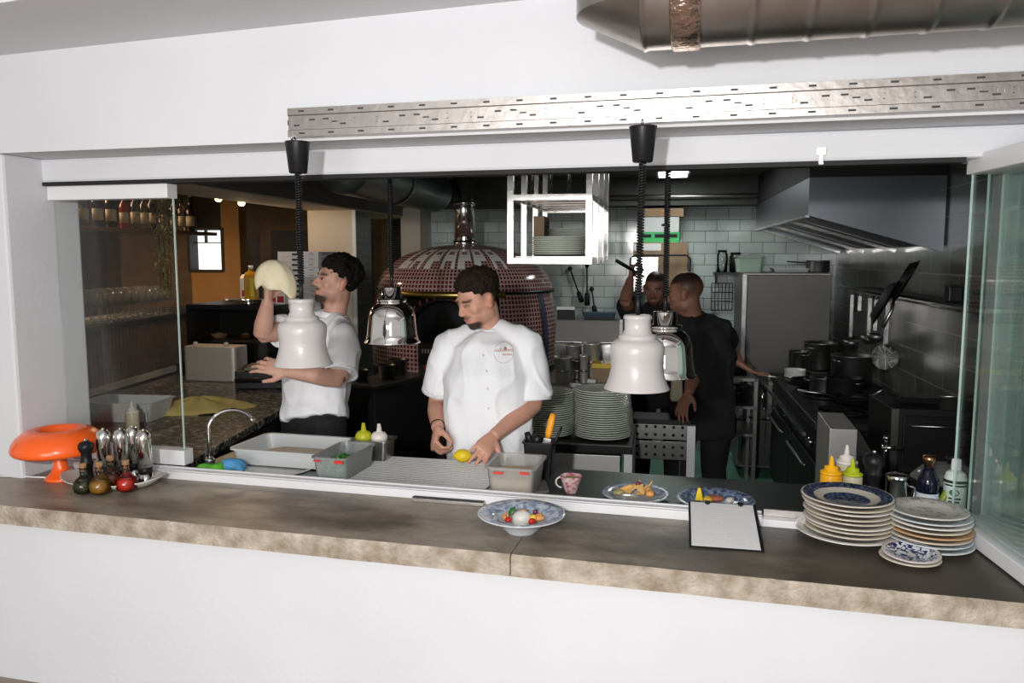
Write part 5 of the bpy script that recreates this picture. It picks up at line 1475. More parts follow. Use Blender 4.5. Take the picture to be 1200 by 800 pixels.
# small shelf further right on the back wall
q = toK(D(838, 322, 6.7))
t = thing('corner_shelf', 'dark corner shelf on the back wall left of the fridge', 'shelf', K(q[0], BW-.22, 1.585), KA)
m = MB(); m.box2((0, 0, 0), (.30, .21, .02)); m.build('board', 'black_metal', t); m = MB(); m.box2((.02, .19, -.08), (.04, .21, 0)); m.build('bracket', 'black_metal', t); m = MB(); m.box2((.26, .19, -.08), (.28, .21, 0)); m.build('bracket', 'black_metal', t)
for k, (dx, r, h_, mt, lb) in enumerate([(.07, .045, .19, 'glass_bottle', 'tall clear jar on the corner shelf'), (.18, .05, .17, 'black_metal', 'dark jar on the corner shelf')]):
    t = thing('storage_jar', lb, 'jar', K(q[0]+dx, BW-.11, 1.605), 0)
    m = MB(); m.lathe([(0, 0), (r, 0), (r, h_*.8), (r*.8, h_*.88), (r*.8, h_*.9), (0, h_*.9)], n=20); m.build('jar', mt, t)
    m = MB(); m.lathe([(0, h_*.9), (r*.86, h_*.9), (r*.86, h_), (0, h_)], n=20); m.build('lid', 'black_plastic', t)
q = toK(D(849, 350, 6.7))
t = thing('wire_grid', 'black wire grid hanging on the back wall below the corner shelf', 'wire grid', K(q[0], BW-.02, q[2]), KA)
m = MB()
for k in range(7): m.tube([(-.09+.03*k, 0, -.12), (-.09+.03*k, 0, .12)], .003, 5)
for z in (-.12, -.04, .04, .12): m.tube([(-.09, 0, z), (.09, 0, z)], .004, 5)
m.build('grid', 'black_metal', t)
# trolley of pots under the near cook's arm
q = toK(D(862, 500, 5.7))
t = thing('pot_trolley', 'dark steel trolley with pots between the near cook and the range', 'trolley', K(q[0]-.12, q[1], 0), KA)
q = (q[0]-.12, q[1])
for z in (.46, .66, .86): m = MB(); m.box2((0, 0, z), (.26, .45, z+.02)); m.build('shelf', 'steel_dull', t)
for x in (0, .24):
    for y in (0, .43): m = MB(); m.box2((x, y, 0), (x+.025, y+.025, .88)); m.build('post', 'steel_dull', t)
for k, (x, y, z, r, h_, lb) in enumerate([(.08, .12, .48, .06, .10, 'small steel pot on the lowest shelf of the trolley'), (.17, .2, .68, .07, .12, 'steel pot on the right of the trolley\'s middle shelf'), (.06, .10, .68, .05, .09, 'little steel pot on the left of the trolley\'s middle shelf'), (.13, .2, .88, .08, .07, 'shallow steel pot on top of the trolley')]):
    w_ = K(q[0]+x, q[1]+y, z); t = thing('trolley_pot', lb, 'pot', w_); m = MB(); m.lathe([(0, 0), (r*.95, 0), (r, h_), (r+.005, h_+.003), (r-.003, h_), (r*.9, .006), (0, .006)], n=24); m.build('pot', 'steel', t); m = MB(); m.tube([(r, 0, h_*.8), (r+.05, 0, h_*.9)], .006, 6); m.build('handle', 'steel_dull', t)
q = toK(D(890, 520, 5.6))
# ================================================================== BAR SIDE AT THE LEFT
def terrazzo():
    m = bpy.data.materials.new('terrazzo'); m.use_nodes = True
    n, l = m.node_tree.nodes, m.node_tree.links
    b = n['Principled BSDF']; b.inputs['Roughness'].default_value = 0.3
    tc = n.new('ShaderNodeTexCoord')
    v = n.new('ShaderNodeTexVoronoi'); v.inputs['Scale'].default_value = 55
    l.new(tc.outputs['Object'], v.inputs['Vector'])
    r = n.new('ShaderNodeValToRGB'); r.color_ramp.interpolation = 'CONSTANT'
    cs = [(0, (.035, .034, .032)), (.35, (.10, .095, .085)), (.55, (.24, .22, .19)), (.72, (.06, .055, .05)), (.85, (.42, .39, .34))]
    r.color_ramp.elements[0].color = cs[0][1] + (1,); r.color_ramp.elements[1].position = cs[1][0]; r.color_ramp.elements[1].color = cs[1][1] + (1,)
    for p_, c in cs[2:]: e = r.color_ramp.elements.new(p_); e.color = c + (1,)
    sx = n.new('ShaderNodeSeparateColor'); l.new(v.outputs['Color'], sx.inputs[0]); l.new(sx.outputs[0], r.inputs[0])
    l.new(r.outputs[0], b.inputs['Base Color']); M['terrazzo'] = m
terrazzo()
t = thing('terrazzo_counter', 'speckled terrazzo counter at the left, under the yellow cloth', 'counter', (-2.8, 3.8, 0))
poly = [(-2.10, 2.80), (-2.305, 3.80), (-2.33, 3.90), (-2.40, 4.02), (-2.80, 4.86), (-3.76, 4.96), (-3.55, 3.78), (-3.36, 2.80)]
m = MB(); m.prism([(x, y, .862) for x, y in poly], (0, 0, .038)); m.build('top', 'terrazzo', t, world=True, bev=.004)
c_ = Vector((-2.9, 3.8))
m = MB(); m.prism([(c_.x+(x-c_.x)*.93, c_.y+(y-c_.y)*.95, 0) for x, y in poly], (0, 0, .861)); m.build('base', 'black_matte', t, world=True)
# raised bar with slatted front and glasses
A_, B_ = Vector((-3.455, 2.87, 0)), Vector((-4.05, 6.0, 0))
bd = (B_-A_).normalized(); bn = Vector((-bd.y, bd.x, 0)); BL = (B_-A_).length
t = thing('slatted_bar', 'brown slatted raised bar front behind the terrazzo counter', 'bar', A_, math.atan2(bd.y, bd.x))
mat('slat_wood', (0.115, 0.062, 0.036), 0.5, var=.35, vscale=20)
mat('bar_edge', (0.45, 0.42, 0.37), 0.4)
m = MB(); m.box2((0, .0, .0), (BL, .05, 1.28)); m.build('core', 'black_matte', t)
m = MB()
x = 0
while x < BL-.04: m.box2((x, -.012, .95), (x+.034, 0, 1.28)); x += .042
m.build('slats', 'slat_wood', t)
m = MB(); m.box2((0, -.03, .905), (BL*.68, .0, .945)); m.build('edge', 'bar_edge', t)
m = MB(); m.box2((0, -.03, 1.28), (BL, .46, 1.32)); m.build('ledge', 'black_metal', t, bev=.004)
BRZ = math.atan2(bd.y, bd.x)
def onbar(u, v, z=1.32): return A_ + bd*u + bn*v + Vector((0, 0, z))
wg = thing('wine_glass', 'clear wine glass in the rows of glasses on the raised bar', 'wine glass', onbar(.75, .06), 0, 'wine glasses on the bar')
m = MB(); m.lathe([(0, 0), (.034, 0), (.034, .002), (.006, .006), (.004, .012), (.0035, .085), (.008, .092), (.026, .108), (.038, .135), (.039, .155), (.033, .205), (.0315, .205), (.037, .155), (.036, .136), (.024, .111), (.0, .098)], n=16); m.build('glass', 'wine_glass', wg)
k = 0
for r_ in range(3):
    for i in range(17):
        if r_ == 0 and i == 0: continue
        dup(wg, onbar(.75+.094*i+.04*(r_ % 2), .06+.095*r_))
# bottle shelf over the bar
sA = K(-4.35, 1.55, 1.96)
t = thing('bottle_shelf', 'dark bottle shelf high above the bar at the far left', 'shelf', sA, KA)
m = MB(); m.box2((-.16, -.9, -.03), (.10, 2.6, 0)); m.build('board', 'slat_wood', t)
m = MB(); m.box2((-.16, -.9, .36), (.10, 2.6, .385)); m.build('board', 'black_metal', t)
for y in (-.85, .3, 1.45, 2.55): m = MB(); m.box2((-.15, y, -.03), (-.12, y+.025, .44)); m.build('upright', 'black_metal', t)
glass_mat('bottle_green', (0.25, 0.36, 0.20), 1.0, body=.15, body_col=(.03, .06, .02)); mat('bottle_dark', (0.015, 0.012, 0.01), 0.08); mat('bottle_brown', (0.10, 0.035, 0.01), 0.08); mat('bottle_label', (0.30, 0.26, 0.20), 0.6); mat('bottle_red', (0.18, 0.02, 0.015), .1)
def bottle(mt, lb_, s=1.0):
    m = MB(); P = [(0, 0), (.036, 0), (.0375, .004), (.0375, .185), (.034, .205), (.018, .232), (.0145, .245), (.0145, .295), (.016, .297), (.016, .308), (0, .308)]
    return [(r*s, z*s) for r, z in P]
protos = {}
rnd = random.Random(21)
kinds = [('bottle_dark', 'dark wine bottle with cream label on the shelf above the bar', 1.0), ('bottle_brown', 'brown spirit bottle with cream label on the shelf above the bar', .92), ('glass_bottle', 'clear spirit bottle with cream label on the shelf above the bar', .95), ('bottle_red', 'red bottle with cream label on the shelf above the bar', .88)]
for i in range(24):
    mt, lb_, s = kinds[rnd.choice([0, 0, 1, 2, 2, 3])]
    loc = K(-4.35+rnd.uniform(-.04, .03), 1.55-.80+.138*i+rnd.uniform(-.015, .015), 1.96)
    if mt not in protos:
        t = thing('bar_bottle', lb_, 'bottle', loc, 0, 'bottles on the bar shelf')
        m = MB(); m.lathe(bottle(mt, lb_, s), n=16); m.build('bottle', mt, t)
        m = MB(); m.lathe([(.038*s, .05*s), (.038*s, .14*s)], n=16); m.build('label', 'bottle_label', t)
        m = MB(); m.lathe([(.0165*s, .26*s), (.0168*s, .309*s), (0, .31*s)], n=12); m.build('capsule', 'black_plastic', t)
        protos[mt] = t
    else: dup(protos[mt], loc)
# plant added inside the bar for greenery the glass pane only reflects
vp = D(190, 232, 4.9)
mat('vine_leaf', (0.42, 0.38, 0.09), 0.5, var=.6, vscale=25)
t = thing('reflected_plant', 'trailing leafy plant added for the greenery reflected in the glass pane', 'plant', (vp.x, vp.y, 1.45))
m = MB(); rnd = random.Random(9)
for i in range(520):
    z = rnd.uniform(.05, .93); r = rnd.uniform(.0, .085)*(1-.3*abs(z-.5)); a = rnd.uniform(0, 6.3)
    mt_ = Matrix.Rotation(rnd.uniform(0, 6), 3, 'Z') @ Matrix.Rotation(rnd.uniform(-1.4, 1.4), 3, 'X')
    s = rnd.uniform(.6, 1.2)
    m.add([mt_ @ Vector(p)*s + Vector((r*math.cos(a), r*math.sin(a), z)) for p in ((0, -.018, 0), (.010, 0, .004), (0, .02, 0), (-.010, 0, .004))], [(0, 1, 2, 3)])
o = m.build('leaves', 'vine_leaf', t); o['kind'] = 'stuff'
m = MB()
for k in range(6): a = k; m.tube([(.02*math.cos(a), .02*math.sin(a), .95), (.04*math.cos(a), .04*math.sin(a), .5), (.03*math.cos(a+1), .03*math.sin(a+1), .08)], .003, 5)
m.build('stems', 'slat_wood', t)
m = MB(); m.lathe([(0, .90), (.05, .90), (.065, .99), (.06, .99), (.0, .95)], n=20); m.build('pot', 'black_plastic', t)
# amber bulbs
mat('amber_bulb', (1.0, 0.62, 0.22), 0.5, emit=14)
for px, py, lb_ in ((256, 233, 'glowing amber bulb under the beam, the left one'), (283, 238, 'glowing amber bulb under the beam, nearer the pillar')):
    p = D(px, py, 5.6)
    t = thing('pendant_bulb', lb_, 'light bulb', p, 0, 'amber bulbs')
    m = MB(); m.ball((0, 0, 0), (.024, .024, .020), 16); m.build('globe', 'amber_bulb', t)
    m = MB(); m.lathe([(0, .018), (.012, .018), (.014, .05), (0, .05)], n=12); m.tube([(0, 0, .05), (0, 0, 2.40-p.z)], .003, 6); m.build('socket', 'black_metal', t)
    l = lamp('amber_glow', 'POINT', (p.x, p.y, p.z-.04), 5, (1, .70, .42), .03)
lamp('bar_fill_glow', 'AREA', K(-5.2, 3.0, 2.36), 42, (1, .66, .38), 1.2)  # fill light added to brighten the bar, no visible fitting
t = thing('bar_fill_disc', 'round glowing disc added for the bar fill light', 'ceiling light', K(-5.2, 3.0, 2.385))  # unseen glowing disc added along with the fill light
m = MB(); m.lathe([(0, 0), (.09, 0), (.10, .015), (0, .015)], n=24); m.build('disc', 'amber_bulb', t)
# black display case with oil and cartons on top
q = toK(D(266, 400, 5.45))
t = thing('display_case', 'black glass fronted display case behind the steel box', 'display case', K(q[0]-.39, q[1]+.14, 0), KA)
q = (q[0]-.05, q[1]+.14)
m = MB(); m.box2((0, 0, 0), (.70, .45, .92)); m.build('base', 'black_matte', t)
m = MB(); m.box2((0, .40, .92), (.70, .45, 1.40)); m.box2((0, 0, 1.37), (.70, .45, 1.405)); m.box2((0, 0, .92), (.02, .45, 1.37)); m.box2((.76, 0, .92), (.70, .45, 1.37)); m.box2((.02, .02, 1.14), (.68, .40, 1.15)); m.build('frame', 'black_metal', t)
m = MB(); m.box2((.02, .0, .93), (.68, .006, 1.36)); m.build('front_glass', 'glass_clear', t)
for k, (lb_, dx, z, mt, r) in enumerate([('wooden board lying in the display case', .15, 1.15, 'cork', .06), ('brown jar in the display case', .36, 1.15, 'bottle_brown', .05), ('pale dish in the display case', .52, 1.15, 'cream_china', .07), ('steel dish at the left bottom of the display case', .20, .925, 'steel', .07), ('cream dish at the right bottom of the display case', .55, .925, 'cream_china', .08)]):
    p = K(q[0]-.36+dx, q[1]+.2, z); w_ = thing('case_dish', lb_, 'dish', p)
    m = MB(); m.lathe([(0, 0), (r*.7, 0), (r, .03), (r*.96, .03), (r*.65, .008), (0, .008)], n=20); m.build('dish', mt, w_); m = MB(); m.ball((0, 0, .022), (r*.6, r*.6, .02), 12); m.build('filling', 'cardboard', w_)
CZ = 1.405
def oncase(px, back): 
    p = toK(D(px, 362, 5.45)); return K(p[0], q[1]+back, CZ)
t = thing('cake_stand', 'wide round steel stand on the black display case', 'stand', oncase(268, .16))
m = MB(); m.lathe([(0, 0), (.06, 0), (.05, .01), (.03, .02), (.15, .024), (.175, .03), (.175, .036), (0, .034)], n=40); m.build('stand', 'mirror_steel', t)
mat('oil_amber', (0.46, 0.23, 0.012), 0.1); mat('carton_blue', (0.34, 0.42, 0.45), 0.5); mat('carton_white', (0.66, 0.64, 0.60), 0.5); mat('carton_red', (0.35, 0.02, 0.02), 0.5); mat('label_yellow', (0.62, 0.48, 0.06), .5)
p = oncase(278, .10); p.z += .037
t = thing('cooking_oil_bottle', 'tall amber cooking oil bottle on the steel stand', 'bottle', p, KA)
m = MB(); m.loft([rrect(.082, .07, .015, 0), rrect(.086, .074, .015, .01), rrect(.086, .074, .015, .16), rrect(.07, .06, .02, .185), rrect(.03, .03, .012, .20), rrect(.028, .028, .012, .215)], smooth=True); m.build('bottle', 'oil_amber', t)
m = MB(); m.lathe([(0, .215), (.017, .215), (.017, .235), (0, .235)], n=14); m.build('cap', 'white_plastic', t)
m = MB(); m.box((.024, -.0375, .085), (.03, .002, .13)); m.build('label', 'label_yellow', t)
def carton(px, back, z, label, mt, accent):
    p = oncase(px, back); p.z += z
    t = thing('milk_carton', label, 'carton', p, KA, 'cartons on the display case')
    m = MB(); m.box((0, 0, .072), (.07, .065, .144)); m.prism([(-.035, -.0325, .144), (-.035, .0325, .144), (-.035, 0, .172)], (.07, 0, 0)); m.build('carton', mt, t, bev=.002)
    m = MB(); m.box((.004, -.034, .035), (.05, .003, .045)); m.build('print', accent, t)
carton(262, .20, .037, 'white carton left of the cooking oil bottle', 'carton_white', 'carton_red')
carton(292, .22, .037, 'blue grey carton right behind the cooking oil bottle', 'carton_blue', 'label_white')
carton(303, .20, 0, 'blue grey carton beside the edge of the steel stand', 'carton_blue', 'carton_red')
carton(314, .15, 0, 'white carton nearest the raised hand of the left chef', 'carton_white', 'carton_red')
carton(300, .33, 0, 'white red-printed carton at the rear of the display case', 'carton_white', 'carton_red')
t = thing('dough_bucket', 'translucent bucket with brown lid behind the raised forearm', 'bucket', K(*(lambda a: (a[0], q[1]+.72))(toK(D(328, 362, 5.8))), .92+.27))
m = MB(); m.lathe([(0, 0), (.08, 0), (.088, .15), (.092, .16), (.084, .155), (.076, .006), (0, .006)], n=28); m.build('bucket', 'carton_blue', t); m = MB(); m.lathe([(0, .16), (.095, .16), (.095, .185), (0, .188)], n=28); m.build('lid', 'cork', t)
# steel box on the terrazzo
p = Z(245, 446.5, .9)
t = thing('steel_warmer', 'brushed steel box with two knobs on the terrazzo counter', 'steel box', (p.x, p.y+.09, .9), R(3))
m = MB(); m.loft([rrect(.39, .18, .03, 0), rrect(.39, .18, .03, .235)], smooth=False); m.build('body', 'warm_steel' if 'warm_steel' in M else mat('warm_steel', (0.78, 0.70, 0.62), 0.5, 0.5, bump=.08, bscale=30, aniso=(1, 1, 20)), t, bev=.006)
for x in (-.12, .11): m = MB(); m.lathe([(0, .235), (.010, .235), (.016, .245), (.016, .26), (0, .265)], (x, -.05, 0), n=14); m.build('knob', 'porcelain', t)
# black press oven and boards behind the left chef
q2 = toK(D(312, 430, 5.0))
t = thing('dough_press', 'black dough press with long handle behind the left chef', 'dough press', K(q2[0]-.22, q2[1]+.0, .0), KA+.3)
m = MB(); m.box2((0, 0, .902), (.36, .34, 1.02)); m.build('body', 'range_black', t, bev=.006)
m = MB(); m.tube([(.02, -.03, .97), (.02, -.06, .97), (.36, -.06, .97), (.36, -.03, .97)], .016, 10); m.build('handle', 'black_metal', t)
mat('board_green', (0.22, 0.22, 0.12), 0.6, var=.3)
o = MB(); o.box((0, 0, .008), (.36, .26, .016)); o = o.build('chopping_board', 'board_green', bev=.004); p = K(q2[0]-.04, q2[1]+.21, 1.021); o.location = p; o.rotation_euler = (0, 0, .4); tag(o, 'greenish chopping board on the black dough press', 'chopping board')
# pizza boxes
q3 = toK(D(351, 380, 5.65))
t = thing('box_table', 'black table under the tower of pizza boxes', 'table', K(q3[0]-.2, q3[1]-.02, 0), KA)
m = MB(); m.box2((.04, 0, .88), (.38, .36, .92)); m.build('top', 'black_metal', t)
for x in (.04, .34):
    for y in (0, .32): m = MB(); m.box2((x, y, 0), (x+.04, y+.04, .88)); m.build('leg', 'black_metal', t)
mat('box_white', (0.62, 0.60, 0.60), 0.7); mat('box_side', (0.30, 0.33, 0.35), 0.7)
pb = None
for k in range(23):
    loc = K(q3[0]+random.uniform(-.004, .004), q3[1]+.17, .921+.0372*k)
    if pb is None:
        pb = thing('pizza_box', 'white pizza box in the tall tower behind the left chef', 'pizza box', loc, KA, 'pizza boxes in the tower')
        m = MB(); m.box((0, 0, .018), (.31, .31, .036)); m.build('carton', 'box_white', pb)
        m = MB(); m.box((-.02, -.156, .017), (.05, .002, .014)); m.build('flap_slot', 'black_matte', pb)
        m = MB(); m.box((.1, -.156, .02), (.035, .002, .008)); m.box((.156, .0, .02), (.002, .22, .02)); m.build('print', 'box_side', pb)
    else: dup(pb, loc, KA + random.uniform(-.02, .02))
# white basket, squeeze bottle, yellow cloth with knives on the terrazzo
p = Z(150, 497, .9)
t = thing('plastic_basket', 'white ribbed plastic basket on the terrazzo behind the glass', 'basket', (p.x-.12, p.y+.14, .9), R(8))
m = MB(); tub(m, .40, .25, .10, .004, .03, .88, .010)
for k in range(16): m.box((-.18+.024*k, -.117, .05), (.006, .012, .085))
m.build('basket', 'tray_plastic', t)
squeeze('slim clear squeeze bottle with white tip before the plastic basket', Z(156, 507, .9), 'squeeze_white', 'squeeze_body', .95)
mat('yellow_cloth', (0.62, 0.48, 0.16), 0.9, bump=.3, bscale=50, var=.15, vscale=20)
p = Z(234, 480, .9)
m = MB(); rings = []
N = 40
for s_, z in ((1.0, .001), (1.0, .006), (.78, .026), (.5, .048), (.22, .066), (.03, .070)):
    rings.append([Vector((.25*s_*math.cos(2*PI*i/N)*(1+.18*math.sin(3*2*PI*i/N+1)+.08*math.sin(7*2*PI*i/N)), .19*s_*math.sin(2*PI*i/N)*(1+.14*math.cos(2*2*PI*i/N)), z*(1+.12*math.sin(5*2*PI*i/N)))) for i in range(N)])
m.loft(rings); o = m.build('yellow_cloth', 'yellow_cloth'); o.location = p; o.rotation_euler = (0, 0, .5); tag(o, 'crumpled pale yellow cloth lying on the terrazzo counter', 'cloth')
for k, (a, b_, lb_) in enumerate([((268, 473), (283, 475), 'black handled knife poking right from the yellow cloth'), ((232, 487), (252, 485), 'black handled knife at the front edge of the yellow cloth'), ((205, 478), (193, 477), 'black handled knife poking left from the yellow cloth')]):
    A2, B2 = Z(a[0], a[1], .912), Z(b_[0], b_[1], .912)
    t = thing('kitchen_knife', lb_, 'knife', A2)
    m = MB(); m.tube([A2, A2.lerp(B2, .3), A2.lerp(B2, .8), B2], [.007, .010, .011, .008], 8, sc=(.7, 1)); m.build('handle', 'black_plastic', t, world=True)
    m = MB(); m.bar(A2-(B2-A2)*1.2, A2, .022, .002); m.build('blade', 'steel', t, world=True)
# side counter between pillar and oven
q4 = toK(D(416, 435, 5.0))
t = thing('side_counter', 'black side counter between the pillar and the tiled oven', 'counter', K(q4[0]-.10, q4[1], 0), KA-.35)
m = MB(); m.box2((0, 0, .0), (.28, .62, .93)); m.build('body', 'black_matte', t, bev=.005); m = MB(); m.box2((-.01, -.01, .93), (.29, .63, .955)); m.build('top', 'steel_dull', t, bev=.003)
for k, (dx, dy, r, h_, lb_) in enumerate([(.08, .10, .05, .07, 'steel tub at the near end of the side counter'), (.17, .25, .055, .09, 'steel tub in the middle of the side counter'), (.10, .45, .06, .10, 'steel tub at the far end of the side counter')]):
    w_ = Matrix.Rotation(KA-.35, 3, 'Z') @ Vector((dx, dy, .956)); p = K(q4[0]-.10, q4[1], 0) + w_
    t = thing('steel_tub', lb_, 'tub', p); m = MB(); m.lathe([(0, 0), (r*.9, 0), (r, h_), (r*1.08, h_+.002), (r*.95, h_), (r*.85, .006), (0, .006)], n=24); m.build('tub', 'steel_dull', t)
# ================================================================== PEOPLE
mat('skin', (0.6, 0.36, 0.27), 0.48, attr='Col', sub=0.15, spec=.4)
mat('hair_dark', (0.009, 0.007, 0.006), 0.8, bump=.8, bscale=120, spec=.2)
mat('hair_brown', (0.020, 0.012, 0.008), 0.75, bump=.8, bscale=120, spec=.2)
mat('shirt_white', (0.90, 0.91, 0.93), 0.85, bump=.06, bscale=300)
mat('shirt_black', (0.010, 0.010, 0.011), 0.9)
mat('pants_dark', (0.016, 0.017, 0.019), 0.85, var=.4, vscale=60)
mat('eye_mat', (0.02, 0.012, 0.01), 0.1)
VFh = Vector((-math.sin(YAW), math.cos(YAW), 0))

def remesh(m, name, voxel, mats, parent, smooth=2, colfn=None, disp=None, it=0.5, headsm=None):
    me = bpy.data.meshes.new('tmp'); me.from_pydata([tuple(p) for p in m.v], [], m.f)
    b = bmesh.new(); b.from_mesh(me); bmesh.ops.remove_doubles(b, verts=b.verts, dist=1e-5); bmesh.ops.recalc_face_normals(b, faces=b.faces); b.to_mesh(me); b.free()
    o = bpy.data.objects.new('tmp', me); COL.objects.link(o)
    md = o.modifiers.new('r', 'REMESH'); md.mode = 'VOXEL'; md.voxel_size = voxel; md.use_smooth_shade = True
    if smooth:
        sm = o.modifiers.new('s', 'SMOOTH'); sm.factor = it; sm.iterations = smooth
    dg = bpy.context.evaluated_depsgraph_get(); dg.update()
    nm = bpy.data.meshes.new_from_object(o.evaluated_get(dg)); nm.name = name
    bpy.data.objects.remove(o); bpy.data.meshes.remove(me)
    if headsm:                                        # soften the face, keep nose, lips, eyes and ears crisp
        Hm, c0, s0 = headsm
        V = np.empty(len(nm.vertices)*3, dtype=np.float64); nm.vertices.foreach_get('co', V); V = V.reshape(-1, 3)
        L = (V - np.array(c0)) @ np.array(Hm) / s0
        w = ((np.abs(L[:, 0]) < .1) & (np.abs(L[:, 1]) < .14) & (L[:, 2] > -.17) & (L[:, 2] < .14)).astype(float)*.6
        w[(np.abs(L[:, 0]) < .046) & (L[:, 1] > .066) & (L[:, 2] > -.080) & (L[:, 2] < .03)] = .06
        w[(np.abs(L[:, 0]) > .0735)] *= .15
        E_ = np.empty(len(nm.edges)*2, dtype=np.int64); nm.edges.foreach_get('vertices', E_); E_ = E_.reshape(-1, 2)
        deg = np.bincount(E_.ravel(), minlength=len(V)).astype(float)[:, None]
        for _ in range(9):
            A = np.zeros_like(V); np.add.at(A, E_[:, 0], V[E_[:, 1]]); np.add.at(A, E_[:, 1], V[E_[:, 0]])
            V = V + (A/deg - V)*w[:, None]
        nm.vertices.foreach_set('co', V.ravel()); nm.update()
    if disp:
        nr = [v.normal.copy() for v in nm.vertices]
        for v, n_ in zip(nm.vertices, nr): v.co += n_*disp(v.co)
    if colfn:
        ca = nm.color_attributes.new('Col', 'FLOAT_COLOR', 'POINT')
        buf = np.array([tuple(colfn(v.co)) + (1,) for v in nm.vertices], dtype=np.float32).ravel()
        ca.data.foreach_set('color', buf)
    nm.materials.clear()
    for q in mats: nm.materials.append(M[q])
    for p in nm.polygons: p.use_smooth = True
    r = bpy.data.objects.new(name, nm); COL.objects.link(r)
    r.parent = parent
    if parent is not None:
        inv = wm_of(parent).inverted(); nm.transform(inv)
    return r

def frame(f, up=Vector((0, 0, 1)), roll=0):
    f = f.normalized(); x = f.cross(up).normalized(); z = x.cross(f)
    m = Matrix((x, f, z)).transposed()
    if roll: m = Matrix.Rotation(roll, 3, f) @ m
    return m
def head_parts(m, c, H, s=1.0):
    def B(p, r, rot=None):
        mt = H @ rot if rot is not None else H
        m.ball(c + H @ (Vector(p)*s), tuple(q*s for q in r), 20, mtx=mt)
    B((0, -.014, .038), (.076, .097, .088)); B((0, .018, .005), (.072, .078, .085))
    B((0, .032, -.045), (.056, .058, .075)); B((0, .066, -.096), (.027, .024, .022)); B((0, .055, -.078), (.042, .035, .030))
    for k in (-1, 1):
        B((k*.046, .006, -.066), (.021, .040, .032)); B((k*.046, .058, -.022), (.021, .024, .020)); B((k*.028, .080, .024), (.030, .014, .009))
        B((k*.079, -.006, -.006), (.008, .020, .033), Matrix.Rotation(k*-.35, 3, 'Z')); B((k*.084, -.012, .008), (.006, .016, .018), Matrix.Rotation(k*-.5, 3, 'Z')); B((k*.077, .004, -.028), (.007, .010, .012))
        B((k*.031, .076, .000), (.0145, .0125, .0115)); B((k*.0125, .097, -.032), (.0095, .012, .008))
    m.tube([c + H @ (Vector(p)*s) for p in ((0, .078, .022), (0, .092, .004), (0, .104, -.018), (0, .109, -.028), (0, .100, -.036))], [q*s for q in (.010, .0095, .0108, .0122, .009)], 12)
    B((0, .086, -.058), (.024, .013, .0065)); B((0, .084, -.068), (.020, .013, .0075)); B((0, .074, -.050), (.030, .018, .016))
def head_col(base, beard=.8, mous=.7, H=None, c=None, s=1.0, lip=(0.42, 0.16, 0.13), hairc=(0.02, .014, .011), closed=False, scalp=1.0, stubk=.22, buzz=False):
    base = Vector(base); hc = Vector(hairc); li = Vector(lip); HT = H.transposed()
    def ss(x, a, b): 
        t = min(1, max(0, (x-a)/(b-a))); return t*t*(3-2*t)
    def fn(co):
        p = HT @ (co-c)/s; x, y, z = p
        col = base.copy()
        if abs(x) > .13 or abs(z) > .2 or abs(y) > .2: return base*(1+.06*noise.noise(co*30))
        col = col.lerp(Vector((base.x*1.05, base.y*.80, base.z*.74)), .5*ss(y, .075, .115)*ss(-z, .0, .02)*(1-ss(-z, .04, .055)))
        col = col.lerp(Vector((base.x*1.05, base.y*.80, base.z*.76)), .5*ss(abs(x), .073, .085))
        if y > .055:
            br = ss(z, .015, .019)*(1-ss(z, .026, .031))*ss(abs(x), .010, .014)*(1-ss(abs(x), .050, .056)); col = col.lerp(hc, .85*br)
            ey = (1-ss(((abs(x)-.031)/.0155)**2+((z-.0)/.0062)**2, .7, 1.15)); col = col.lerp(Vector((.40, .31, .27)) if not closed else base*.55, ey*.75)
            ir = (1-ss(((abs(x)-.031)/.0065)**2+((z-.0005)/.0062)**2, .6, 1.1)); col = col.lerp(Vector((.02, .012, .01)), 0 if closed else ir)
            ld = ss(z, .004, .0055)*(1-ss(z, .0085, .0105))*(1-ss(abs(abs(x)-.031), .014, .018)); col = col.lerp(Vector((.08, .04, .03)), .8*ld)
            lp = (1-ss((x/.024)**2+((z+.063)/.0105)**2, .7, 1.1))*ss(y, .07, .085); col = col.lerp(li, .75*lp)
            mo = ss(-z, .042, .047)*(1-ss(-z, .055, .058))*(1-ss(abs(x), .026, .034))*ss(y, .075, .09); col = col.lerp(hc, mous*mo*(1-.0*lp))
        jaw = ss(-z, .073, .082)*(1-ss(-z, .135, .15))*ss(y, .03, .055)*(1-ss(abs(x), .036, .052)); col = col.lerp(hc, beard*jaw)
        stub = ss(-z, .045, .07)*(1-ss(-z, .11, .13))*ss(y, -.01, .02)*ss(abs(x), .025, .045)*(1-ss(y, .085, .1)); col = col.lerp(hc, stubk*stub)
        side = ss(z, -.02, .03)*(1-ss(y, .02, .045))*ss(abs(x), .05, .06)*(1-ss(abs(x), .076, .080)); col = col.lerp(hc, .45*side)
        sc = ss(z, .030, .055) if y < .01 else ss(z, .058+max(0, .02-y), .070)
        if y < -.03: sc = ss(z, -.03, .01)
        col = col.lerp(hc, .85*sc*scalp if not buzz else sc*(.45+.5*ss(z, .03, .085)))
        return col*(1+.05*noise.noise(co*60))
    return fn
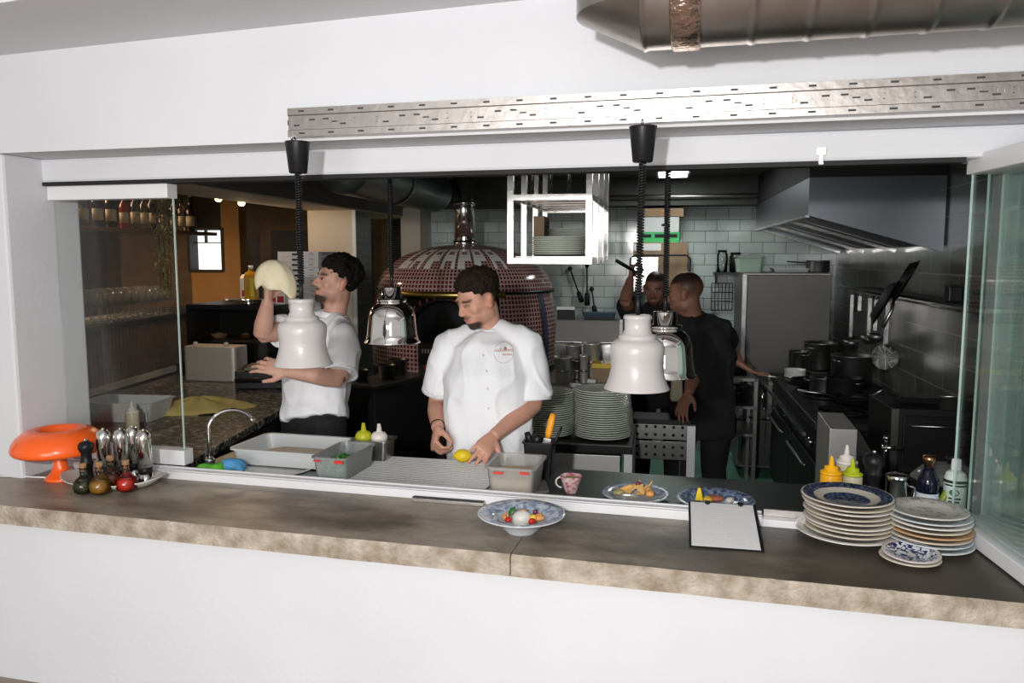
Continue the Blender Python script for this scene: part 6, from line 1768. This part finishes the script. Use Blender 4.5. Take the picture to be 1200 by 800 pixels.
def hair(parent, c, H, mt, s=1.0, r=.018, n=420, top=.02, hairline=.045, jit=.010, seed=1, voxel=.0055, drop=-.06, thick=.0, fringe=0):
    rnd = random.Random(seed); m = MB()
    m.ball(c + H @ (Vector((0, -.017, .052))*s), tuple(q*s for q in (.0775, .094, .0815)), 18, mtx=H)
    k = 0
    while k < n:
        d = Vector((rnd.gauss(0, 1), rnd.gauss(0, 1), rnd.gauss(0, 1))).normalized()
        p = Vector((d.x*.0735, d.y*.0945-.014, d.z*.086+.038))
        # hairline: high over the brow, down behind the ears to the nape
        lim = hairline + top if p.y > .055 else (hairline-.005 if p.y > .02 else (.012 if p.y > -.02 else drop))
        if fringe and p.y > .05: lim -= fringe
        if p.z < lim: continue
        h = min(1, max(0, (p.z-lim)/.04))*min(1, max(.12, (p.z-.015)/.055))
        rr = r*(.35+.65*h)*rnd.uniform(.7, 1.2)
        p = p + d*(thick*h + rnd.uniform(0, jit)*h)
        m.ball(c + H @ (p*s), rr*s, 7); k += 1
    return remesh(m, 'hair', voxel, [mt], parent, smooth=1)
def hand_parts(m, W, d, n, side, curl=(.5, .6, .5), spread=.10, thumb=.6, s=1.0, curls=None, thumb_in=.3):
    d = d.normalized(); n = (n - d*n.dot(d)).normalized(); sd = d.cross(n).normalized()*side
    P = [W - d*.03, W, W+d*.035*s, W+d*.075*s, W+d*.098*s]
    rings = []
    for p, a, b_ in zip(P, (.025, .026, .036, .042, .036), (.019, .0185, .0175, .0155, .010)):
        rings.append([p + sd*(math.cos(2*PI*k/14)*a*s) + n*(math.sin(2*PI*k/14)*b_*s) for k in range(14)])
    m.loft(rings)
    L = [(.044, .027, .021), (.049, .031, .022), (.045, .029, .021), (.035, .021, .018)]
    for k in range(4):
        b0 = W + d*((.088 if k < 3 else .080)*s) + sd*((.0315-.0212*k)*s)
        ang = 0; c_ = curls[k] if curls else curl
        pts = [b0 - d*.02*s, b0]; dd = (d + sd*(spread*(1.5-k))).normalized(); p = b0
        for j in range(3):
            ang += c_[j]
            v = dd*math.cos(ang) + n*math.sin(ang); p = p + v*L[k][j]*s; pts.append(p)
        m.tube(pts, [q*s for q in ((.0098, .0095, .0088, .008, .0062) if k < 3 else (.0085, .0082, .0075, .0068, .0055))], 10, ref=sd)
    b0 = W + d*.022*s + sd*.024*s
    v = (d*.62 + sd*thumb + n*thumb_in).normalized(); v2 = (d*.85 + sd*thumb*.45 + n*thumb_in*1.2).normalized()
    m.tube([b0 - v*.01*s, b0 + v*.018*s, b0 + v*.045*s, b0 + v*.045*s + v2*.030*s, b0 + v*.045*s + v2*.052*s], [q*s for q in (.015, .0155, .0120, .0100, .0072)], 10)
def limb(m, pts, rs, n=14, ref=None): m.tube(pts, rs, n, ref=ref)
def person(label, J, H, headc, base, shirt, pants_m, hands, hairargs, col_args={}, voxel=.0048, sleeve=.78, shirt_bulge=(.0, .0), hem=None, group=None, hs=1.0, collar=True, wr=1.5, girth=1.0, sleeves=None):
    """J: joints in world space; R = the person's right"""
    root = thing('person', label, 'person', (J['pelvis'].x, J['pelvis'].y, 0), 0, group)
    lat = (J['sR']-J['sL']).normalized()
    m = MB(); head_parts(m, headc, H, hs)
    nk = J['neck']
    skull = headc + H @ Vector((0, -.025, -.055))
    m.tube([nk - Vector((0, 0, .05)), nk, nk.lerp(skull, .5), skull, skull + H @ Vector((0, .01, .06))], [(.085, .07), (.062, .060), (.054, .057), (.053, .058), (.05, .055)], 18, ref=lat)
    ch, wa, pe = J['chest'], J['waist'], J['pelvis']
    m.tube([pe - Vector((0, 0, .09)), pe, wa, ch, ch.lerp(nk, .55), nk - Vector((0, 0, .02))], [(.15*girth, .11), (.165*girth, .118), (.145*girth, .108), (.160*girth, .115), (.132*girth, .090), (.075, .06)], 20, ref=lat)
    for sd in 'RL':
        s_, e_, w_ = J['s'+sd], J['e'+sd], J['w'+sd]
        m.ball(s_, .050, 14)
        m.tube([nk - Vector((0, 0, .012)), s_.lerp(nk, .5) - Vector((0, 0, .006)), s_], [.044, .044, .044], 14)
        m.tube([s_, s_.lerp(e_, .35), s_.lerp(e_, .85), e_], [.056, .053, .043, .041], 14)
        m.tube([e_ - (w_-e_)*.06, e_, e_.lerp(w_, .3), e_.lerp(w_, .75), w_], [.034, .041, .044, .033, .0265], 14)
        h_, k_, a_ = J['h'+sd], J['k'+sd], J['a'+sd]
        m.tube([h_ + Vector((0, 0, .04)), h_, h_.lerp(k_, .5), k_, k_.lerp(a_, .35), k_.lerp(a_, .8), a_], [.08, .088, .074, .056, .057, .040, .036], 14)
        fd = J.get('foot', -VFh)
        m.tube([a_ - fd*.06 - Vector((0, 0, .045)), a_ - Vector((0, 0, .035)), a_ + fd*.10 - Vector((0, 0, .045)), a_ + fd*.17 - Vector((0, 0, .055))], [(.034, .03), (.04, .036), (.042, .028), (.03, .018)], 12, ref=lat)
        hd = hands[sd]; hand_parts(m, w_, hd['d'], hd['n'], hd['side'], **{k: v for k, v in hd.items() if k not in ('d', 'n', 'side')})
    colfn = head_col(base, H=H, c=headc, s=hs, **col_args)
    remesh(m, 'body', voxel, ['skin'], root, smooth=2, colfn=colfn, it=.45, headsm=(H, headc, hs))
    if hairargs: hair(root, headc, H, s=hs, **hairargs)
    # shirt
    m = MB()
    hemp = hem if hem is not None else pe - Vector((0, 0, .06))
    g = girth
    up1, up2 = ch.lerp(nk, .55), nk - Vector((0, 0, .025))
    m.tube([hemp, hemp.lerp(wa, .5), wa, ch, up1, up2, nk + Vector((0, 0, .004))], [(.195*g, .150), (.188*g, .146), (.180*g, .142), (.188*g, .146), (.160*g, .122), (.105, .090), (.070, .068)], 26, ref=lat)
    for sd in 'RL':
        s_, e_ = J['s'+sd], J['e'+sd]
        sl = (sleeves or {}).get(sd, sleeve); u = (e_-s_).normalized(); end = s_.lerp(e_, sl)
        inn = s_ + (nk-s_)*.55 - Vector((0, 0, .045))
        m.tube([nk - Vector((0, 0, .006)), s_.lerp(nk, .5) + Vector((0, 0, .004)), s_ + Vector((0, 0, .004)), s_.lerp(e_, .1)], [(.058, .055), (.066, .062), (.070, .068), (.06, .06)], 16)
        m.tube([inn, s_ + Vector((0, 0, -.010)), s_.lerp(e_, .3), end], [(.075, .07), (.071, .069), (.071, .069), (.079, .074)], 18)
    def disp(co):
        a = noise.noise(Vector((co.x*7, co.y*7, co.z*4.2)))*.010 + noise.noise(Vector((co.x*16+3, co.y*16, co.z*8)))*.005
        rdg = 1-abs(noise.noise(Vector((co.x*9+co.z*3, co.y*9, co.z*5+7)))); 
        return (a + (rdg**6)*.006)*wr
    sh = remesh(m, 'shirt', .0075, [shirt], root, smooth=12, disp=disp)
    for sd in 'RL':                                   # flat sleeve hems
        s_, e_ = J['s'+sd], J['e'+sd]; u = (e_-s_).normalized(); end = s_.lerp(e_, (sleeves or {}).get(sd, sleeve))
        x_ = u.orthogonal().normalized(); y_ = u.cross(x_)
        m = MB(); m.loft([[end + u*hh + x_*(rr*math.cos(2*PI*k/30)) + y_*(rr*.96*math.sin(2*PI*k/30)) for k in range(30)] for rr, hh in ((.068, -.075), (.0775, -.04), (.0815, .0), (.0825, .014), (.0785, .014), (.076, -.03))], cap=False)
        m.build('sleeve_hem', shirt, root, world=True)
    if collar:
        m = MB(); rings = []
        ax = (skull-nk).normalized(); cN = nk + ax*.008
        x_ = lat; y_ = ax.cross(lat).normalized()
        for rr, hh in ((.069, -.03), (.073, -.010), (.071, .012), (.066, .014), (.064, -.01), (.062, -.03)):
            rings.append([cN + x_*(rr*math.cos(2*PI*k/30)) + y_*(rr*1.02*math.sin(2*PI*k/30)) + ax*hh for k in range(30)])
        m.loft(rings, cap=False); m.build('collar', shirt, root, world=True)
    # trousers and shoes
    m = MB()
    m.tube([pe - Vector((0, 0, .10)), pe - Vector((0, 0, .02)), pe + Vector((0, 0, .07))], [(.165*g, .120), (.172*g, .122), (.160*g, .112)], 20, ref=lat)
    for sd in 'RL':
        h_, k_, a_ = J['h'+sd], J['k'+sd], J['a'+sd]
        m.tube([h_ + Vector((0, 0, .04)), h_, h_.lerp(k_, .5), k_, k_.lerp(a_, .5), a_ + Vector((0, 0, .01))], [.095, .102, .090, .074, .066, .060], 16)
    remesh(m, 'trousers', .010, [pants_m], root, smooth=2)
    for sd in 'RL':
        a_ = J['a'+sd]; fd = J.get('foot', -VFh); m = MB()
        m.tube([a_ - fd*.085 - Vector((0, 0, .045)), a_ - fd*.05 - Vector((0, 0, .03)), a_ + fd*.03 - Vector((0, 0, .026)), a_ + fd*.13 - Vector((0, 0, .042)), a_ + fd*.19 - Vector((0, 0, .055))], [(.026, .030), (.042, .048), (.044, .05), (.046, .036), (.030, .022)], 14, ref=lat)
        for p in m.v: p.z = max(p.z, .002)
        remesh(m, 'shoe', .008, ['black_plastic'], root, smooth=1)
    return root, sh
def legs(J, facing, spread=.095, step=0):
    lat = (J['sR']-J['sL']); lat.z = 0; lat.normalize(); pe = J['pelvis']
    for sd, k in (('R', 1), ('L', -1)):
        J['h'+sd] = pe + lat*k*.09 - Vector((0, 0, .05))
        J['k'+sd] = Vector((pe.x, pe.y, 0)) + lat*k*(spread+.01) + facing*(.03+step*k) + Vector((0, 0, .50))
        J['a'+sd] = Vector((pe.x, pe.y, 0)) + lat*k*(spread+.02) + facing*(step*1.4*k) + Vector((0, 0, .085))
    J['foot'] = facing
def facing(yaw, pitch=0):
    """unit vector: yaw 0 looks at the photographer, +yaw turns to the picture's left; pitch up positive"""
    v = (-VFh*math.cos(yaw) - VR*math.sin(yaw))
    return (v*math.cos(pitch) + Vector((0, 0, math.sin(pitch)))).normalized()

def decal(name, sh, pts_quads, mt, parent, direc, off=.0012):
    """cloth print: small patches laid on the shirt's surface"""
    me = sh.data; mw = wm_of(sh.parent)
    bv = BVHTree.FromPolygons([mw @ v.co for v in me.vertices], [p.vertices[:] for p in me.polygons])
    m = MB()
    for quad in pts_quads:
        out = []
        for p in quad:
            hit = bv.ray_cast(p - direc*.6, direc)
            if hit[0] is None: break
            out.append(hit[0] - direc*off)
        if len(out) == len(quad): m.add(out, [tuple(range(len(out)))], 0, True)
    o = m.build(name, mt, parent, world=True)
    return o

# ---- middle chef in white, looking down to his right
d0 = 3.50
J = {'pelvis': D(575, 572, 3.50), 'neck': D(574, 388, 3.52)}
J['waist'] = D(573, 515, 3.49); J['chest'] = D(571, 442, 3.48)
J['sR'] = D(524, 412, 3.54); J['sL'] = D(621, 410, 3.47)
J['eR'] = D(512, 474, 3.64); J['wR'] = D(513, 502, 3.43)
J['eL'] = D(625, 474, 3.46); J['wL'] = D(578, 511, 3.27)
J['pelvis'].z = .93
legs(J, facing(0))
H = frame(facing(R(52), R(-20)), roll=R(2))
hc = D(560.5, 350.5, 3.47)
toC = -VFh
hands = {'R': dict(d=(D(508, 524, 3.36)-J['wR']), n=(VR*.75 + VFh*.35), side=1, curls=[(.9, 1.1, .7), (1.0, 1.1, .7), (1.0, 1.2, .7), (1.05, 1.2, .8)], spread=.02, thumb=.35, thumb_in=.7),
         'L': dict(d=(D(556, 540, 3.16)-J['wL']), n=(-VR*.45 - Vector((0, 0, .65)) + VFh*.5), side=1, curls=[(.25, .35, .3), (.35, .4, .3), (.45, .5, .4), (.5, .6, .4)], spread=.10, thumb=1.0, thumb_in=.1)}
chef, sh = person('chef in white shirt looking down at the worktop before the tiled oven', J, H, hc, (0.62, 0.33, 0.235), 'shirt_white', 'pants_dark', hands,
                  dict(mt='hair_brown', r=.0135, n=620, top=.018, hairline=.042, jit=.007, seed=4, thick=.005, drop=-.045, voxel=.0045), dict(beard=.95, mous=.6, closed=True), hem=D(576, 566, 3.47), girth=1.02, sleeves={'R': .70, 'L': .86})
fw_ = facing(R(2))
cx_ = D(590.5, 412, 3.4)
mat('print_brown', (0.42, 0.18, 0.12), 0.8); mat('print_orange', (0.62, 0.36, 0.28), 0.8); mat('button_grey', (0.55, 0.55, 0.56), 0.4); mat('placket_white', (0.70, 0.71, 0.73), 0.85)
def ringq(c, r0, r1, a0, a1):
    Rr = VR; Uu = VU; pt = lambda r, a: c + Rr*(r*math.cos(a)) + Uu*(r*math.sin(a)); return [pt(r0, a0), pt(r1, a0), pt(r1, a1), pt(r0, a1)]
q_ = [ringq(cx_, .0405, .0425, 2*PI*k/40, 2*PI*(k+.85)/40) for k in range(40) if k not in (17, 18, 19, 20)]
decal('chest_emblem', sh, q_, 'print_orange', chef, VFh)
q_ = []
for k in range(10):
    x = -.040+.008*k; q_.append([cx_+VR*(x)+VU*.004, cx_+VR*(x+.005)+VU*.004, cx_+VR*(x+.0055)+VU*.014, cx_+VR*(x+.001)+VU*.014])
for k in range(7):
    x = -.006+.006*k; q_.append([cx_+VR*(x)-VU*.012, cx_+VR*(x+.004)-VU*.012, cx_+VR*(x+.004)-VU*.005, cx_+VR*(x)-VU*.005])
decal('emblem_letters', sh, q_, 'print_orange', chef, VFh)
q_ = [ringq(cx_+VR*.006+VU*.016, .001, .007, 2*PI*k/8, 2*PI*(k+1)/8) for k in range(8)] + [[cx_+VR*-.03+VU*.016, cx_+VR*-.008+VU*.015, cx_+VR*-.008+VU*.0175, cx_+VR*-.03+VU*.0175]]
decal('emblem_mark', sh, q_, 'print_brown', chef, VFh)
for k, (px, py) in enumerate(((567, 415), (571, 432), (572, 452), (573, 475))):
    b_ = D(px, py, 3.4); decal('button', sh, [ringq(b_, .0005, .0045, 2*PI*j/8, 2*PI*(j+1)/8) for j in range(8)], 'button_grey', chef, VFh, .003)
m = MB(); wv = (J['wR']-J['eR']).normalized()
m.lathe([(.0290, -.004), (.0315, -.003), (.0315, .003), (.0290, .004)], tuple(J['wR']-wv*.025), n=24, axis=wv, close=True); m.build('bracelet', 'black_plastic', chef, world=True)

# ---- left chef in white, holding up a sheet of dough
J = {'pelvis': D(368, 500, 3.86), 'neck': D(391, 372, 3.92)}
J['waist'] = D(369, 470, 3.88); J['chest'] = D(374, 420, 3.90)
J['pelvis'].z = 1.0
J['sR'] = D(349, 384, 3.98); J['sL'] = D(404, 398, 3.76)
J['eR'] = D(307, 392, 3.78); J['wR'] = D(314, 352, 3.72)
J['eL'] = D(398, 444, 3.66); J['wL'] = D(338, 436, 3.58)
fl2 = facing(R(38))
legs(J, fl2)
J['pelvis'].z = .96
H = frame(facing(R(58), R(14)), roll=R(-2))
hc = D(394.5, 331, 3.90)
hands = {'R': dict(d=(D(319, 326, 3.72)-J['wR']), n=(VR*.8 - VFh*.1), side=1, curls=[(.3, .5, .4), (.3, .5, .4), (.4, .5, .4), (.4, .6, .4)], spread=.10, thumb=.55, thumb_in=.5),
         'L': dict(d=(D(311, 427, 3.56)-J['wL']), n=(VFh*.75 + Vector((0, 0, -.4)) - VR*.3), side=1, curls=[(.25, .5, .3), (.35, .5, .3), (.45, .6, .4), (.5, .6, .4)], spread=.10, thumb=.6, thumb_in=.4)}
chef2, sh2 = person('chef in white shirt holding up a sheet of dough at the left', J, H, hc, (0.58, 0.33, 0.245), 'shirt_white', 'pants_dark', hands,
                    dict(mt='hair_dark', r=.0145, n=620, top=.018, hairline=.044, jit=.010, seed=8, thick=.008, fringe=.010, drop=-.045, voxel=.0045), dict(beard=.95, mous=.85, stubk=.4), hem=D(369, 492, 3.86), girth=.95, sleeves={'R': .50, 'L': .82})
# the dough sheet draped over his raised hand
top = D(319, 316, 3.70)
mat('raw_dough', (0.92, 0.82, 0.57), 0.7, var=.08, vscale=30, sub=.1)
m = MB(); N, K_ = 48, 16
vs = []
for j in range(K_+1):
    r = j/K_
    for i in range(N):
        a = 2*PI*i/N
        ph = r*R(112); rr = .088
        lob = 1 + .08*r*math.cos(a-.15) + .05*r*math.sin(4*a+1) + .03*r*math.sin(7*a)
        x = rr*math.sin(ph)*math.cos(a)*lob; y = rr*math.sin(ph)*math.sin(a)*.62*lob
        z = rr*math.cos(ph)*1.0 - .050*max(0, math.cos(a-.1))*r*r*1.0 + .010*r*math.sin(5*a)
        vs.append(top + VR*(x+.006) + VFh*y + Vector((0, 0, z-.048)))
fs = [(j*N+i, j*N+(i+1) % N, (j+1)*N+(i+1) % N, (j+1)*N+i) for j in range(K_) for i in range(N)]
m.add(vs, fs, 0, True)
o = m.build('dough_sheet', 'raw_dough', merge=1e-5)
md = o.modifiers.new('thick', 'SOLIDIFY'); md.thickness = .006; md.offset = 1
tag(o, 'pale sheet of pizza dough draped over the left chef\'s raised hand', 'dough')

# ---- near cook in black, back turned
J = {'pelvis': D(822, 505, 4.70), 'neck': D(812, 372, 4.62)}
J['waist'] = D(822, 455, 4.68); J['chest'] = D(824, 415, 4.66)
J['pelvis'].z = .90
J['sR'] = D(846, 388, 4.62); J['sL'] = D(792, 392, 4.74)
J['eR'] = D(855, 418, 4.50); J['wR'] = D(867, 431, 4.72)
J['eR'] = D(852, 432, 4.62); J['wR'] = D(868, 432, 4.80)
J['eL'] = D(806, 445, 4.86); J['wL'] = D(803, 468, 4.70)
J['eR'] = D(851, 404, 4.84); J['wR'] = D(867, 426, 4.68)
J['eL'] = D(813, 440, 4.60); J['wL'] = D(807, 461, 4.46)
fl3 = facing(R(125))
legs(J, fl3)
H = frame(facing(R(112), R(-8)))
hc = D(803, 344, 4.60)
hands = {'R': dict(d=(D(886, 438, 4.68)-J['wR']), n=(Vector((0, 0, 1))), side=-1, curls=[(.2, .3, .2), (.15, .3, .2), (.2, .3, .2), (.3, .3, .2)], spread=.12, thumb=.8, thumb_in=.2),
         'L': dict(d=(D(797, 482, 4.40)-J['wL']), n=(VR*.5 + VFh*.5), side=1, curls=[(.3, .5, .3)]*4, spread=.08, thumb=.6, thumb_in=.3)}
cook, sh3 = person('cook in black with back turned, cropped hair, reaching towards the range', J, H, hc, (0.30, 0.15, 0.10), 'shirt_black', 'shirt_black', hands,
                   None, dict(beard=.5, mous=.5, buzz=True), voxel=.006, hem=D(822, 510, 4.70), sleeves={'R': .62, 'L': .8})
t = thing('kitchen_towel', 'beige kitchen towel hanging at the near cook\'s side', 'towel', D(793, 452, 4.50))
mat('towel_beige', (0.36, 0.33, 0.24), 0.9, bump=.3, bscale=90)
m = MB(); m.loft([rrect(.055, .035, .012, .075), rrect(.06, .035, .012, .03), rrect(.075, .04, .014, -.07), rrect(.06, .04, .014, -.085)], smooth=True)
m.v = [Matrix.Rotation(YAW, 3, 'Z') @ p for p in m.v]; m.build('cloth', 'towel_beige', t)

# ---- far cook in black, lifting a pan
J = {'pelvis': D(771, 470, 5.75), 'neck': D(769, 361, 5.72)}
J['waist'] = D(770, 430, 5.74); J['chest'] = D(769, 398, 5.72)
J['pelvis'].z = .95
J['sR'] = D(744, 373, 5.72); J['sL'] = D(797, 374, 5.70)
J['eR'] = D(733, 352, 5.42); J['wR'] = D(739, 326, 5.50)
J['eL'] = D(806, 415, 5.66); J['wL'] = D(790, 432, 5.46)
legs(J, facing(0))
H = frame(facing(R(22), R(-12)))
hc = D(768, 338, 5.68)
hands = {'R': dict(d=(D(741, 314, 5.50)-J['wR']), n=(-VFh*.2 + VR*.6), side=1, curls=[(1.1, 1.2, .8)]*4, spread=.02, thumb=.4, thumb_in=.9),
         'L': dict(d=(D(778, 436, 5.38)-J['wL']), n=(Vector((0, 0, -1))), side=1, curls=[(.4, .5, .3)]*4, spread=.06, thumb=.6, thumb_in=.3)}
cook2, sh4 = person('cook in black facing forward at the back wall, lifting a pan', J, H, hc, (0.26, 0.125, 0.085), 'shirt_black', 'shirt_black', hands,
                    None, dict(beard=.75, mous=.8, buzz=True), voxel=.0065, hem=D(771, 475, 5.75), sleeves={'R': .72, 'L': .8})
a, b_ = D(722, 305, 5.42), D(744, 318, 5.48)
t = thing('saute_pan', 'black pan handle raised in the far cook\'s fist', 'pan', b_)
m = MB(); m.tube([a, a.lerp(b_, .3), b_, b_.lerp(a, -.5)], [.012, .014, .010, .008], 10); m.build('handle', 'black_plastic', t, world=True)
